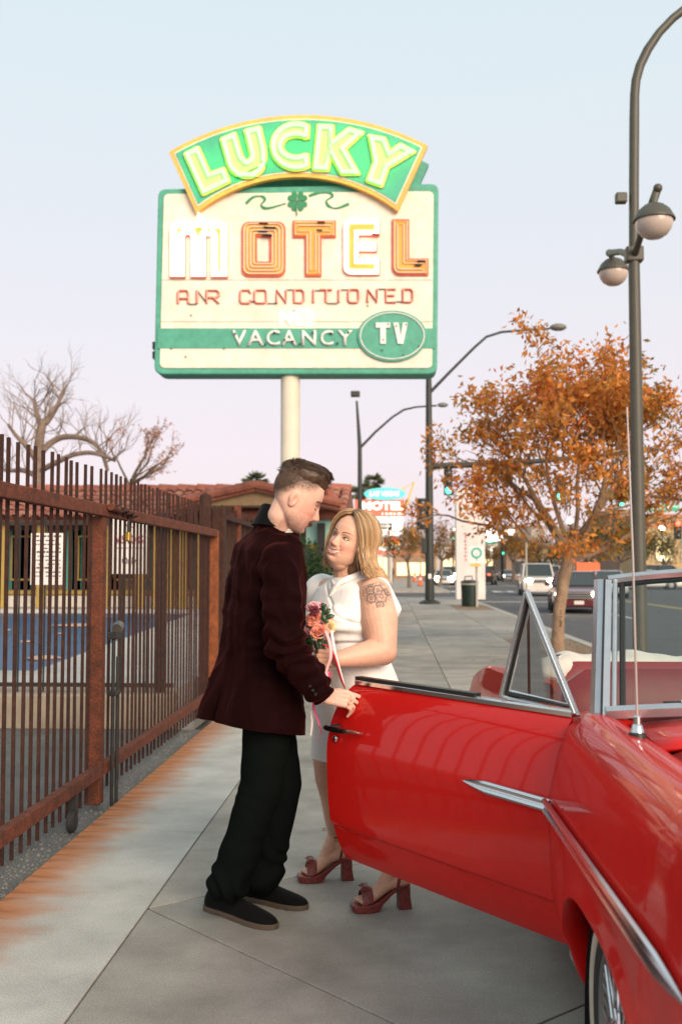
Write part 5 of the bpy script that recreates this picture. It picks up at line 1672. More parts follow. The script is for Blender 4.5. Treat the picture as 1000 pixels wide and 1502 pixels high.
def make_car(name, label, loc, rotz, paint_m, style, lit_front=False, lit_rear=False, chrome=True, group='traffic on the main road', fog=False, glare=1.0):
    t = thing(name, label, 'car', loc, rotz, group)
    P = lambda n, mb, m, par=t, **k: part(n, mb, m, par, local=True, **k)
    if style == 'sedan':
        L, W, zb, zr = 4.8, .90, .93, 1.45
        prof = [(-2.4, .70, .30, .62), (-2.33, .82, .22, .74), (-2.0, .88, .20, .82), (-1.0, W, .20, .93), (0, W, .20, .95), (1.3, W, .20, .97), (2.1, .88, .22, .98), (2.36, .82, .28, .92), (2.42, .74, .36, .70)]
        gh = [(-1.05, 1.80, .82, .93), (-.30, 1.05, .66, zr)]
        win_base = (-1.05, 1.75); win_top = (-.25, .95); rw = .62
    else:
        L, W, zb, zr = 4.9, .96, 1.10, 1.85
        prof = [(-2.42, .78, .36, .95), (-2.36, .90, .28, 1.02), (-1.9, .95, .26, 1.08), (-1.0, W, .26, 1.12), (0, W, .26, 1.12), (1.6, W, .26, 1.12), (2.3, .94, .28, 1.10), (2.42, .86, .36, 1.0)]
        win_base = (-1.05, 2.30); win_top = (-.45, 1.95); rw = .74
    P('body', MB().loft([ring8(*p) for p in prof]), paint_m, smooth=35)
    # cabin
    ya, yb = win_base; ta, tb_ = win_top
    wb = W * .88
    zbb = zb + .01
    ghv = [(-wb, ya, zbb), (wb, ya, zbb), (wb, yb, zbb), (-wb, yb, zbb)]
    topv = [(-rw, ta, zr - .04), (rw, ta, zr - .04), (rw, tb_, zr - .04), (-rw, tb_, zr - .04)]
    cabin = P('cabin_glass', MB().loft([ghv, topv]), m_carglass)
    P('roof', MB().loft([[(-rw - .02, ta - .06, zr - .05), (rw + .02, ta - .06, zr - .05), (rw + .02, tb_ + .06, zr - .05), (-rw - .02, tb_ + .06, zr - .05)], [(-rw * .86, ta + .12, zr), (rw * .86, ta + .12, zr), (rw * .86, tb_ - .12, zr), (-rw * .86, tb_ - .12, zr)]]), paint_m, smooth=50, bevel=.02)
    for (a, b) in zip(ghv, topv):
        P('pillar', MB().bar(Vector(a) + Vector((0, 0, -.02)), b, .07, .07), paint_m)
    for s in (-1, 1):
        P('pillar', MB().bar((s * wb, (ya + yb) / 2, zbb), (s * rw, (ta + tb_) / 2, zr - .05), .02, .09), paint_m)
        m_ = P('mirror', MB().ell((s * (W + .10), ya + .35, zb + .06), (.11, .07, .075), nu=10, nv=6), paint_m, smooth=True)
    # wheels
    wr = .33 if style == 'sedan' else .38
    for y in (-L * .30, L * .29):
        for s in (-1, 1):
            c = (s * (W - .11), y, wr)
            w_ = P('wheel', MB().lathe([(wr * .55, -.11), (wr * .9, -.11), (wr, -.08), (wr, .08), (wr * .9, .11), (wr * .55, .11)], c, (1, 0, 0), n=22, ring=True), m_rubber, smooth=True)
            P('rim', MB().lathe([(0, .10), (wr * .2, .115), (wr * .56, .095), (wr * .62, .118), (wr * .66, .10)] if s > 0 else [(0, -.10), (wr * .2, -.115), (wr * .56, -.095), (wr * .62, -.118), (wr * .66, -.10)], c, (1, 0, 0), n=18), m_rim, w_, smooth=True)
            P('wheel_arch', MB().lathe([(wr * 1.22, s * .0), (wr * 1.22, s * .128), (wr * 1.04, s * .128), (wr * 1.04, s * .0)], c, (1, 0, 0), n=22, ring=True), m_black)
    # front
    fy = -2.42
    hz = .66 if style == 'sedan' else .88
    for s in (-1, 1):
        P('headlight', MB().ell((s * .60, fy + .03, hz), (.17 * glare, .11 * glare, .09 * glare), nu=12, nv=8), m_head if lit_front else m_headd, smooth=True)
        if fog:
            P('fog_lamp', MB().ell((s * .64, fy - .02, .40), (.10, .08, .065), nu=10, nv=6), m_amber, smooth=True)
        P('tail_light', MB().ell((s * .66, 2.40, .82 if style == 'sedan' else 1.0), (.15, .07, .09), nu=12, nv=8), m_tail if lit_rear else m_taild, smooth=True)
    gz = hz - .05
    P('grille', MB().box(-.46, .46, fy - .01, fy + .12, gz - .10, gz + .10), m_black, bevel=.02)
    for k in range(3):
        P('grille_bar', MB().box(-.46, .46, fy - .022, fy - .004, gz - .085 + k * .08, gz - .065 + k * .08), m_rim)
    P('bumper', MB().loft([ring8(fy - .03, .72, .26, .46, .98), ring8(fy + .2, .86, .24, .48, .98)]), paint_m, smooth=35)
    P('number_plate', MB().box(-.16, .16, fy - .05, fy - .035, .32, .44), m_plate)
    P('rear_plate', MB().box(-.16, .16, 2.43, 2.45, .60, .72), m_plate)
    return t
m_p_red = mat('car_dark_red', (0.085, 0.012, 0.013), 0.25, coat=.6)
m_p_silver = mat('car_silver', (0.46, 0.44, 0.42), 0.3, metal=.3, coat=.5)
m_p_white = mat('car_white', (0.62, 0.58, 0.54), 0.35, coat=.4)
m_p_black = mat('car_black', (0.02, 0.022, 0.02), 0.25, coat=.5)
m_p_blue = mat('car_grey_blue', (0.30, 0.32, 0.33), 0.3, coat=.5)
RZ = -.13
make_car('parked_car', 'dark red sedan with lit headlights behind the autumn tree', (at_y(843, 880, 37.5).x, 37.5, RZ), R(-7), m_p_red, 'sedan', True, fog=True, glare=1.2)
make_car('suv', 'pale SUV driving with bright headlights left of the tree trunk', (at_y(787, 860, 60).x, 60, RZ), R(-4), m_p_white, 'suv', True, glare=1.35)
make_car('car', 'oncoming car with headlights on far behind the walker', (at_y(641, 843, 150).x, 150, RZ), R(0), m_p_silver, 'sedan', True, glare=2.2)
make_car('car', 'car with red tail lights far up the road beside the pylon', (at_y(722, 843, 140).x, 140, RZ), R(180), m_p_red, 'sedan', False, True)
make_car('car', 'silver car driving away with red tail lights on', (at_y(888, 850, 56).x, 56, RZ), R(176), m_p_blue, 'sedan', False, True)
make_car('car', 'oncoming car with glaring headlights behind the signal pole', (at_y(650, 850, 96).x, 96, RZ), R(0), m_p_silver, 'sedan', True, fog=True, glare=2.0)
make_car('suv', 'second oncoming car with headlights on behind the glaring one', (at_y(659, 845, 118).x, 118, RZ), R(0), m_p_white, 'suv', True, glare=2.0)
make_car('suv', 'dark SUV with a red tail light beside the bus stop flag', (at_y(711, 845, 100).x, 100, RZ), R(168), m_p_black, 'suv', False, True)
make_car('car', 'white sedan roof showing above the windshield frame', (at_y(952, 845, 78).x, 78, RZ), R(82), m_p_white, 'sedan')
make_car('suv', 'dark car parked by the tan shop block', (at_y(975, 845, 84).x, 84, RZ), R(85), m_p_black, 'suv', False, True)
make_car('car', 'distant white car right of the pale SUV', (at_y(806, 845, 92).x, 92, RZ), R(-3), m_p_white, 'suv', True)
make_car('car', 'far grey car waiting beside the yellow brown tree', (at_y(742, 845, 135).x, 135, RZ), R(0), m_p_silver, 'sedan', True)
# orange barrier board behind the silver car
bb = at_y(862, 828, 80)
t = thing('road_barrier', 'orange and white roadwork barrier behind the silver car', 'barrier', (bb.x, 80, RZ))
part('panel', MB().box(bb.x - .9, bb.x + .9, 80, 80.1, .45, 1.9), m_cone, t)
part('white_stripe', MB().box(bb.x - .9, bb.x + .9, 79.97, 79.995, .9, 1.25), m_white_s, t)
for s in (-1, 1):
    part('leg', MB().bar((bb.x + s * .7, 80.05, RZ), (bb.x + s * .7, 80.05, .45), .08, .08, up=(0, 1, 0)), m_white_s, t)

# the walker far along the pavement, back to the camera, in dark clothes
wy_ = 108.0
wx_ = at_y(574, 840, wy_).x
wk = thing('person', 'person in dark clothes walking far along the pavement', 'person', (wx_, wy_, 0))
b_ = lambda f, l, z: Vector((wx_ + l, wy_ + f, z))
sk_ = MB()
sk_.ell(b_(.02, 0, 1.63), (.08, .095, .115)); sk_.capsule(b_(0, 0, 1.52), b_(0, 0, 1.40), .055, .06)
sk_.capsule(b_(0, 0, 1.38), b_(0, 0, .98), .14, .13)
for s in (-1, 1):
    sk_.capsule(b_(0, s * .16, 1.40), b_(-.02, s * .22, 1.12), .05, .042); sk_.capsule(b_(-.02, s * .22, 1.12), b_(.04 * s, s * .23, .86), .042, .032)
    sk_.capsule(b_(.04 * s, s * .23, .84), b_(.06 * s, s * .23, .76), .035, .022)
    sk_.capsule(b_(0, s * .09, .95), b_(.08 * s, s * .10, .50), .085, .055); sk_.capsule(b_(.08 * s, s * .10, .50), b_(.12 * s - .04, s * .10, .08), .055, .035)
me_ = remesh(sk_, .016, 3, 'body')
me_.transform(Matrix.Translation(-chain_off(wk)))
link_mesh('body', me_, mat('far_skin', (.45, .27, .2), .6), wk)
ck_ = MB()
ck_.capsule(b_(0, 0, 1.36), b_(0, 0, .88), .175, .19)
for s in (-1, 1):
    ck_.capsule(b_(0, s * .17, 1.41), b_(-.02, s * .225, 1.12), .072, .06); ck_.capsule(b_(-.02, s * .225, 1.12), b_(.04 * s, s * .235, .87), .06, .05)
me_ = remesh(ck_, .016, 4, 'coat'); me_.transform(Matrix.Translation(-chain_off(wk)))
link_mesh('coat', me_, mat('dark_coat', (.015, .016, .017), .85), wk)
for s in (-1, 1):
    tk_ = MB(); tk_.capsule(b_(0, s * .09, .92), b_(.08 * s, s * .10, .50), .11, .08); tk_.capsule(b_(.08 * s, s * .10, .50), b_(.12 * s - .04, s * .10, .10), .08, .062)
    me_ = remesh(tk_, .016, 3, 'trouser_leg'); me_.transform(Matrix.Translation(-chain_off(wk)))
    link_mesh('trouser_leg', me_, mat('dark_trousers', (.012, .013, .015), .85), wk)
    part('shoe', MB().loft([[b_(.12 * s - .10 + t, s * .10 + a * w, z) for a, z in ((-1, .0), (1, .0), (1, h), (-1, h))] for t, w, h in ((0, .035, .08), (.12, .045, .08), (.24, .035, .04))]), m_black, wk)
part('hair', MB().ell(b_(-.005, 0, 1.665), (.095, .105, .105), nu=14, nv=10), mat('far_hair', (.02, .014, .01), .7), wk, smooth=True)
# ================================================================== THE RED CONVERTIBLE
m_red = mat('convertible_red', (0.58, 0.010, 0.007), 0.45, spec=0.10, coat=0.60, var=0.05, vscale=30)
MATS['convertible_red'].node_tree.nodes['Principled BSDF'].inputs['Coat Roughness'].default_value = 0.045
m_chrome = mat('chrome', (0.68, 0.69, 0.70), 0.17, metal=1.0)
m_alu = mat('brushed_frame', (0.47, 0.50, 0.52), 0.26, metal=0.75, var=0.08, vscale=20)
m_trimblk = mat('black_trim', (0.012, 0.013, 0.012), 0.45)
m_tyre = mat('tyre', (0.022, 0.022, 0.022), 0.7, bump=.1, bscale=80)
m_wwall = mat('whitewall', (0.50, 0.44, 0.36), 0.65, var=.1, vscale=20)
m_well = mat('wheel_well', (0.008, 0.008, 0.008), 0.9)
m_vinyl = mat('red_vinyl', (0.20, 0.020, 0.022), 0.42, var=.1, vscale=12, bump=.06, bscale=200)
m_canvas = mat('cream_canvas', (0.62, 0.57, 0.49), 0.8, var=.12, vscale=7, bump=.25, bscale=16)
m_wind = glass_mat('windshield_glass', (0.80, 0.88, 0.86))
m_wind2 = glass_mat('vent_glass', (0.90, 0.94, 0.93))
m_brown = mat('brown_trim', (0.30, 0.075, 0.03), 0.25, coat=.6)

XS = 0.455           # outermost plane of the kerb-side flank
XC = 1.385           # car centre line
HY = 3.06            # hinge line
cv = thing('convertible', 'bright red open-top classic convertible with its kerb-side door swung open', 'car', (XC, 3.9, 0))
SP = [(.20, .110), (.26, .078), (.30, .055), (.36, .034), (.402, .025), (.412, .013), (.425, .010), (.55, .003), (.66, .000), (.70, .000), (.73, .006), (.80, .020), (.87, .038), (.915, .058), (.94, .080), (.952, .105)]
def sidex(z):
    for (a, b), (c, d) in zip(SP[:-1], SP[1:]):
        if z <= c:
            t = (z - a) / (c - a)
            t = max(0, t)
            return b + (d - b) * t
    return SP[-1][1]
def mir(x):
    return 2 * XC - x

WYF, WYR = 2.385, 5.20
def arch_z(y, base):
    for wy, a in ((WYF, .445), (WYR, .43)):
        u = abs(y - wy) / a
        if u < 1:
            return max(base, .30 + .285 * (1 - u ** 2.7) ** (1 / 2.7))
    return base

# ---- front clip: fender skins, hood
ys_f = sorted(set([1.50, 1.56, 1.64, 1.72, 1.80, 1.88, 1.935, 1.945, 1.96, 1.98, 2.01, 2.05, 2.10, 2.16, 2.23, 2.30, 2.38, 2.46, 2.53, 2.60, 2.66, 2.71, 2.75, 2.78, 2.80, 2.815, 2.825, 2.835, 2.88, 2.94, 3.0, HY]))
def nose(y):
    """inward taper and drop towards the grille"""
    t = max(0.0, (1.70 - y) / .20)
    return .05 * t * t, .035 * t * t
NZ = 20
def fender_ring(y, side):
    zb = arch_z(y, .235)
    tx_, tz_ = nose(y)
    pts = []
    inarch = zb > .24
    # inner return of the wheel lip
    def X(dx):
        x = XS + dx
        return x if side > 0 else mir(x)
    dx0 = sidex(zb)
    pts.append((X(dx0 + .055 + tx_), y, zb + (.012 if inarch else .03)))
    pts.append((X(dx0 + .006 + tx_ - (.012 if inarch else 0)), y, zb - .003))
    for k in range(NZ + 1):
        z = zb + (.952 - zb) * (k / NZ)
        dx = sidex(z)
        if inarch or abs(y - WYF) < .52:
            dd = z - arch_z(y, .235) if inarch else abs(abs(y - WYF) - .445)
            dx -= .014 * math.exp(-(max(dd, 0) / .035) ** 2) * min(1, max(0, (.66 - z) / .06))
        pts.append((X(dx + tx_), y, z - tz_ * (z / .95)))
    # over the crown of the fender to the hood seam
    for dx, z in ((.125, .957), (.15, .956), (.18, .948), (.205, .934), (.228, .922), (.236, .915), (.238, .90)):
        pts.append((X(dx + tx_ * .6), y, z - tz_))
    return pts
for side in (1, -1):
    part('front_fender', MB().loft([fender_ring(y, side) for y in ys_f], closed=False), m_red, cv, smooth=32, solid=.006)
hood = []
ys_h = [1.52, 1.6, 1.75, 1.95, 2.2, 2.45, 2.68]
for y in ys_h:
    r = []
    tx_, tz_ = nose(y)
    n = 18
    for k in range(n + 1):
        u = -1 + 2 * k / n
        hw = (XC - XS) - .245
        z = .916 + .052 * (1 - abs(u) ** 2.4) + (.012 * math.exp(-(u / .14) ** 2)) - tz_
        if k in (0, n):
            z -= .018
        r.append((XC + u * hw, y, z))
    hood.append(r)
part('hood', MB().loft(hood, closed=False), m_red, cv, smooth=32, solid=.008)
cowl = []
for y, up in ((2.69, 0.0), (2.74, .006), (2.82, .012), (2.95, .012)):
    r = []
    n = 18
    for k in range(n + 1):
        u = -1 + 2 * k / n
        hw = (XC - XS) - .240
        yy = y + .10 * (u * u) * (1 if y > 2.7 else 0)
        r.append((XC + u * hw, yy, .914 + .052 * (1 - abs(u) ** 2.4) + up))
    cowl.append(r)
part('cowl', MB().loft(cowl, closed=False), m_red, cv, smooth=32, solid=.008)
# corner of the cowl between fender crown and pillar
for side in (1, -1):
    X = (lambda x: x) if side > 0 else mir
    part('cowl_corner', MB().loft([[(X(XS + .105), y, .945), (X(XS + .16), y, .956), (X(XS + .25), y, .935), (X(XS + .25), y, .80), (X(XS + .12), y, .80)] for y in (HY + .002, HY + .10)]), m_red, cv, smooth=40)
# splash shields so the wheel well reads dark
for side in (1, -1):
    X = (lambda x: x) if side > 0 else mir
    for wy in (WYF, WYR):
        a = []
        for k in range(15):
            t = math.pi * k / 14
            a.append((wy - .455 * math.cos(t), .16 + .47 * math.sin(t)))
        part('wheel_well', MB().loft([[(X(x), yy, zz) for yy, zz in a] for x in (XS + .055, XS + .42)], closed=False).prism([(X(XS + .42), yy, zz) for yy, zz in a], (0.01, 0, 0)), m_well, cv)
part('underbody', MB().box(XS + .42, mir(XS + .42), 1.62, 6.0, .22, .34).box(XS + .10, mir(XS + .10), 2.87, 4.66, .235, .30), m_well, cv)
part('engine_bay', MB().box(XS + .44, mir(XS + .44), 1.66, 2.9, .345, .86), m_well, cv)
# front face: grille, lamps, bumper
gm = part('grille', MB().box(XS + .16, mir(XS + .16), 1.53, 1.58, .52, .84), m_trimblk, cv, bevel=.02)
for k in range(11):
    part('grille_bar', MB().box(XS + .17, mir(XS + .17), 1.505, 1.532, .535 + k * .028, .545 + k * .028), m_chrome, gm)
for s in (1, -1):
    X = (lambda x: x) if s > 0 else mir
    h_ = part('headlight', MB().lathe([(0, .035), (.06, .028), (.085, .01), (.09, 0)], (X(XS + .18), 1.50, .70), (0, -1, 0), n=24), m_headd, cv, smooth=True)
    part('bezel', MB().lathe([(.09, .0), (.105, .03), (.12, .0), (.115, -.05), (.09, -.04)], (X(XS + .18), 1.50, .70), (0, -1, 0), n=28, ring=True), m_chrome, h_, smooth=True)
part('front_panel', MB().box(XS + .09, mir(XS + .09), 1.56, 1.62, .36, .885), m_red, cv, bevel=.02)
part('front_bumper', MB().loft([[(XC + u * 0.93, 1.42 + .16 * abs(u) ** 3 + dy, .44 + dz) for (dy, dz) in ((0, -.07), (-.03, -.03), (-.03, .04), (0, .07), (.04, .05), (.04, -.05))] for u in [(-1 + 2 * k / 16) for k in range(17)]]), m_chrome, cv, smooth=40)

# ---- wheels: narrow whitewall, dished grey centre, wire spokes
def wheel(x, y, s):
    c = Vector((x, y, .315))
    ax = Vector((-s, 0, 0))
    w = part('wheel', MB().lathe([(.20, -.09), (.275, -.095), (.312, -.075), (.322, -.04), (.322, .04), (.312, .075), (.285, .094), (.262, .099), (.235, .099), (.222, .094), (.205, .08), (.2, .0)], c, ax, n=48, ring=True), m_tyre, cv, smooth=40)
    part('whitewall', MB().lathe([(.268, .1000), (.264, .1045), (.240, .1045), (.236, .1000)], c, ax, n=48, ring=True), m_wwall, w, smooth=True)
    part('rim', MB().lathe([(.212, .088), (.203, .094), (.196, .088), (.185, .05), (.12, .03), (.05, .03), (0, .03)], c, ax, n=40), mat('wheel_dish', (0.20, 0.195, 0.18), 0.42, metal=.5), w, smooth=40)
    hub = part('hub', MB().lathe([(.05, .03), (.05, .09), (.038, .112), (.02, .122), (0, .124)], c, ax, n=20), m_chrome, w, smooth=True)
    sd, u_, _ = basis(ax)
    for k in range(40):
        a = 2 * math.pi * k / 40
        b = a + (.45 if k % 2 else -.45)
        r1 = c + ax * .085 + (sd * math.cos(a) + u_ * math.sin(a)) * .195
        r0 = c + ax * (.09 if k % 4 < 2 else .06) + (sd * math.cos(b) + u_ * math.sin(b)) * .048
        part('spoke', MB().tube([r0, r1], .0034, 5), m_chrome, w)
for side, x in ((1, XS + .138), (-1, mir(XS + .138))):
    for wy in (WYF, WYR):
        wheel(x, wy, side)

# ---- flank trim on the fender (pointed front end)
def flank_trim(P0, P1, nrm, h, name, parent, taper0, taper1, n=16):
    P0, P1, nrm = Vector(P0), Vector(P1), Vector(nrm).normalized()
    rings = []
    up = Vector((0, 0, 1))
    for k in range(n + 1):
        t = k / n
        s = 1.0
        if taper0 and t < taper0: s = max(.04, (t / taper0) ** .7)
        if taper1 and t > 1 - taper1: s = max(.04, ((1 - t) / taper1) ** .7)
        c = P0.lerp(P1, t)
        hh = h * s
        pr = [(-.5, .002), (-.46, .010), (-.30, .014), (-.16, .008), (0, .006), (.16, .008), (.30, .016), (.46, .011), (.5, .002)]
        rings.append([c + up * (a * hh) + nrm * (b * s) for a, b in pr] + [c - nrm * .004])
    return part(name, MB().loft(rings), m_chrome, parent, smooth=30)
flank_trim((XS - .008, HY - .005, .690), (XS - .008, 1.62, .712), (-1, 0, 0.05), .044, 'side_trim', cv, 0, .13)
flank_trim((mir(XS - .008), HY - .005, .690), (mir(XS - .008), 1.62, .712), (1, 0, 0.05), .044, 'side_trim', cv, 0, .13)
# thin sill strip behind the wheel
part('sill_strip', MB().bar((XS + .075, 2.86, .262), (XS + .06, HY, .27), .012, .02), m_chrome, cv)

# ---- the open door, hinged at HY
ANG = R(38.5)
dv = Vector((-math.sin(ANG), math.cos(ANG), 0))          # along the door, away from the hinge
dn = Vector((-math.cos(ANG), -math.sin(ANG), 0))         # its outside normal
HP = Vector((XS + .075, HY + .035, 0))
def D(u, off, z):
    """u along the door, off outward from the sheet-metal reference plane"""
    return HP + dv * u + dn * off + Vector((0, 0, z))
def dside(z):
    return .075 - sidex(z)
DL = 1.172
def rear_u(z):
    t = (z - .27) / .68
    return DL - .035 * max(0, (.45 - t) / .45) ** 2 - .085 * max(0, (t - .72) / .28) ** 1.8
zs = [.275, .285, .30, .33, .37, .392, .402, .412, .425, .46, .52, .58, .64, .68, .71, .74, .78, .82, .86, .89, .915, .93, .942]
us = [0, .01, .03, .08, .16, .26, .38, .5, .62, .74, .86, .96, 1.04]
def door_grid(back):
    rows = []
    for z in zs:
        ru = rear_u(z)
        row = []
        for k in range(17):
            u = ru * k / 16
            o = dside(z) - .006 * ((u / DL) ** 2)
            if back:
                o = -.055 if z < .9 else -.02
            row.append(D(u if not back else max(.012, min(u, ru - .012)), o, z))
        rows.append(row)
    return rows
fr_, bk_ = door_grid(False), door_grid(True)
dm = MB()
nr, nc = len(fr_), 17
dm.v = [tuple(p) for r in fr_ for p in r] + [tuple(p) for r in bk_ for p in r]
O_ = nr * nc
for i in range(nr - 1):
    for j in range(nc - 1):
        a = i * nc + j
        dm.f.append((a, a + 1, a + nc + 1, a + nc)); dm.f.append((O_ + a, O_ + a + nc, O_ + a + nc + 1, O_ + a + 1))
for j in range(nc - 1):
    dm.f.append((j, O_ + j, O_ + j + 1, j + 1)); a = (nr - 1) * nc + j
    dm.f.append((a, a + 1, O_ + a + 1, O_ + a))
for i in range(nr - 1):
    a = i * nc; dm.f.append((a, a + nc, O_ + a + nc, O_ + a)); a = i * nc + nc - 1
    dm.f.append((a, O_ + a, O_ + a + nc, a + nc))
od = part('door', dm, m_red, cv, smooth=34, label='open kerb-side door with chrome handle')
part('door_card', MB().prism([D(.05, -.058, .33), D(1.08, -.058, .33), D(1.06, -.058, .90), D(.05, -.058, .90)], -dn * .012), m_vinyl, od, bevel=.004)
# belt line: chrome strip with a black seal behind it
tz = .951
part('belt_strip', MB().loft([[D(u, o, tz + h) for o, h in ((-.032, -.010), (.0, -.010), (.003, .004), (-.004, .010), (-.032, .010))] for u in (0.0, .35, .8, 1.082)]), m_chrome, od, smooth=30)
part('belt_seal', MB().loft([[D(u, o, tz + .0105 + h) for o, h in ((-.030, -.002), (.001, -.002), (.001, .009), (-.030, .009))] for u in (0.42, .8, 1.080)]), m_trimblk, od)
flank = flank_trim(D(.012, dside(.69) + .001, .690), D(.405, dside(.71) - .001, .700), dn, .042, 'side_trim', od, 0, .30)
# handle with push button
hu0, hu1, hz_ = 1.150, .945, .778
ho = dside(hz_) + .001
hd_ = part('door_handle', MB().loft([[D(u, ho + lift + a, hz_ + b) for a, b in ((0, -.011 * s), (.016, -.010 * s), (.022, 0), (.016, .010 * s), (0, .011 * s))] for u, lift, s in ((hu0, .020, .9), (hu0 - .03, .026, 1.0), (1.045, .026, .9), (.995, .018, .7), (hu1, .002, .35))]), m_chrome, od, smooth=40)
part('push_button', MB().lathe([(.016, 0), (.016, .03), (.012, .036), (0, .036)], D(1.105, ho, hz_), dn, n=16), m_trimblk, hd_, smooth=True)
part('key_lock', MB().lathe([(.013, 0), (.013, .006), (.009, .009), (0, .009)], D(1.11, dside(.735), .737), dn, n=16), m_chrome, od, smooth=True)
# vent window: chrome triangle standing on the front of the door
def Dp(px, py, off=-.018):
    o = HP + dn * off
    r_ = ray(px, py)
    t = (o - CAM).dot(dn) / r_.dot(dn)
    return CAM + r_ * t
va, vb, vc = Dp(738, 1022), Dp(774.5, 868), Dp(846, 1047)
print('vent', va, vb, vc)
fr = part('vent_frame', MB().tube([va, vb, vc, va], .008, 8), m_alu, od, smooth=True)
part('vent_frame_outer', MB().bar(va + dn * .008, vb + dn * .008, .012, .020, up=dn), m_alu, fr, bevel=.003)
part('vent_frame_front', MB().bar(vb + dn * .008, vc + dn * .008, .012, .018, up=dn), m_alu, fr, bevel=.003)
cen3 = (va + vb + vc) / 3
i_ = [p.lerp(cen3, .13) for p in (va, vb, vc)]
part('vent_seal', MB().tube(i_ + [i_[0]], .0085, 6), m_trimblk, fr)
i2 = [p.lerp(cen3, .2) for p in (va, vb, vc)]
part('vent_inner_frame', MB().tube([i2[0], i2[1], i2[2], i2[0]], .005, 6), m_chrome, fr, smooth=True)
part('vent_glass', MB().quad(*i_), m_wind2, fr)
lt = i_[1].lerp(i_[2], .52)
part('latch', MB().tube([lt - dn * .02, lt - dn * .04, lt - dn * .04 + Vector((-.012, 0, -.03))], .006, 6), m_chrome, fr, smooth=True)

# ---- windshield
wb_y, wt_y = 3.03, 3.34
def WS(u, t, inset=0.0):
    """u -1..1 across, t 0..1 up: wrapped windscreen surface"""
    hw = (.762 - .078 * t) - inset
    x = XC + u * hw
    y = wb_y - .05 + (wt_y - wb_y) * t + .13 * (abs(u) ** 2.6) - .03
    z = .955 + .040 * (1 - abs(u) ** 2.4) * (1 - t) + t * (.425 - .034 * abs(u) ** 3)
    return Vector((x, y, z))
nu = 24
U_ = [-1 + 2 * k / nu for k in range(nu + 1)]
part('windshield', MB().loft([[WS(u * .985, .02 + .96 * t) for u in U_] for t in (0, .25, .5, .75, 1)], closed=False), m_wind, cv, smooth=True)
def strip(pts, w, h, name, m, parent, up=None, n=10):
    return part(name, MB().tube(pts, w, n), m, parent, smooth=True)
hdr = part('windshield_header', MB().loft([[WS(u, 1) + Vector((0, dy, dz)) for dy, dz in ((-.016, -.013), (-.021, .002), (-.008, .013), (.035, .012), (.045, .0), (.016, -.011))] for u in U_]), m_alu, cv, smooth=40)
part('header_seal', MB().tube([WS(u * .97, .945) + Vector((0, .012, 0)) for u in U_], .010, 6), m_trimblk, hdr)
part('windshield_sill', MB().loft([[WS(u, 0) + Vector((0, dy, dz)) for dy, dz in ((-.022, -.014), (-.026, .010), (-.008, .022), (.02, .018), (.02, -.014))] for u in U_]), m_alu, cv, smooth=40)
for s in (-1, 1):
    ts = [k / 8 for k in range(9)]
    a = part('windshield_pillar', MB().loft([[WS(s, t) + Vector((s * dx, dy, 0)) for dx, dy in ((-.010, -.022), (.012, -.024), (.030, -.005), (.034, .045), (.014, .065), (-.008, .02))] for t in ts]), m_alu, cv, smooth=35)
    part('pillar_groove', MB().tube([WS(s, t) + Vector((s * .014, -.0255, 0)) for t in ts], .0035, 6), m_trimblk, a)
    part('pillar_inner_trim', MB().tube([WS(s * .968, t) + Vector((0, -.008, 0)) for t in ts], .008, 8), m_alu, a, smooth=True)
    part('pillar_seal', MB().tube([WS(s * .935, .03 + .92 * t) + Vector((0, .004, 0)) for t in ts], .009, 6), m_trimblk, a)
for s, lab in ((-1, 0), (1, 1)):
    part('sun_visor', MB().prism([WS(s * .66, .97) + Vector((0, .03, -.008)), WS(s * .12, .97) + Vector((0, .03, -.008)), WS(s * .12, .86) + Vector((0, .10, .0)), WS(s * .30, .80) + Vector((0, .10, 0)), WS(s * .62, .84) + Vector((0, .10, 0))], (0, .016, .004)), m_trimblk, cv, bevel=.005)
part('rear_mirror', MB().box(XC - .11, XC + .11, 3.31, 3.33, 1.22, 1.28), m_trimblk, cv, bevel=.008)
wp = part('wiper', MB().tube([WS(-.16, -.03) + Vector((0, -.06, .01)), WS(-.35, .03) + Vector((0, -.035, .008)), WS(-.74, .055) + Vector((0, -.026, .004))], .0055, 6), m_chrome, cv, smooth=True)
part('wiper_blade', MB().bar(WS(-.42, .035) + Vector((0, -.026, .002)), WS(-.80, .05) + Vector((0, -.016, .002)), .006, .012), m_trimblk, wp)

# ---- antenna on the fender crown
ab = Vector((XS + .165, 2.66, .953))
at_ = thing('car_antenna', 'thin chrome whip antenna standing on the red fender', 'antenna', ab)
part('base', MB().lathe([(.023, 0), (.0215, .012), (.017, .014)], ab, n=20), m_trimblk, at_, smooth=True)
part('collar', MB().lathe([(.017, .014), (.013, .030), (.0095, .034), (.0095, .052), (.006, .056)], ab, n=18), m_chrome, at_, smooth=40)
part('whip', MB().tube([ab + Vector((0, 0, .05)), ab + Vector((-.004, 0, .45)), ab + Vector((-.013, 0, .845))], [.0032, .0028, .0018], 8), mat('whip_steel', (0.62, 0.55, 0.50), .3, metal=.7), at_, smooth=True)

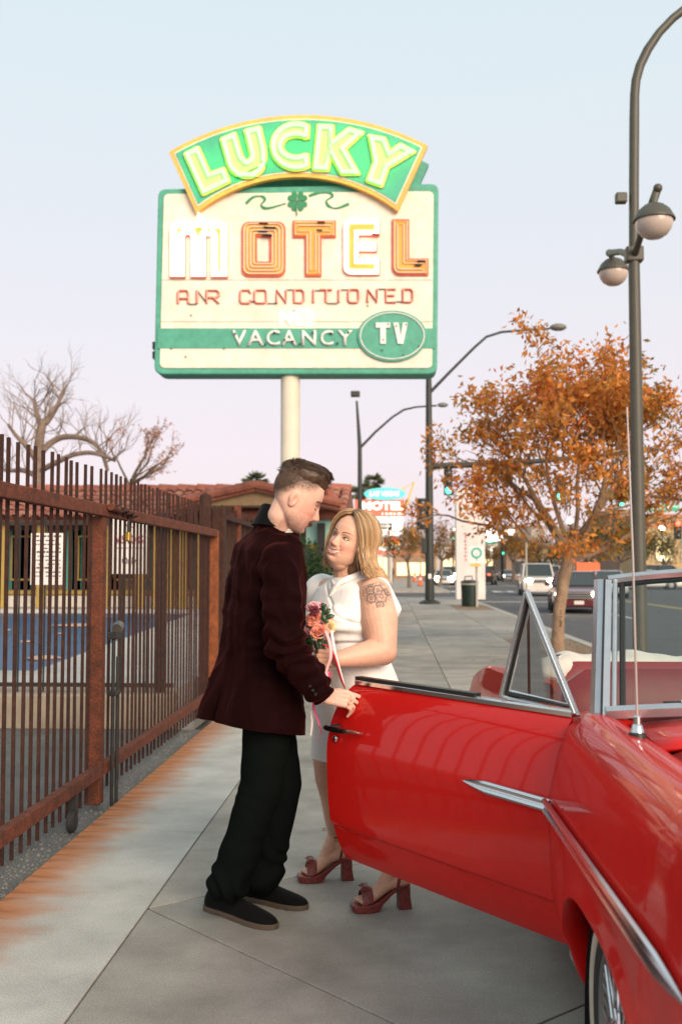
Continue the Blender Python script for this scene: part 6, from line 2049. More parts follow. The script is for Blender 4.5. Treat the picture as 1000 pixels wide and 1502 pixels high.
# ---- rear body
def rq_top(y):
    return .925 - .035 * max(0, (y - 4.4) / .7) - .11 * max(0, (y - 5.2) / .95) ** 1.3
ys_r = [4.29, 4.4, 4.6, 4.74, 4.765, 4.775, 4.79, 4.83, 4.9, 5.0, 5.1, 5.2, 5.3, 5.4, 5.5, 5.57, 5.61, 5.625, 5.635, 5.66, 5.8, 5.95, 6.08, 6.15]
def rq_ring(y, side):
    X = (lambda x: x) if side > 0 else mir
    zb = arch_z(y, .25)
    tp_ = rq_top(y)
    tx_ = -.028 * min(1, max(0, (y - 4.5) / 1.2)) + .035 * max(0, (y - 5.95) / .2) ** 2
    r = [(X(XS + sidex(zb) + .05), y, zb + .02)]
    for k in range(15):
        z = zb + (tp_ - zb) * k / 14
        zz = .235 + (z - .235) * (.875 - .235) / (tp_ - .235)
        r.append((X(XS + sidex(zz) + tx_), y, z))
    inner = .20 if y < 5.05 else .25
    r += [(X(XS + .050 + tx_), y, tp_ + .008), (X(XS + .075 + tx_), y, tp_ + .006), (X(XS + .15), y, tp_ - .006), (X(XS + inner), y, tp_ - .016), (X(XS + inner + .01), y, tp_ - .06)]
    return r
for s in (1, -1):
    part('rear_quarter', MB().loft([rq_ring(y, s) for y in ys_r], closed=False), m_red, cv, smooth=32, solid=.006)
part('trunk_lid', MB().loft([[(XC + u * ((XC - XS) - .25), y, rq_top(y) - .008 + .03 * (1 - u * u)) for u in [(-1 + 2 * k / 12) for k in range(13)]] for y in (5.28, 5.4, 5.6, 5.8, 6.0, 6.13)], closed=False), m_red, cv, smooth=32, solid=.01)
part('tail_panel', MB().box(XS + .10, mir(XS + .10), 6.12, 6.17, .36, .745), m_red, cv, bevel=.02)
part('rear_bumper', MB().loft([[(XC + u * .90, 6.25 - .10 * abs(u) ** 3 + dy, .44 + dz) for dy, dz in ((0, -.06), (.03, 0), (0, .06), (-.04, .04), (-.04, -.04))] for u in [(-1 + 2 * k / 12) for k in range(13)]]), m_chrome, cv, smooth=40)
for s in (1, -1):
    X = (lambda x: x) if s > 0 else mir
    part('tail_light', MB().lathe([(.075, 0), (.07, .02), (.03, .035), (0, .037)], (X(XS + .22), 6.17, .60), (0, 1, 0), n=20), m_taild, cv, smooth=True)
# driver's door, shut, and its sill
cd = part('door', MB().loft([[(mir(XS + sidex(z)) , y, z) for z in zs] + [(mir(XS + .15), y, .94), (mir(XS + .15), y, .30)] for y in (HY + .008, 3.4, 3.8, 4.27)]), m_red, cv, smooth=34, label='closed driver side door')
for s in (1, -1):
    X = (lambda x: x) if s > 0 else mir
    part('rocker', MB().box(min(X(XS + .09), X(XS + .26)), max(X(XS + .09), X(XS + .26)), HY, 4.3, .25, .36), m_red, cv, bevel=.01)
    part('door_jamb', MB().box(min(X(XS + .13), X(XS + .25)), max(X(XS + .13), X(XS + .25)), HY + .105, HY + .16, .30, .93), m_red if s > 0 else m_trimblk, cv)
part('floor', MB().box(XS + .12, mir(XS + .12), HY + .05, 5.2, .36, .40), mat('carpet', (0.05, 0.012, 0.012), .95), cv)
# dashboard and steering wheel
part('dashboard', MB().loft([[(x, HY + a, b) for a, b in ((.02, .95), (.20, .955), (.28, .92), (.27, .74), (.12, .68), (.02, .70))] for x in (XS + .24, XC, mir(XS + .24))]), m_vinyl, cv, smooth=30, bevel=.01)
sc_ = Vector((XC + .38, 3.52, .93))
sw = part('steering_wheel', MB().tube([sc_ + Vector((.19 * math.cos(t), .06 * math.sin(t), .18 * math.sin(t))) for t in [2 * math.pi * k / 28 for k in range(28)]], .011, 8, closed=True), m_trimblk, cv, smooth=True)
part('steering_column', MB().tube([sc_, sc_ + Vector((0, -.28, -.10))], .03, 10), m_trimblk, sw, smooth=True)
part('wheel_spoke', MB().bar(sc_ + Vector((-.18, 0, 0)), sc_ + Vector((.18, 0, 0)), .02, .012), m_chrome, sw)
# seats
def seat_back(y0, z0, z1, x0, x1, th, name):
    rings = []
    n = 20
    for k in range(n + 1):
        u = k / n
        x = x0 + (x1 - x0) * u
        e = min(u, 1 - u) * (x1 - x0)
        dz = -.055 * max(0, 1 - e / .10) ** 2
        pl = .006 * math.cos(u * math.pi * 22)
        rings.append([(x, y0 - .02 + pl, z0), (x, y0 + pl + .03, z1 - .14), (x, y0 + .045, z1 - .05 + dz * .6), (x, y0 + .085, z1 + dz), (x, y0 + th, z1 - .01 + dz), (x, y0 + th + .05, z1 - .10 + dz), (x, y0 + th + .04, z0)])
    return part(name, MB().loft(rings), m_vinyl, cv, smooth=40)
seat_back(3.86, .44, 1.005, XS + .20, mir(XS + .20), .16, 'front_seat_back')
part('front_seat', MB().box(XS + .21, mir(XS + .21), 3.38, 3.90, .40, .60), m_vinyl, cv, bevel=.06, bseg=4)
seat_back(4.72, .44, .955, XS + .26, mir(XS + .26), .14, 'rear_seat_back')
part('rear_seat', MB().box(XS + .27, mir(XS + .27), 4.30, 4.76, .40, .58), m_vinyl, cv, bevel=.06, bseg=4)
# kerb-side interior trim panel, glossy brown, with its chrome edge
part('side_trim_panel', MB().loft([[(XS + .115 + .05 * k, y, z) for k, (y, z) in enumerate(((4.33, .50), (4.33, .93)))] + [(XS + .23, 4.33, .93), (XS + .23, 4.33, .50)], [(XS + .12, 5.0, .50), (XS + .17, 5.0, .90), (XS + .24, 5.0, .90), (XS + .24, 5.0, .50)]]), m_brown, cv, bevel=.01)
# folded top under a loose cream cover
bm_ = MB()
rings = []
n = 30
for k in range(n + 1):
    u = k / n
    x = XS + .17 + (mir(XS + .17) - XS - .17) * u
    e = min(u, 1 - u)
    h = .075 * (1 - math.exp(-e / .05)) + .016 * math.sin(u * 23) + .012 * math.sin(u * 57 + 1)
    h += .02 * math.exp(-((u - .16) / .05) ** 2)
    y0 = 4.86
    if e < .18:
        y0 -= .17 * (1 - (e / .18)) ** .6           # the ends wrap forward beside the rear seat
    rings.append([(x, y0 + .0, .86 - .06 * (e < .14)), (x, y0 - .012, .905 + h * .35), (x, y0 + .05 + .01 * math.sin(k), .905 + h * .8), (x, y0 + .17, .91 + h + .008 * math.sin(k * 1.7)), (x, y0 + .31, .90 + h * .75), (x, 5.29, .865)])
bm_.loft(rings)
bo = part('top_cover', bm_, m_canvas, cv, smooth=60, subd=2)
for k in range(8):
    u = .04 + .13 * k
    x = XS + .19 + (mir(XS + .19) - XS - .19) * u
    part('snap', MB().lathe([(.010, 0), (.008, .005), (0, .006)], (x, 4.845 - (.14 if u < .1 else 0), .89), (0, -1, .2), n=10), m_chrome, bo)
# ================================================================== PEOPLE
from mathutils.bvhtree import BVHTree

SKIN_M = np.array([0.70, 0.42, 0.315])
SKIN_W = np.array([0.70, 0.405, 0.285])
m_skin = attr_mat('skin', 'skincol', rough=0.48, sss=0.12, bump=0.06, bscale=420, spec=0.4)
m_hair_m = mat('hair_dark_brown', (0.072, 0.041, 0.024), 0.5, var=.4, vscale=60, spec=.4)
m_hair_w = attr_mat('hair_blonde', 'haircol', rough=0.42, spec=0.45)
m_lip = mat('lip', (0.50, 0.12, 0.10), 0.35, spec=.5)
m_lip_m = mat('lip_pale', (0.42, 0.17, 0.13), 0.45)
m_teeth = mat('teeth', (0.80, 0.76, 0.69), 0.35)
m_lash = mat('lash', (0.03, 0.016, 0.012), 0.6)
m_brow_w = mat('brow_blonde', (0.20, 0.105, 0.055), 0.7)
m_eye = attr_mat('eye', 'eyecol', rough=0.15, spec=.6)
m_velvet = mat('maroon_velvet', (0.0080, 0.0014, 0.0017), 0.8, sheen=0.105, sheen_col=(0.70, 0.14, 0.12), sheen_rough=.45, var=.25, vscale=11, spec=.04, bump=.08, bscale=260)
m_collar = mat('black_velvet', (0.006, 0.006, 0.006), 0.9, sheen=.06, spec=.05)
m_trouser = mat('black_wool', (0.0042, 0.0058, 0.0052), 0.9, spec=.03, bump=.08, bscale=300)
m_suede = mat('black_suede', (0.007, 0.007, 0.007), 0.9, sheen=.05, spec=.06)
m_sole = mat('shoe_sole', (0.085, 0.060, 0.040), 0.7)
m_dress = mat('white_dress', (0.87, 0.85, 0.82), 0.75, sheen=.1, bump=.10, bscale=90, spec=.25)
m_sandal = mat('red_croc_leather', (0.16, 0.022, 0.018), 0.32, var=.35, vscale=60, bump=.25, bscale=120, spec=.5)
m_gold = mat('gold', (0.75, 0.50, 0.20), 0.25, metal=1.0)

class Frame:
    def __init__(s, O, F, up, k=1.0):
        s.k = k
        s.O = Vector(O); s.F = Vector(F).normalized()
        s.L = Vector(up).cross(s.F).normalized()
        s.U = s.F.cross(s.L).normalized()
        s.M = Matrix((s.F, s.L, s.U)).transposed()
    def __call__(s, f, l, u):
        return s.O + s.F * f + s.L * l + s.U * u
    def local(s, co):
        return (co - np.array(s.O)) @ np.array([s.F, s.L, s.U]).T

HEADTAB = np.array([  # height, front of the midline, back, half width
    (.1185, -.010, -.030, .010), (.112, .026, -.058, .040), (.096, .058, -.086, .062), (.072, .078, -.100, .0740), (.046, .0865, -.104, .0780), (.020, .0880, -.101, .0775),
    (.004, .0860, -.096, .0762), (-.012, .0840, -.088, .0742), (-.030, .0835, -.077, .0715), (-.048, .0835, -.062, .0680), (-.064, .0820, -.046, .0635), (-.080, .0785, -.028, .0570),
    (-.094, .0745, -.010, .0480), (-.106, .0680, .010, .0360), (-.114, .0580, .024, .0220), (-.118, .046, .032, .008)])
def head_prims(mb, H, fem=False, jaw=1.0, sc=1.0):
    us_ = np.linspace(.1185, -.118, 60)
    T = HEADTAB[::-1]
    rings = []
    for u in us_:
        ff, bk, w = (np.interp(u, T[:, 0], T[:, k]) for k in (1, 2, 3))
        if u < -.04:
            w *= 1 + (jaw - 1) * min(1, (-.04 - u) / .03)
        fc = -.012 if u > -.04 else -.012 + (ff - .03 + .012) * min(1, (-.04 - u) / .075) * .75
        r = []
        for k in range(48):
            t = 2 * math.pi * k / 48
            c, s_ = math.cos(t), math.sin(t)
            p_ = 2.25
            cc = abs(c) ** (2 / p_) * (1 if c >= 0 else -1); ss = abs(s_) ** (2 / p_) * (1 if s_ >= 0 else -1)
            r.append(H((fc + ((ff - fc) if c >= 0 else (fc - bk)) * cc) * sc, w * ss * sc, u * sc))
        rings.append(r)
    mb.loft(rings)
    E = lambda f, l, u, rf, rl, ru: mb.ell(H(f * sc, l * sc, u * sc), (rf * sc, rl * sc, ru * sc), H.M, 22, 14)
    for s in (-1, 1):
        E(-.016, s * .0775, -.012, .0165, .0075, .030)
        E(-.022, s * .0825, -.006, .0125, .0055, .021)

def face_sculpt(co, H, sc, fem):
    """push the remeshed head into features; coordinates are in head units"""
    lc = H.local(co) / sc
    f, l, u = lc[:, 0], lc[:, 1], lc[:, 2]
    fr = (f > .015) & (np.abs(u) < .125)
    al = np.abs(l)
    h = np.zeros(len(co))
    # nose
    hu = np.interp(u, [-.0500, -.0455, -.041, -.034, -.026, -.015, -.004, .008, .018], [0, .0095, .0205, .0255, .0225, .0150, .0085, .0040, 0])
    sg = np.interp(u, [-.046, -.034, -.02, .0, .015], [.0105, .0098, .0080, .0070, .0080])
    if fem: hu *= .86
    h += hu * np.exp(-(l / sg) ** 2)
    h += .0085 * np.exp(-(((al - .0125) / .0058) ** 2 + ((u + .0385) / .0062) ** 2))
    # sockets, lids, brow
    h -= .0105 * np.exp(-(((al - .030) / .017) ** 2 + ((u - .002) / .0105) ** 2))
    h += .0062 * np.exp(-(((al - .031) / .0120) ** 2 + ((u - .000) / .0070) ** 2))
    h += (.0022 if fem else .0042) * np.exp(-(((al - .026) / .022) ** 2 + ((u - .0165) / .0065) ** 2))
    # cheeks, muzzle
    h += (.0060 if fem else .0030) * np.exp(-(((al - .043) / .018) ** 2 + ((u + (.030 if fem else .022)) / .016) ** 2))
    h += .0035 * np.exp(-((l / .026) ** 2 + ((u + .062) / .020) ** 2))
    if fem:
        ln = np.abs(al - (.0245 + .45 * np.clip(-.040 - u, 0, .04)))
        h -= .0030 * np.exp(-(ln / .0042) ** 2) * ((u < -.036) & (u > -.070))
    # lips and chin
    um = u
    wl = .019
    if fem:
        x2 = (l / .033) ** 2
        up_, lo_ = -.0610 + .0105 * x2, -.0750 + .0240 * x2
        op = 1 / (1 + np.exp(-(up_ - u) / .0010)) / (1 + np.exp(-(u - lo_) / .0010)) * (al < .0325)
        h -= .0060 * op
        h += .0030 * np.exp(-((u - up_ - .0028) / .0030) ** 2) * (al < .034)
        h += .0036 * np.exp(-((u - lo_ + .0034) / .0036) ** 2) * (al < .030)
        h -= .0030 * np.exp(-(((al - .036) / .005) ** 2 + ((u + .050) / .006) ** 2))
    else:
        h += .0048 * np.exp(-((um + .0600) / .0036) ** 2) * np.exp(-(l / wl) ** 4)
        h += .0056 * np.exp(-((um + .0715) / .0045) ** 2) * np.exp(-(l / (wl * .9)) ** 4)
        h -= .0042 * np.exp(-((um + .0655) / .0026) ** 2) * np.exp(-(l / (wl * 1.15)) ** 4)
    h -= .0038 * np.exp(-((u + .0840) / .0055) ** 2) * np.exp(-(l / .022) ** 2)
    h += .0070 * np.exp(-((u + .1010) / .0110) ** 2) * np.exp(-(l / .017) ** 2)
    co = co + np.outer(h * fr * sc, np.array(H.F))
    # hollow of the ear
    for s in (-1, 1):
        dd = np.exp(-(((f + .012) / .0075) ** 2 + ((u + .010) / .013) ** 2)) * (np.sign(l) == s) * (al > .066)
        co = co - np.outer(dd * .0065 * s * sc, np.array(H.L))
    return co

def limb_p(mb, pts, rads, n=16):
    for (a, b), (ra, rb) in zip(zip(pts[:-1], pts[1:]), zip(rads[:-1], rads[1:])):
        mb.capsule(a, b, ra, rb, n)

def hand_prims(mb, W, Hd, N, left, bends, splay, thumb_dir, thumb_b=(15, 20), sc=1.0):
    Hd = Vector(Hd).normalized()
    N = Vector(N); N = (N - Hd * N.dot(Hd)).normalized()
    S = Hd.cross(N) * (-1 if left else 1)
    W = Vector(W)
    tips = []
    lens = [(.043, .026, .021), (.047, .030, .022), (.043, .028, .022), (.034, .021, .019)]
    for i in range(4):
        off = (.031 - .0215 * i) * sc
        k = W + Hd * ((.088 - .006 * abs(i - 1.2)) * sc) + S * off - N * (.004 * (1 - abs(i - 1.5) / 2))
        mb.capsule(W + S * off * .55 + Hd * .01, k, .0155 * sc, .0115 * sc, 12)
        d = (Quaternion(N, R(splay[i]) * (1 if not left else -1)) @ Hd)
        ax = d.cross(N).normalized()
        p = k
        r = (.0090 - .0005 * (i == 3) * 2) * sc
        for j in range(3):
            d = (Quaternion(ax, R(bends[i][j])) @ d).normalized()
            q = p + d * lens[i][j] * sc
            mb.capsule(p, q, r, r * .9, 10)
            p = q; r *= .9
        tips.append(p)
    p = W + Hd * .022 * sc + S * .026 * sc
    d = Vector(thumb_dir).normalized()
    mb.capsule(W + Hd * .005, p, .016 * sc, .0155 * sc, 12)
    ax = d.cross(N)
    ax = ax.normalized() if ax.length > .01 else S
    r = .0125 * sc
    for L_, b in zip((.040, .031, .024), (0,) + tuple(thumb_b)):
        d = Quaternion(ax, R(b)) @ d
        q = p + d * L_ * sc
        mb.capsule(p, q, r, r * .88, 10)
        p = q; r *= .88
    return tips

def sup_ring(c, w, d, Fv, Lv, n=36, p=2.3, tilt=0.0):
    out = []
    for k in range(n):
        t = 2 * math.pi * k / n
        ct, st = math.cos(t), math.sin(t)
        a = abs(ct) ** (2 / p) * (1 if ct >= 0 else -1)
        b = abs(st) ** (2 / p) * (1 if st >= 0 else -1)
        out.append(Vector(c) + Fv * (d * a) + Lv * (w * b) + Vector((0, 0, tilt * a)))
    return out

def finish(me, name, m, parent, smooth=True):
    me.transform(Matrix.Translation(-chain_off(parent)))
    me.polygons.foreach_set('use_smooth', [True] * len(me.polygons))
    me.materials.clear()
    o = link_mesh(name, me, m, parent)
    return o

def bvh_of(me, H, rad=.17):
    co = get_co(me)
    d = np.linalg.norm(co - np.array(H.O), axis=1) < rad
    polys = [tuple(p.vertices) for p in me.polygons if d[p.vertices[0]]]
    return BVHTree.FromPolygons([Vector(c) for c in co], polys)
def surf(bv, H, l, u, lift=0.0, side=None):
    l, u = l * H.k, u * H.k
    if side is None:
        o = H(.3, l, u); d = -H.F
    else:
        o = H(side[0], side[1] * .3, u); d = -H.L * side[1]
    hit = bv.ray_cast(o, d)
    if hit[0] is None:
        return H(.08, l, u)
    return hit[0] + hit[1] * lift
def gauss(x, s):
    return np.exp(-(x / s) ** 2)

# ------------------------------------------------------------------ the man
mF = Vector((math.cos(R(28)), math.sin(R(28)), 0)); mL = Vector((-mF.y, mF.x, 0)); mR = -mL
MY = 4.05
man_foot = gnd(350, 1350)
man = thing('person', 'person in a maroon velvet jacket and black trousers looking down at the door', 'person', (man_foot.x, man_foot.y, 0))
MS, WS_ = 1.07, 1.0
mh = Frame(at_y(435.5, 732, 4.03), (math.cos(R(12)) * .895, math.sin(R(12)) * .895, -.445), (.44, .06, .90), MS)
hipc = at_y(388, 985, 4.08)
hipR, hipL = hipc + mR * .095, hipc + mL * .095
kneeR, kneeL = at_y(384, 1150, 4.02), at_y(412, 1150, 4.17)
ankR, ankL = at_y(337, 1308, 4.03), at_y(386, 1300, 4.19)
shR, shL = at_y(410, 822, 3.91), at_y(364, 824, 4.24)
elR, wrR = at_y(418, 945, 3.81), at_y(472, 1021, 3.86)
elL, wrL = at_y(386, 935, 4.28), at_y(408, 1010, 4.26)
neck0 = at_y(411, 787, 4.08)

sk = MB()
head_prims(sk, mh, jaw=1.06, sc=MS)
limb_p(sk, [mh(-.028, 0, -.040), mh(-.030, 0, -.090), neck0 + Vector((0, 0, -.03))], [.053, .050, .056])
mb_core = [neck0, at_y(390, 850, 4.07), at_y(386, 920, 4.07), hipc]
limb_p(sk, mb_core, [.06, .12, .11, .12])
limb_p(sk, [neck0 + Vector((0, 0, -.05)), shR], [.06, .055]); limb_p(sk, [neck0 + Vector((0, 0, -.05)), shL], [.06, .055])
limb_p(sk, [shR, elR, wrR], [.055, .042, .029]); limb_p(sk, [shL, elL, wrL], [.055, .042, .029])
limb_p(sk, [hipR, kneeR, ankR], [.085, .055, .026]); limb_p(sk, [hipL, kneeL, ankL], [.085, .055, .026])
hdir = Vector((.98, .02, -.10))
hand_prims(sk, wrR + hdir * .012, hdir, Vector((0.05, .62, -.78)), False,
           [(10, 12, 8), (38, 46, 22), (50, 50, 22), (46, 46, 24)], (7, 1, -5, -12), hdir * .7 + Vector((0, .75, .1)), sc=1.0)
hand_prims(sk, wrL, (.2, 0, -1), (0, -1, 0), True, [(20, 25, 15)] * 4, (3, 1, -1, -3), Vector((.4, -.3, -.8)))
me = remesh(sk, .0028, 4, 'body')
co = face_sculpt(get_co(me), mh, MS, False)
set_co(me, co)
lc = mh.local(co) / MS; f, l, u = lc[:, 0], lc[:, 1], lc[:, 2]
col = np.tile(SKIN_M, (len(co), 1)) * (1 + .07 * vnoise(co, 60.0)[:, None] + .05 * vnoise(co, 170.0)[:, None])
near = (np.linalg.norm(lc, axis=1) < .19)
# ruddy cheek, ear and nose
red = (gauss(np.abs(l) - .045, .03) * gauss(u + .035, .03) * (f > .02) + gauss(l, .02) * gauss(u + .035, .02) * (f > .08) + (np.abs(l) > .079) * .8) * near
col = col * (1 - red[:, None] * np.array([.02, .20, .22]))
stub = (gauss(u + .098, .04) * (f > -.02) * (u < -.035) + .5 * gauss(u + .07, .03) * (np.abs(l) > .035) * (f > -.005) * (u < -.02)) * near
stub *= (.75 + .35 * vnoise(co, 260.0))
col = col * (1 - np.clip(stub, 0, 1)[:, None] * np.array([.34, .36, .34]))
# clipped hair on sides and nape fading into the skin
line = np.interp(f, [-.11, -.080, -.050, -.020, .015, .040, .056, .075], [-.072, -.052, -.016, .016, .024, .034, .060, .088])
fade = np.clip((u - line) / .052, 0, 1) * near
hairm = np.clip(fade ** 1.1 * (1 + .18 * vnoise(co, 300.0)), 0, .96)
hairm *= 1 - np.clip((np.abs(l) - .0765) / .002, 0, 1) * (u < .022)
col = col * (1 - hairm[:, None]) + np.array([.075, .044, .028]) * hairm[:, None]
for s in (-1, 1):
    b = gauss((u - .0185 - .10 * (np.abs(l) - .03) * (np.abs(l) < .03)) , .0042) * (np.abs(np.abs(l) - .033) < .022) * (f > .03) * (np.sign(l) == s)
    col = col * (1 - .75 * b[:, None]) + np.array([.085, .05, .034]) * .75 * b[:, None]
lip = gauss(u + .067, .0085) * (np.abs(l) < .023) * (f > .084)
col = col * (1 - .7 * lip[:, None]) + np.array([.43, .155, .125]) * .7 * lip[:, None]
paint(me, 'skincol', np.clip(col, 0, 1))
bv = bvh_of(me, mh)
body_m = finish(me, 'body', m_skin, man)
# lowered lids, lashes
for s in (-1, 1):
    pts = [surf(bv, mh, s * (.018 + .026 * t), -.0065 + .004 * (2 * t - 1) ** 2 - .001, .0008) for t in [k / 7 for k in range(8)]]
    part('eyelash', MB().tube(pts, [.0008, .0013, .0016, .0018, .0019, .0018, .0016, .001], 5), m_lash, man)
    pts = [surf(bv, mh, s * (.018 + .026 * t), .0065 - .003 * (2 * t - 1) ** 2, .0004) for t in [k / 7 for k in range(8)]]
    part('eyelid_crease', MB().tube(pts, .0008, 5), m_lip_m, man)
    bs_ = MB()
    rr_ = random.Random(3)
    for k in range(70):
        t = rr_.random()
        p = surf(bv, mh, s * (.014 + .040 * t), .0185 + .006 * math.sin(t * 2.6) + rr_.uniform(-.0028, .0028), .0006)
        d = (mh.L * s + mh.U * (.35 - t * .6)).normalized() * .007
        bs_.tube([p, p + d + mh.F * .0006], [.0007, .0002], 3)
    part('eyebrow', bs_, m_hair_m, man)
# moustache
mo_ = MB(); rr_ = random.Random(9)
for k in range(950):
    ll = rr_.uniform(-.031, .031)
    uu = -.0515 - .006 * (abs(ll) / .029) ** 1.5 + rr_.uniform(-.0050, .0040)
    p = surf(bv, mh, ll, uu, .0006)
    d = (mh.L * (1 if ll > 0 else -1) * (.35 + abs(ll) * 18) - mh.U * .9 + mh.F * .35).normalized() * rr_.uniform(.009, .015)
    mo_.tube([p, p + d * .6 + mh.F * .003, p + d + mh.F * .001], [.0015, .0013, .0005], 3)
part('moustache', mo_, m_hair_m, man)
# hair on top: brushed up off the brow
def sstep(a_, b_, x):
    t = np.clip((x - a_) / (b_ - a_), 0, 1)
    return t * t * (3 - 2 * t)
hb = MB().ell((0, 0, 0), (1, 1, 1), None, 160, 100)
dirs = np.array(hb.v); dirs /= np.linalg.norm(dirs, axis=1)[:, None]
base_r = 1 / np.sqrt((dirs[:, 0] / .101) ** 2 + (dirs[:, 1] / .0780) ** 2 + (dirs[:, 2] / .0890) ** 2)
hx_ = dirs[:, 0] / np.maximum(np.hypot(dirs[:, 0], dirs[:, 1]), 1e-3)
thr = .40 + .16 * np.clip(hx_, 0, 1) ** 3 - .06 * np.clip(-hx_, 0, 1)
T_ = .024 + .018 * sstep(-.2, .9, dirs[:, 0] * 1.2) - .010 * sstep(.1, .9, -dirs[:, 0])
thick = T_ * sstep(0, .34, dirs[:, 2] - thr + .04 * vnoise(dirs, 6.0)) - .010 * sstep(.0, .12, thr - dirs[:, 2])
q_ = dirs * (base_r + thick)[:, None]
q_[:, 0] += .016 * sstep(.35, .8, dirs[:, 0]) * sstep(.3, .6, dirs[:, 2])            # the front is brushed forward and up
st = vnoise(q_ * np.array([22., 170., 70.]), 1.0, 4.0)
q_ *= (1 + .016 * st * (thick > 0) + .012 * vnoise(q_, 42.0) * (thick > 0))[:, None]
q_ = (q_ + np.array([-.012, 0, .030])) * MS
hb.v = [tuple(mh(*c)) for c in q_]
hm = hb.mesh('hair')
co = get_co(hm)
bvh_h = BVHTree.FromPolygons([Vector(c) for c in co], [tuple(p.vertices) for p in hm.polygons])
finish(hm, 'hair', m_hair_m, man)
hs = MB(); rr_ = random.Random(4)
for k in range(4200):
    a, b = rr_.uniform(-1, 1), rr_.uniform(-1, 1)
    o = mh(-.01 + .11 * a, .078 * b, .27)
    hit = bvh_h.ray_cast(o, -mh.U)
    if hit[0] is None: continue
    p, n_ = hit[0], hit[1]
    lp2 = (p - mh.O)
    ff, uu_ = lp2.dot(mh.F) / MS, lp2.dot(mh.U) / MS
    if uu_ < .085 - .02 * (ff < -.03): continue
    d = (mh.F * (-.15 + .95 * float(sstep(-.09, -.02, np.float64(ff)))) + mh.L * (.25 * rr_.uniform(-1, 1) + 2.0 * lp2.dot(mh.L)) + mh.U * .25 * float(sstep(.03, .07, np.float64(ff))))
    d = (d - n_ * d.dot(n_) * .95 + n_ * .05).normalized() * rr_.uniform(.012, .024)
    hs.tube([p - n_ * .0015, p + d * .5 + n_ * .0022, p + d + n_ * .0004], [.0009, .0008, .0003], 3)
for k in range(3600):          # clipped sides: short hairs thinning out downwards
    ff, uu_, sd_ = rr_.uniform(-.105, .058), rr_.uniform(.0, .098), (1 if rr_.random() < .3 else -1)
    ln_ = float(np.interp(ff, [-.11, -.080, -.050, -.020, .015, .040, .056, .075], [-.072, -.052, -.016, .016, .024, .034, .060, .088]))
    if rr_.random() > (uu_ - ln_ - .008) / .055: continue
    p = surf(bv, mh, 0, uu_, .0002, (ff * MS, sd_))
    d = (-mh.U * .8 - mh.F * .35 + mh.L * sd_ * .25 + mh.L * rr_.uniform(-.2, .2)).normalized() * (.003 + .007 * min(1, max(0, (uu_ - ln_) / .07)))
    hs.tube([p, p + d], [.0007, .0002], 3)
part('hair_strands', hs, m_hair_m, man, norm=False)

# jacket
jk = MB()
def jr(px, py, Y, w, d, **k):
    return sup_ring(at_y(px, py, Y), w, d, mF, mL, **k)
jk.loft([jr(407, 757, 4.085, .060, .062, tilt=-.022), jr(405, 765, 4.085, .070, .070, tilt=-.020), jr(401, 776, 4.085, .100, .080, tilt=-.012), jr(397, 789, 4.08, .155, .098), jr(393, 806, 4.08, .200, .118), jr(389, 850, 4.08, .224, .138),
         jr(386, 905, 4.08, .222, .142), jr(381, 960, 4.09, .218, .148), jr(375, 1010, 4.09, .232, .168, tilt=-.02), jr(370, 1045, 4.09, .246, .186, tilt=-.035), jr(367.5, 1064, 4.09, .250, .194, tilt=-.043), jr(366, 1078, 4.09, .252, .196, tilt=-.046)])
for a, b, ra, rb in ((shR + Vector((0, 0, .0)), shR.lerp(elR, .5), .074, .076), (shR.lerp(elR, .5), elR, .076, .070), (elR, wrR.lerp(elR, .08), .070, .060),
                     (shL + Vector((0, 0, .0)), elL, .070, .064), (elL, wrL.lerp(elL, .1), .066, .056)):
    jk.capsule(a, b, ra, rb, 20)
me = remesh(jk, .0046, 22, 'jacket')
co = get_co(me); no = get_no(me)
s_ = np.array(shR); e_ = np.array(elR); w_ = np.array(wrR)
# cloth folds: vertical drapes on the body, rings and diagonal pulls about the elbow
q = co - np.array(at_y(385, 900, 4.08))
fold = .0075 * vnoise(co * np.array([11., 11., 2.6]), 1.0) + .0045 * vnoise(co * np.array([24., 24., 7.]), 1.0, 9.1)
de = np.linalg.norm(co - e_, axis=1)
ax_ = (w_ - s_) / np.linalg.norm(w_ - s_)
t_ = (co - e_) @ ax_
fold += .011 * np.sin(t_ * 95 + 5.5 * vnoise(co, 8.0)) * np.exp(-(de / .13) ** 2)
dw = np.linalg.norm(co - w_, axis=1)
fold += .006 * np.sin(t_ * 120 + 4 * vnoise(co, 9.0)) * np.exp(-(dw / .12) ** 2)
ds = np.linalg.norm(co - (s_ + np.array([-.05, .05, -.1])), axis=1)
fold += .009 * np.sin((co[:, 0] * 40 + co[:, 2] * 52) + 3 * vnoise(co, 7.0)) * np.exp(-(ds / .13) ** 2)
back = -(q @ np.array(mF))
fold += .012 * np.sin((q @ np.array(mL)) * 30 + 2 * vnoise(co, 4.0)) * np.clip((1.0 - co[:, 2]) / .35, 0, 1)
rid = 1 - np.abs(vnoise(co * np.array([9., 9., 4.5]), 1.0, 17.0))
fold += .006 * (rid ** 6 - .25)
rid = 1 - np.abs(vnoise(co * np.array([16., 16., 9.]), 1.0, 31.0))
fold += .0035 * (rid ** 8 - .2)
co += no * (fold * 1.5)[:, None]
# back vent: open the skirt where the two tails part
vv = (q @ np.array(mL)) + .02
vent = (back > .06) & (np.abs(vv) < .03 * np.clip((.93 - co[:, 2]) / .16, 0, 1))
co -= np.outer(vent * .035, -np.array(mF))
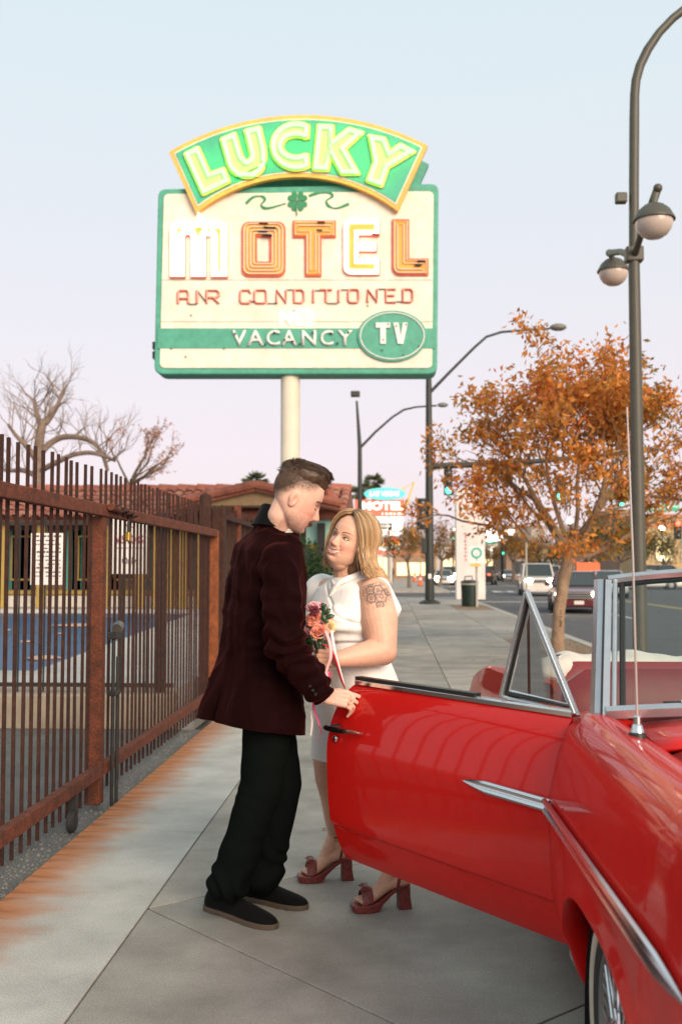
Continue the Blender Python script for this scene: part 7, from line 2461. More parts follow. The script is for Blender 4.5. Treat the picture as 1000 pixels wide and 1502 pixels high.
# crisp hem and cuffs
ha, hb_ = at_y(288, 1046, 4.20), at_y(448, 1077, 4.02)
ca_ = np.array(at_y(367, 1062, 4.09)); fa, fb_ = (np.array(ha) - ca_) @ np.array(mF), (np.array(hb_) - ca_) @ np.array(mF)
tq = ((co - ca_) @ np.array(mF) - fa) / (fb_ - fa)
co[:, 2] = np.maximum(co[:, 2], ha.z + (hb_.z - ha.z) * np.clip(tq, -.2, 1.2))
for w0, e0 in ((wrR, elR), (wrL, elL)):
    ad = np.array((w0 - e0).normalized()); cut = np.array(w0.lerp(e0, .06)) + ad * .022
    tt = (co - cut) @ ad
    nr_ = (np.linalg.norm(co - np.array(w0), axis=1) < .11) & (tt > 0)
    co -= np.outer(tt * nr_, ad)
set_co(me, co)
finish(me, 'jacket', m_velvet, man)
# raised cuff edge and dark stand collar
cdir = (wrR - elR).normalized()
cuff_c = wrR.lerp(elR, .055)
part('collar', MB().loft([sup_ring(at_y(x, y, 4.082), w, d, mF, mL, tilt=t) for x, y, w, d, t in ((402, 776, .098, .088, -.020), (407, 763, .079, .079, -.026), (410, 752, .070, .075, -.030), (410, 750, .062, .067, -.030), (404, 774, .06, .06, -.020))]), m_collar, man, smooth=60)
sb_, su_, _ = basis(cdir)
for k in range(3):
    p = cuff_c - cdir * (.02 + .018 * k) + Vector((0, -.061, -.012))
    part('cuff_button', MB().lathe([(.0065, 0), (.005, .003), (0, .0035)], p, (0, -1, -.2), n=10), m_trimblk, man, smooth=True)
# pale shirt corner under the chin
part('shirt_collar', MB().prism([mh(.018, -.036, -.122), mh(.045, -.014, -.118), mh(.040, -.010, -.148), mh(.014, -.034, -.150)], (.0, .006, 0)), m_white_s, man, bevel=.003)

# trousers
tr_ = MB()
tr_.ell(hipc + Vector((.0, 0, -.06)), (.155, .105, .12), Matrix((mL, mF, Vector((0, 0, 1)))).transposed())
hemR, hemL = ankR + Vector((-.005, 0, .015)), ankL + Vector((-.005, 0, .015))
for hp, kn, an in ((hipR, kneeR, hemR), (hipL, kneeL, hemL)):
    limb_p(tr_, [hp, hp.lerp(kn, .5), kn, kn.lerp(an, .55), an + Vector((0, 0, .03))], [.096, .100, .086, .076, .074], 24)
me = remesh(tr_, .006, 6, 'trousers')
co = get_co(me); no = get_no(me)
low = np.clip((.42 - co[:, 2]) / .3, 0, 1)
fold = .008 * vnoise(co * np.array([9., 9., 4.]), 1.0, 2.0) + (.0065 * low ** 1.5 + .001) * np.sin(co[:, 2] * 52 + co[:, 0] * 38 + 6.5 * vnoise(co, 7.0)) + .006 * low * vnoise(co, 22.0)
fold += .012 * np.clip((.21 - co[:, 2]) / .07, 0, 1)
co += no * fold[:, None]
co[:, 2] = np.maximum(co[:, 2], .055 + .02 * vnoise(co * np.array([9., 9., 0.]), 1.0))
set_co(me, co)
finish(me, 'trousers', m_trouser, man)

def shoe(parent, heel, toe, name='shoe'):
    heel, toe = Vector(heel), Vector(toe)
    d = (toe - heel); L = d.length; d.normalize()
    s = Vector((-d.y, d.x, 0))
    prof = [(0.0, .022, .055), (.03, .032, .085), (.12, .037, .105), (.28, .036, .105), (.42, .038, .088), (.56, .044, .070), (.70, .049, .058), (.82, .047, .050), (.92, .038, .042), (.98, .022, .034), (1.0, .010, .028)]
    rings = []
    for t, w, h in prof:
        c = heel + d * (L * t)
        rings.append([c + s * (w * a) + Vector((0, 0, .018 + (h - .018) * b)) for a, b in ((-1, 0), (-1.04, .25), (-.92, .6), (-.6, .9), (-.2, 1), (.2, 1), (.6, .9), (.92, .6), (1.04, .25), (1, 0), (.5, -.02), (-.5, -.02))])
    o = part(name, MB().loft(rings), m_suede, parent, smooth=60, subd=1)
    rs = []
    for t, w, h in [(-.012, .014, 0)] + prof + [(1.012, .006, 0)]:
        c = heel + d * (L * t)
        w2 = w + .005
        z0 = 0.0 if (t < .27 or t > .36) else .006
        rs.append([c + s * (w2 * a) + Vector((0, 0, z)) for a, z in ((-1, z0), (1, z0), (1.02, .020), (-1.02, .020))])
    part('sole', MB().loft(rs), m_sole, o, bevel=.003)
    return o
shoe(man, gnd(305, 1332), gnd(404, 1363))
shoe(man, gnd(352, 1316), gnd(450, 1334))

# ------------------------------------------------------------------ the woman
wF = Vector((-.80, -.60, 0)).normalized(); wL = Vector((-wF.y, wF.x, 0))      # her left: to the right and nearer
wf = gnd(520, 1312)
wom = thing('person', 'person in a sleeveless white dress smiling up and holding a bouquet', 'person', (wf.x, wf.y, 0))
wh = Frame(at_y(513, 795, 4.27), (-.50, -.80, .27), (.40, .02, .92))
WYc = 4.30
w_neck = at_y(512, 850, 4.32)
w_shL, w_shR = at_y(549, 872, 4.19), at_y(472, 868, 4.47)
w_elL, w_wrL = at_y(561, 955, 4.13), at_y(497, 967, 4.02)
w_elR, w_wrR = at_y(478, 955, 4.50), at_y(476, 990, 4.22)
w_hip = at_y(520, 1020, 4.33)
w_hipL, w_hipR = w_hip + wL * .09, w_hip - wL * .09
wtoeR, wheelR = gnd(440, 1293), gnd(507, 1290)
wtoeL, wheelL = gnd(519, 1337), gnd(600, 1331)
def foot_prims(mb, toe, heel):
    d = (toe - heel); d.z = 0; d.normalize(); s = Vector((-d.y, d.x, 0))
    hp = heel + Vector((0, 0, .118)) + d * .02
    ball = toe - d * .065 + Vector((0, 0, .052))
    arch_ = hp.lerp(ball, .5) + Vector((0, 0, .018))
    ank = heel + d * .045 + Vector((0, 0, .205))
    mb.capsule(hp, arch_, .031, .030); mb.capsule(arch_, ball + s * .012, .030, .022); mb.capsule(arch_, ball - s * .014, .030, .022)
    mb.capsule(ank, arch_.lerp(ball, .35), .034, .026); mb.capsule(ank, hp, .034, .030)
    for i in range(5):
        o = (-.028 + .014 * i)
        L_ = .050 - .004 * i
        b_ = ball + s * o
        mb.capsule(b_, b_ + d * L_ + Vector((0, 0, -.012)), .0105 if i else .012, .0075 if i else .0095, 8)
    return ank, d, s, hp, ball
sk = MB()
head_prims(sk, wh, fem=True, jaw=1.04, sc=WS_)
limb_p(sk, [wh(-.030, 0, -.040), wh(-.045, 0, -.10), w_neck + Vector((0, 0, -.03))], [.056, .054, .062])
sk.ell(wh(.018, 0, -.100), (.042, .044, .030), wh.M)      # soft under the chin
limb_p(sk, [w_neck + Vector((0, 0, -.04)), at_y(512, 900, 4.32), at_y(516, 950, 4.32), w_hip], [.07, .115, .10, .12])
limb_p(sk, [w_neck + Vector((0, 0, -.05)), w_shL], [.06, .062]); limb_p(sk, [w_neck + Vector((0, 0, -.05)), w_shR], [.06, .062])
limb_p(sk, [w_shL, w_shL.lerp(w_elL, .45) + Vector((.004, 0, 0)), w_elL, w_elL.lerp(w_wrL, .35), w_wrL], [.070, .077, .058, .053, .032], 24)
limb_p(sk, [w_shR, w_elR, w_wrR], [.066, .055, .030])
ankR2, dR2, sR2, hpR2, bR2 = foot_prims(sk, wtoeR, wheelR)
ankL2, dL2, sL2, hpL2, bL2 = foot_prims(sk, wtoeL, wheelL)
knR, knL = at_y(482, 1140, 4.45), at_y(556, 1150, 4.25)
for hp_, kn_, an_ in ((w_hipR, knR, ankR2), (w_hipL, knL, ankL2)):
    calf = kn_.lerp(an_, .33) + Vector((.012, .01, 0))
    limb_p(sk, [hp_, kn_ + Vector((0, 0, .1)), kn_, calf, kn_.lerp(an_, .7), an_], [.095, .072, .060, .061, .043, .035], 20)
g_c = at_y(474, 962, 4.03)
whd = Vector((-.96, .05, .04))
hand_prims(sk, w_wrL + whd * .004, whd, Vector((.05, .97, -.1)), True, [(55, 70, 45), (58, 74, 45), (60, 74, 45), (60, 72, 45)], (2, 0, -1, -3), whd * .75 + Vector((0, .45, .45)), (30, 30), sc=.90)
hand_prims(sk, w_wrR, Vector((-.4, -.8, .1)), Vector((-.3, .2, .9)), False, [(40, 50, 30)] * 4, (2, 0, -1, -3), Vector((-.6, -.4, .4)), sc=.85)
me = remesh(sk, .0028, 4, 'body')
co = face_sculpt(get_co(me), wh, WS_, True)
set_co(me, co)
lc = wh.local(co) / WS_; f, l, u = lc[:, 0], lc[:, 1], lc[:, 2]
front = (f > .02) & (np.abs(u) < .14)
col = np.tile(SKIN_W, (len(co), 1)) * (1 + .06 * vnoise(co, 55.0)[:, None] + .05 * vnoise(co, 170.0)[:, None])
near = (np.linalg.norm(lc, axis=1) < .19)
red = (gauss(np.abs(l) - .043, .022) * gauss(u + .036, .022) * (f > .03) + .7 * gauss(l, .016) * gauss(u + .035, .016) * (f > .09)) * near
col = col * (1 - red[:, None] * np.array([.03, .26, .24]))
x2 = (l / .033) ** 2
up_, lo_ = -.0610 + .0105 * x2, -.0750 + .0240 * x2
lipm = np.maximum(gauss(u - up_ - .0026, .0026), gauss(u - lo_ + .0034, .0034)) * (np.abs(l) < .034) * (f > .05)
col = col * (1 - .85 * lipm[:, None]) + np.array([.58, .17, .145]) * .85 * lipm[:, None]
inm = ((u < up_) & (u > lo_) & (np.abs(l) < .032) & (f > .05)) * (1 - lipm)
col = col * (1 - inm[:, None]) + np.array([.28, .07, .06]) * inm[:, None]
# elbow, hand and knee a little redder
for c_, r_ in ((w_elL, .07), (w_wrL, .09), (knR, .08)):
    k_ = gauss(np.linalg.norm(co - np.array(c_), axis=1), r_)
    col = col * (1 - k_[:, None] * np.array([.0, .08, .08]))
for s in (-1, 1):
    sh_ = np.exp(-(((l - s * .031) / .022) ** 2 + ((u - .006) / .006) ** 2)) * front
    col = col * (1 - .35 * sh_[:, None] * np.array([.6, .8, .8]))
# legs carry a tan
lg = np.clip((.62 - co[:, 2]) / .1, 0, 1)
col = col * (1 - lg[:, None] * np.array([.20, .20, .22]))
# floral tattoo on the upper arm: ink lines inside an uneven patch
tc = np.array(at_y(551, 873, 4.115))
dvx = co - tc
tx1 = dvx[:, 0] * .93 - dvx[:, 2] * .36; tz1 = dvx[:, 0] * .36 + dvx[:, 2] * .93
facing = (co[:, 1] < np.array(w_shL)[1] + .0)
ink = np.zeros(len(co))
def ring_ink(cx, cz, r, wd, petals=0, amp=0.0):
    d_ = np.hypot(tx1 - cx, tz1 - cz); a_ = np.arctan2(tz1 - cz, tx1 - cx)
    return gauss(d_ - r * (1 + amp * np.abs(np.sin(a_ * petals / 2.0))), wd)
for (cx, cz, r, pe) in ((-.012, -.018, .015, 7), (.022, .004, .020, 6), (.000, .022, .016, 6), (-.028, .010, .013, 5), (.030, -.030, .012, 5), (-.038, .034, .010, 5), (.040, .030, .012, 5)):
    ink = np.maximum(ink, ring_ink(cx, cz, r, .0029, pe, .28)); ink = np.maximum(ink, ring_ink(cx, cz, r * .38, .0022))
    ink = np.maximum(ink, .55 * ring_ink(cx, cz, r * .7, .0026, pe, .4))
patch = (np.hypot(tx1 / .056, tz1 / .052) < 1 + .15 * vnoise(co, 40.0))
ink = np.maximum(ink, .45 * (vnoise(co, 120.0) > .0)) * patch * facing * (np.linalg.norm(dvx, axis=1) < .1)
col = col * (1 - .92 * ink[:, None]) + np.array([.045, .05, .047]) * .92 * ink[:, None]
# small round ankle tattoo
ta = np.array(at_y(494, 1236, 4.45)); dta = co - ta
d_ = np.hypot(dta[:, 0], dta[:, 2]); ink = np.maximum(gauss(d_ - .016, .003), gauss(d_ - .007, .003)) * (np.abs(dta[:, 1]) < .06) * .5
col = col * (1 - ink[:, None]) + np.array([.10, .08, .07]) * ink[:, None]
paint(me, 'skincol', np.clip(col, 0, 1))
bv = bvh_of(me, wh)
finish(me, 'body', m_skin, wom)
# face: eyes, lashes, brows, smile
def eye_obj(parent, H, bv, s):
    c = surf(bv, H, s * .031, -.001, -.0026)
    mb = MB().ell(c, (.0050, .0135, .0042), H.M, 24, 16)
    me = mb.mesh('eye', chain_off(parent))
    co = get_co(me) + np.array(chain_off(parent)); q = H.local(co) - H.local(np.array([c]))
    r = np.hypot(q[:, 1] + .003, q[:, 2] - .001)
    cc = np.tile(np.array([.72, .68, .64]), (len(co), 1))
    cc[r < .0055] = (.10, .085, .06); cc[r < .0026] = (.01, .01, .01)
    paint(me, 'eyecol', cc)
    me.polygons.foreach_set('use_smooth', [True] * len(me.polygons))
    link_mesh('eye', me, m_eye, parent)
for s in (-1, 1):
    eye_obj(wom, wh, bv, s)
    pts = [surf(bv, wh, s * (.0165 + .030 * t), .0006 + .0042 * (1 - (2 * t - 1) ** 2) - .002 * t, .0022) for t in [k / 8 for k in range(9)]]
    part('eyelash', MB().tube(pts, [.0006, .0012, .0016, .0018, .002, .002, .002, .0018, .0010], 5), m_lash, wom)
    pts = [surf(bv, wh, s * (.0175 + .028 * t), -.0010 - .0038 * (1 - (2 * t - 1) ** 2), .0012) for t in [k / 8 for k in range(9)]]
    part('lower_lash', MB().tube(pts, .0009, 5), mat('lower_lash', (.20, .09, .06), .6), wom)
    bs_ = MB(); rr_ = random.Random(13)
    for k in range(60):
        t = rr_.random()
        p = surf(bv, wh, s * (.013 + .040 * t), .0195 + .006 * math.sin(t * 2.4) + rr_.uniform(-.0018, .0018), .0005)
        bs_.tube([p, p + (wh.L * s + wh.U * (.3 - t * .6)).normalized() * .006], [.0007, .0002], 3)
    part('eyebrow', bs_, m_brow_w, wom)
th = []
for k in range(21):
    t = -1 + 2 * k / 20
    l_ = .0285 * t
    up_ = -.0612 + .0105 * (l_ / .033) ** 2; lo_ = -.0732 + .0228 * (l_ / .033) ** 2
    lo_ = min(lo_, up_ - .0004)
    zc_ = (up_ + lo_) / 2
    pu = surf(bv, wh, l_, up_ + .001, -.0030); pl_ = surf(bv, wh, l_, lo_ - .001, -.0030)
    notch = .0006 * (k % 3 == 0)
    th.append([pu, pl_ - wh.F * notch, pl_ - wh.F * .004, pu - wh.F * .004])
part('teeth', MB().loft(th), m_teeth, wom, smooth=True)
for s in (-1, 1):
    p = wh(-.010, s * .082, -.052)
    er = part('earring', MB().ell(p, .0042, nu=10, nv=8), m_gold, wom, smooth=True)
    part('drop', MB().ell(p - Vector((0, 0, .010)), (.004, .004, .006), nu=10, nv=8), m_teeth, er, smooth=True)

# hair: shoulder-length bob, parted, made of strands over a fitted under-layer
DOWN = Vector((0, 0, -1))
def hair_path(p, s, lift, lenf, rr_, wav=(0, 0, 0)):
    """p 0..1 along the parting from brow to crown, s the side it falls to"""
    c = Vector((-.012, 0, .030)); rad = Vector((.108 + lift, .091 + lift, .101 + lift))
    d0 = Vector((.80 - 1.28 * p, s * rr_.uniform(.03, .10) - .10, 1.0)).normalized()
    az = R(57 + 123 * p ** .85 + rr_.gauss(0, 3))
    d1 = Vector((math.cos(az), s * math.sin(az), -.12)).normalized()
    pts = []
    ang = d0.angle(d1)
    for k in range(6):
        t = k / 5
        d = (d0 * math.sin((1 - t) * ang) + d1 * math.sin(t * ang)) / math.sin(ang)
        d.normalize()
        r = 1 / math.sqrt((d.x / rad.x) ** 2 + (d.y / rad.y) ** 2 + (d.z / rad.z) ** 2)
        r *= 1 + .10 * math.sin(math.pi * t) * (1 - t)          # lift off the scalp near the parting
        q = c + d * r
        pts.append(wh(q.x, q.y, q.z))
    P = pts[-1]
    out = wh.F * d1.x + wh.L * d1.y
    out = (out - DOWN * out.dot(DOWN)).normalized()
    L = (.138 + .022 * rr_.uniform(-1, 1)) * lenf
    flick = (1.0 if s > 0 else .35) * (.55 + .45 * min(1, p * 1.6))
    n = 9
    ph0 = .35 * math.sin(p * 23 + s) + wav[0]
    v = (pts[-1] - pts[-2]).normalized()
    for k in range(1, n + 1):
        t = k / n
        tgt = (DOWN + out * (-.16 + .42 * math.sin(t * 2.4 + ph0) + flick * 2.3 * max(0, t - .48) ** 1.2 * 2.4) + wh.F * ((.20 + wav[1]) * math.sin(t * 6.5 + ph0 * 3)) + out * (wav[2] * math.sin(t * 7 + ph0 * 2))).normalized()
        v = (v * .55 + tgt * .45).normalized()
        P = P + v * (L / n) + Vector((rr_.gauss(0, .0009), rr_.gauss(0, .0009), rr_.gauss(0, .0009)))
        pts.append(P)
    return pts
rr_ = random.Random(21)
hs = MB(); hc = []
def add_strand(pts, r, c):
    n = len(pts)
    hs.tube(pts, [r * (1 - .6 * (i / (n - 1)) ** 3) for i in range(n)], 4)
    tone = np.array(c)
    for i in range(n):
        t = i / (n - 1)
        for _ in range(4):
            hc.append(tone * (.62 + .52 * t))
BL = [(.52, .32, .155), (.62, .40, .205), (.43, .255, .120), (.70, .49, .28), (.26, .148, .070)]
for k in range(300):               # locks of strands that lie together
    p = rr_.random(); s = 1 if rr_.random() < .58 else -1
    lift0 = rr_.uniform(-.005, .012); len0 = rr_.uniform(.86, 1.08)
    tone = BL[min(4, int(rr_.random() * 4.3))]
    wav = (rr_.uniform(-.5, .5), rr_.uniform(-.1, .28), rr_.uniform(.05, .30))
    for j in range(22):
        lf = lift0 + rr_.gauss(0, .0022)
        add_strand(hair_path(min(1, max(0, p + rr_.gauss(0, .020))), s, lf, len0 + rr_.gauss(0, .04), rr_, wav), rr_.uniform(.0009, .0016), [x * rr_.uniform(.88, 1.12) for x in (tone if lf > -.003 else BL[4])])
me = hs.mesh('hair', (0, 0, 0)); paint(me, 'haircol', np.clip(np.array(hc), 0, 1))
finish(me, 'hair', m_hair_w, wom)
ul = MB()
ul.ell(wh(-.020, 0, .036), (.0985, .0855, .0925), wh.M)
for s in (-1, 1):
    for (f_, l_, u_, rf, rl, ru) in ((-.035, .060, -.03, .060, .030, .060), (-.055, .045, -.09, .050, .034, .055)):
        ul.ell(wh(f_, s * l_, u_), (rf, rl, ru), wh.M)
ul.ell(wh(-.075, 0, -.06), (.040, .075, .075), wh.M)
me = remesh(ul, .006, 6, 'hair_underlayer')
paint(me, 'haircol', np.tile(np.array([.17, .092, .044]), (len(me.vertices), 1)))
finish(me, 'hair_underlayer', m_hair_w, wom)

# dress
dr = MB()
def wr_(px, py, Y, w, d, **k):
    return sup_ring(at_y(px, py, Y), w, d, wF, wL, **k)
dr.loft([wr_(511, 846, 4.325, .074, .068), wr_(511, 853, 4.325, .120, .080), wr_(510, 863, 4.32, .172, .096), wr_(509, 880, 4.32, .186, .118), wr_(506, 905, 4.31, .184, .142), wr_(508, 925, 4.31, .170, .134),
         wr_(513, 942, 4.32, .158, .122), wr_(519, 965, 4.32, .172, .132), wr_(524, 1000, 4.33, .198, .150), wr_(523, 1040, 4.34, .204, .152), wr_(517, 1080, 4.35, .198, .146), wr_(512, 1112, 4.36, .192, .142), wr_(511.5, 1122, 4.36, .192, .142)])
dr.ell(w_shR + Vector((0, 0, -.01)), (.078, .078, .085)); dr.capsule(w_shR, w_shR.lerp(w_elR, .35), .080, .074)
for s in (-1, 1):
    dr.ell(at_y(506, 908, 4.31) + wF * .085 + wL * (s * .075), (.060, .075, .070), Matrix((wF, wL, Vector((0, 0, 1)))).transposed())
# wide shoulder wings running out past the arms
for s, sh_ in ((1, w_shL), (-1, w_shR)):
    dr.capsule(w_neck + wL * (s * .085) + Vector((0, 0, -.012)), sh_ + wL * (s * .015) + Vector((0, 0, .045)) - wF * .035, .036, .022)
    dr.capsule(sh_ + wL * (s * .015) + Vector((0, 0, .045)) - wF * .035, sh_ + wL * (s * .040) - wF * .085 + Vector((0, 0, -.06)), .022, .018)
    dr.capsule(sh_ + wL * (s * .040) - wF * .085 + Vector((0, 0, -.06)), at_y(511, 925, 4.32) - wF * .09 + wL * (s * .14), .018, .025)
me = remesh(dr, .005, 14, 'dress')
co = get_co(me); no = get_no(me)
q = co - np.array(at_y(515, 950, 4.32))
z = co[:, 2]
wz = at_y(513, 940, 4.32).z
fold = .003 * vnoise(co * np.array([14., 14., 4.]), 1.0, 5.0)
fold += .006 * np.sin((q @ np.array(wL)) * 46 + 3 * vnoise(co, 6.0)) * np.exp(-((z - wz + .05) / .10) ** 2)
fold += .005 * np.sin((z - wz) * 120 + 5 * vnoise(co, 7.0)) * np.exp(-((z - wz - .035) / .05) ** 2)
fold -= .009 * gauss(z - wz, .007)                                     # waist seam
# wrapped neckline: the left panel crosses over the right
ln = (q @ np.array(wL)) * .75 + (z - wz - .20) * 1.0
fold -= .006 * gauss(ln, .006) * ((q @ np.array(wF)) > .02) * (z > wz + .08)
co += no * fold[:, None]
co[:, 2] = np.maximum(co[:, 2], at_y(512, 1112, 4.36).z + .004 * vnoise(co * np.array([12., 12., 0.]), 1.0))
set_co(me, co)
finish(me, 'dress', m_dress, wom)
# shawl collar edge from the nape across the front
cpts = [at_y(x, y, Y) for x, y, Y in ((533, 836, 4.33), (530, 841, 4.27), (522, 845, 4.235), (510, 849, 4.215), (499, 854, 4.212), (491, 862, 4.222), (484, 874, 4.235))]
part('neck_band', MB().tube(cpts, [.012, .014, .014, .013, .012, .010, .006], 10), m_dress, wom, smooth=True)
cpts = [at_y(x, y, Y) for x, y, Y in ((533, 836, 4.34), (520, 838, 4.40), (502, 842, 4.42), (492, 847, 4.37), (488, 852, 4.30), (491, 860, 4.235))]
part('neck_band', MB().tube(cpts, [.012, .013, .013, .012, .011, .008], 10), m_dress, wom, smooth=True)
# wedding ring
rc = at_y(461.5, 967, 3.975)
part('ring', MB().tube([rc + Vector((.003 * math.cos(t) * .3, .010 * math.cos(t), .010 * math.sin(t))) for t in [2 * math.pi * k / 14 for k in range(14)]], .0014, 6, closed=True), m_gold, wom)

# platform sandals
def sandal(toe, heel, d, s, hp, ball):
    toe, heel = toe.copy(), heel.copy()
    sd = part('sandal', MB().loft([[toe + d * a + s * (w * b) + Vector((0, 0, zz)) for b, zz in ((-1, z0), (1, z0), (1, z1), (-1, z1))] for a, w, z0, z1 in
        ((.012, .018, .012, .030), (.004, .034, .004, .030), (-.03, .043, 0, .030), (-.07, .044, 0, .034), (-.095, .040, .004, .042), (-.115, .036, .030, .055), (-.15, .030, .060, .078), (-.185, .029, .082, .096), (-.215, .028, .088, .100), (-.232, .018, .090, .100))]), m_sandal, wom, smooth=40, bevel=.003)
    hb_ = toe - d * .205
    part('heel', MB().loft([[hb_ + d * a * k + s * b * k + Vector((0, 0, z)) - d * (.004 if z < .05 else 0) for a, b in ((-.026, -.024), (.022, -.024), (.022, .024), (-.026, .024))] for k, z in ((1.12, 0), (1.0, .05), (.98, .090))]), m_sandal, sd, bevel=.004)
    # toe strap with a knotted bow
    bc = ball + d * .018
    def over(c, w, h, k, n=11):
        return [c + s * (w * math.cos(math.pi * i / (n - 1))) + Vector((0, 0, h * math.sin(math.pi * i / (n - 1)) - .012)) for i in range(n)]
    arc = over(bc, .043, .052, 0)
    part('toe_strap', MB().loft([[p + d * o + Vector((0, 0, hz)) for o, hz in ((-.024, .001), (-.022, .004), (.018, -.006), (.020, -.010))] for p in arc], closed=True), m_sandal, sd, smooth=40)
    kc = bc + Vector((0, 0, .042)) - s * .012
    for sg_ in (-1, 1):
        part('bow', MB().loft([[kc + s * (sg_ * a) + d * (w * b) + Vector((0, 0, z + t_)) for b, t_ in ((-1, -.004), (-.4, .006), (.4, .006), (1, -.004), (.4, -.006), (-.4, -.006))] for a, w, z in ((.002, .008, 0), (.012, .018, .004), (.026, .022, .0), (.032, .018, -.004))]), m_sandal, sd, smooth=50)
    part('bow_knot', MB().ell(kc + Vector((0, 0, .002)), (.010, .010, .009), nu=12, nv=8), m_sandal, sd, smooth=True)
    # ankle strap
    an = toe - d * .165 + Vector((0, 0, .185))
    ring = [an + d * (.044 * math.cos(t) - .012) + s * (.040 * math.sin(t)) + Vector((0, 0, .012 * math.cos(t))) for t in [2 * math.pi * k / 22 for k in range(22)]]
    part('ankle_strap', MB().loft([[p + Vector((0, 0, z)) + (p - an).normalized() * o for z, o in ((-.006, 0), (.006, 0), (.006, .003), (-.006, .003))] for p in ring + [ring[0]]], cap=False), m_sandal, sd)
    for sg_ in (-1, 1):
        a0 = toe - d * .175 + s * (sg_ * .030) + Vector((0, 0, .095)); a1 = an + d * (-.028) + s * (sg_ * .034) + Vector((0, 0, -.005))
        part('side_strap', MB().bar(a0, a1, .011, .004, up=s), m_sandal, sd)
    part('buckle', MB().lathe([(.0095, 0), (.0095, .003), (.005, .003), (.005, 0)], an - s * (-.0445 if s.y < 0 else .0445) + d * .012, s if s.y < 0 else -s, n=12, ring=True), m_gold, sd)
sandal(wtoeR, wheelR, dR2, sR2, hpR2, bR2)
sandal(wtoeL, wheelL, dL2, sL2, hpL2, bL2)

# ------------------------------------------------------------------ the bouquet
bq0 = at_y(474, 962, 4.0)
bq = thing('bouquet', 'small bouquet of coral and red roses tied with trailing ribbons', 'bouquet', bq0)
m_petal = {k: mat('petal_' + k, c, .55, var=.12, vscale=60, sheen=.2) for k, c in (('coral', (.78, .27, .18)), ('pink', (.80, .42, .44)), ('red', (.48, .012, .02)), ('wine', (.16, .012, .025)), ('cream', (.82, .62, .32)), ('lilac', (.72, .50, .56)))}
m_stemg = mat('stem_green', (.035, .075, .025), .6)
m_leafg = mat('glossy_leaf', (.018, .055, .022), .35, var=.2, vscale=40)
def rose(c, r, mm, tilt, seed):
    rr_ = random.Random(seed)
    c = Vector(c); ax = Vector(tilt).normalized()
    s, u_, _ = basis(ax)
    mb = MB()
    for layer, (n, rad, hh, op) in enumerate(((3, .22, .95, .05), (4, .42, .92, .16), (5, .64, .80, .34), (6, .88, .62, .62), (6, 1.05, .40, .95))):
        for k in range(n):
            a0 = 2 * math.pi * (k + rr_.uniform(-.15, .15)) / n + layer * .8
            rows = []
            for i in range(5):
                t = i / 4
                row = []
                for j in range(7):
                    v_ = -1 + j / 3
                    wdt = 2 * math.pi / n * .62 * math.sin(math.pi * (.22 + .6 * t) ) * v_
                    rad_t = rad * (.35 + .65 * math.sin(t * math.pi / 2)) + op * .28 * t ** 3
                    z = hh * t - (.16 * v_ * v_ * t) - op * .18 * t ** 4
                    a = a0 + wdt
                    row.append(c + (s * math.cos(a) + u_ * math.sin(a)) * (r * rad_t) + ax * (r * (z - .45)))
                rows.append(row)
            mb.loft(rows, closed=False)
    return part('rose', mb, mm, bq, smooth=True, solid=.0008, norm=False)
for i, (x, y, Y, r, k, tl) in enumerate(((468, 926, 3.975, .030, 'coral', (-.1, -.9, .45)), (459, 906, 4.0, .027, 'coral', (-.3, -.8, .6)), (458, 888, 4.02, .024, 'pink', (-.2, -.6, .8)), (466, 886, 4.03, .017, 'lilac', (.1, -.4, .9)),
                                         (473, 889, 4.03, .017, 'red', (.3, -.6, .7)), (461, 895, 3.985, .016, 'wine', (0, -.9, .3)), (486, 918, 4.03, .021, 'cream', (.6, -.7, .3)), (479, 906, 4.05, .022, 'coral', (.4, -.7, .6)), (452, 922, 4.03, .026, 'pink', (-.6, -.7, .4)), (470, 905, 4.07, .026, 'cream', (.1, -.2, 1)))):
    rose(at_y(x, y, Y), r, m_petal[k], tl, 40 + i)
def leaf_blade(base, tip, w, n_):
    base, tip = Vector(base), Vector(tip)
    d = tip - base; s = d.cross(Vector(n_)).normalized()
    rows = []
    for i in range(7):
        t = i / 6
        ww = w * math.sin(math.pi * min(1, t * .96 + .02)) ** .7
        c = base + d * t + Vector(n_).normalized() * (d.length * .12 * math.sin(math.pi * t))
        rows.append([c - s * ww + Vector(n_) * .002, c, c + s * ww + Vector(n_) * .002])
    part('leaf', MB().loft(rows, closed=False), m_leafg, bq, smooth=True, solid=.0008, norm=False)
for (x0, y0, x1, y1, Y, w) in ((474, 904, 478, 886, 4.0, .010), (476, 906, 491, 903, 3.99, .010), (475, 902, 485, 893, 4.01, .010), (474, 908, 482, 913, 3.985, .009), (466, 940, 478, 932, 3.97, .011), (462, 940, 456, 936, 3.97, .010), (468, 941, 470, 948, 3.965, .009), (476, 896, 473, 884, 4.01, .008), (478, 914, 472, 900, 3.985, .010)):
    leaf_blade(at_y(x0, y0, Y), at_y(x1, y1, Y), w, (0, -1, .2))
hand_c = at_y(472, 961, 4.045)
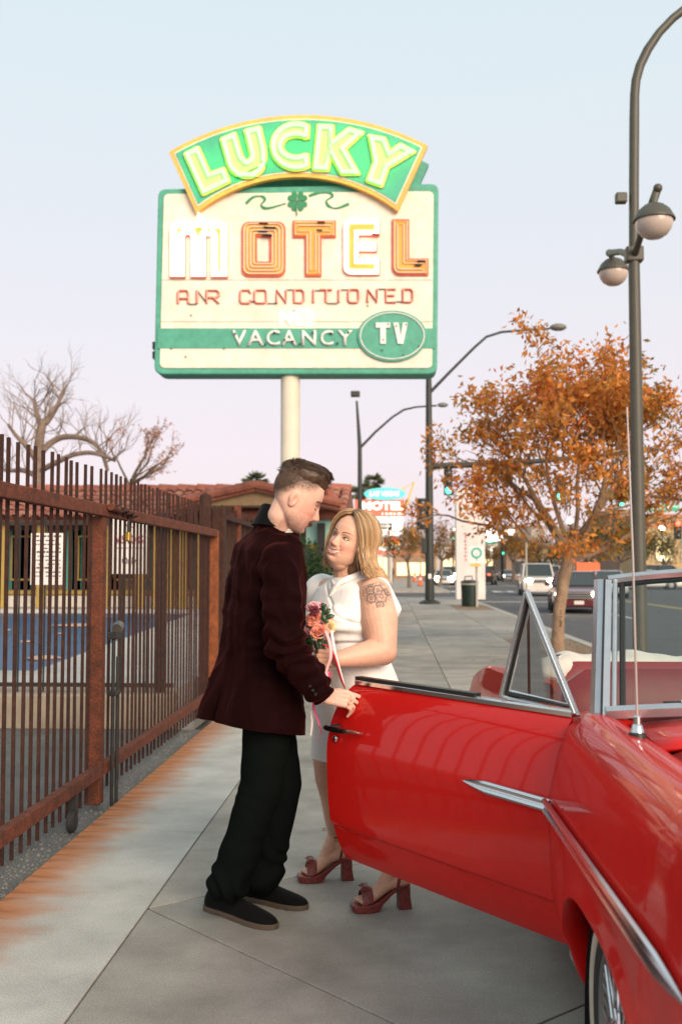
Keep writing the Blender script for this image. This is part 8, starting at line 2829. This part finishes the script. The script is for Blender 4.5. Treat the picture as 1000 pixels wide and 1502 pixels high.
for k in range(11):
    a = 2 * math.pi * k / 11
    o = Vector((.012 * math.cos(a), .012 * math.sin(a), 0))
    top = at_y(466 + 12 * math.cos(a), 930, 4.03 + .03 * math.sin(a))
    part('stem', MB().tube([top, hand_c + o, at_y(479 + 5 * math.cos(a), 1000, 4.04) + Vector((0, .012 * math.sin(a), .01 * math.cos(a * 3)))], .0032, 6), m_stemg, bq, smooth=True)
m_rib = {k: mat('ribbon_' + k, c, .35, sheen=.3, spec=.6) for k, c in (('pink', (.80, .45, .46)), ('red', (.60, .015, .02)), ('white', (.82, .74, .70)), ('magenta', (.66, .04, .18)))}
def rib(pts, w, mm, tw=0.0):
    P = [at_y(x, y, Y) for x, y, Y in pts]
    n = len(P); sm = []
    for i in range(n - 1):
        p0, p1, p2, p3 = P[max(i - 1, 0)], P[i], P[i + 1], P[min(i + 2, n - 1)]
        for k in range(5):
            t = k / 5
            sm.append(0.5 * ((2 * p1) + (p2 - p0) * t + (2 * p0 - 5 * p1 + 4 * p2 - p3) * t * t + (-p0 + 3 * p1 - 3 * p2 + p3) * t ** 3))
    sm.append(P[-1])
    rows = []
    for i, p in enumerate(sm):
        a = tw * i / len(sm)
        s = Vector((math.cos(a), math.sin(a), 0))
        rows.append([p - s * w / 2, p + s * w / 2])
    part('ribbon', MB().loft(rows, closed=False), mm, bq, smooth=True, solid=.0007, norm=False)
rib([(477, 925, 3.97), (484, 945, 3.95), (485, 965, 3.945), (479, 985, 3.95), (484, 1008, 3.955)], .013, m_rib['pink'], 1.0)
rib([(486, 925, 3.99), (489, 945, 3.975), (493, 965, 3.965), (500, 990, 3.955), (504, 1005, 3.95)], .012, m_rib['white'], .8)
rib([(474, 945, 3.96), (486, 953, 3.95), (493, 972, 3.945), (501, 998, 3.94), (506, 1010, 3.935)], .013, m_rib['red'], -1.1)
rib([(482, 985, 3.97), (480, 1005, 3.975), (460, 1030, 3.985), (467, 1058, 3.98), (471, 1073, 3.98), (466, 1087, 3.98)], .012, m_rib['magenta'], 1.6)
rib([(478, 985, 3.98), (474, 1010, 3.99), (458, 1040, 3.99), (458, 1062, 3.99), (456, 1080, 3.99)], .010, m_rib['white'], .9)
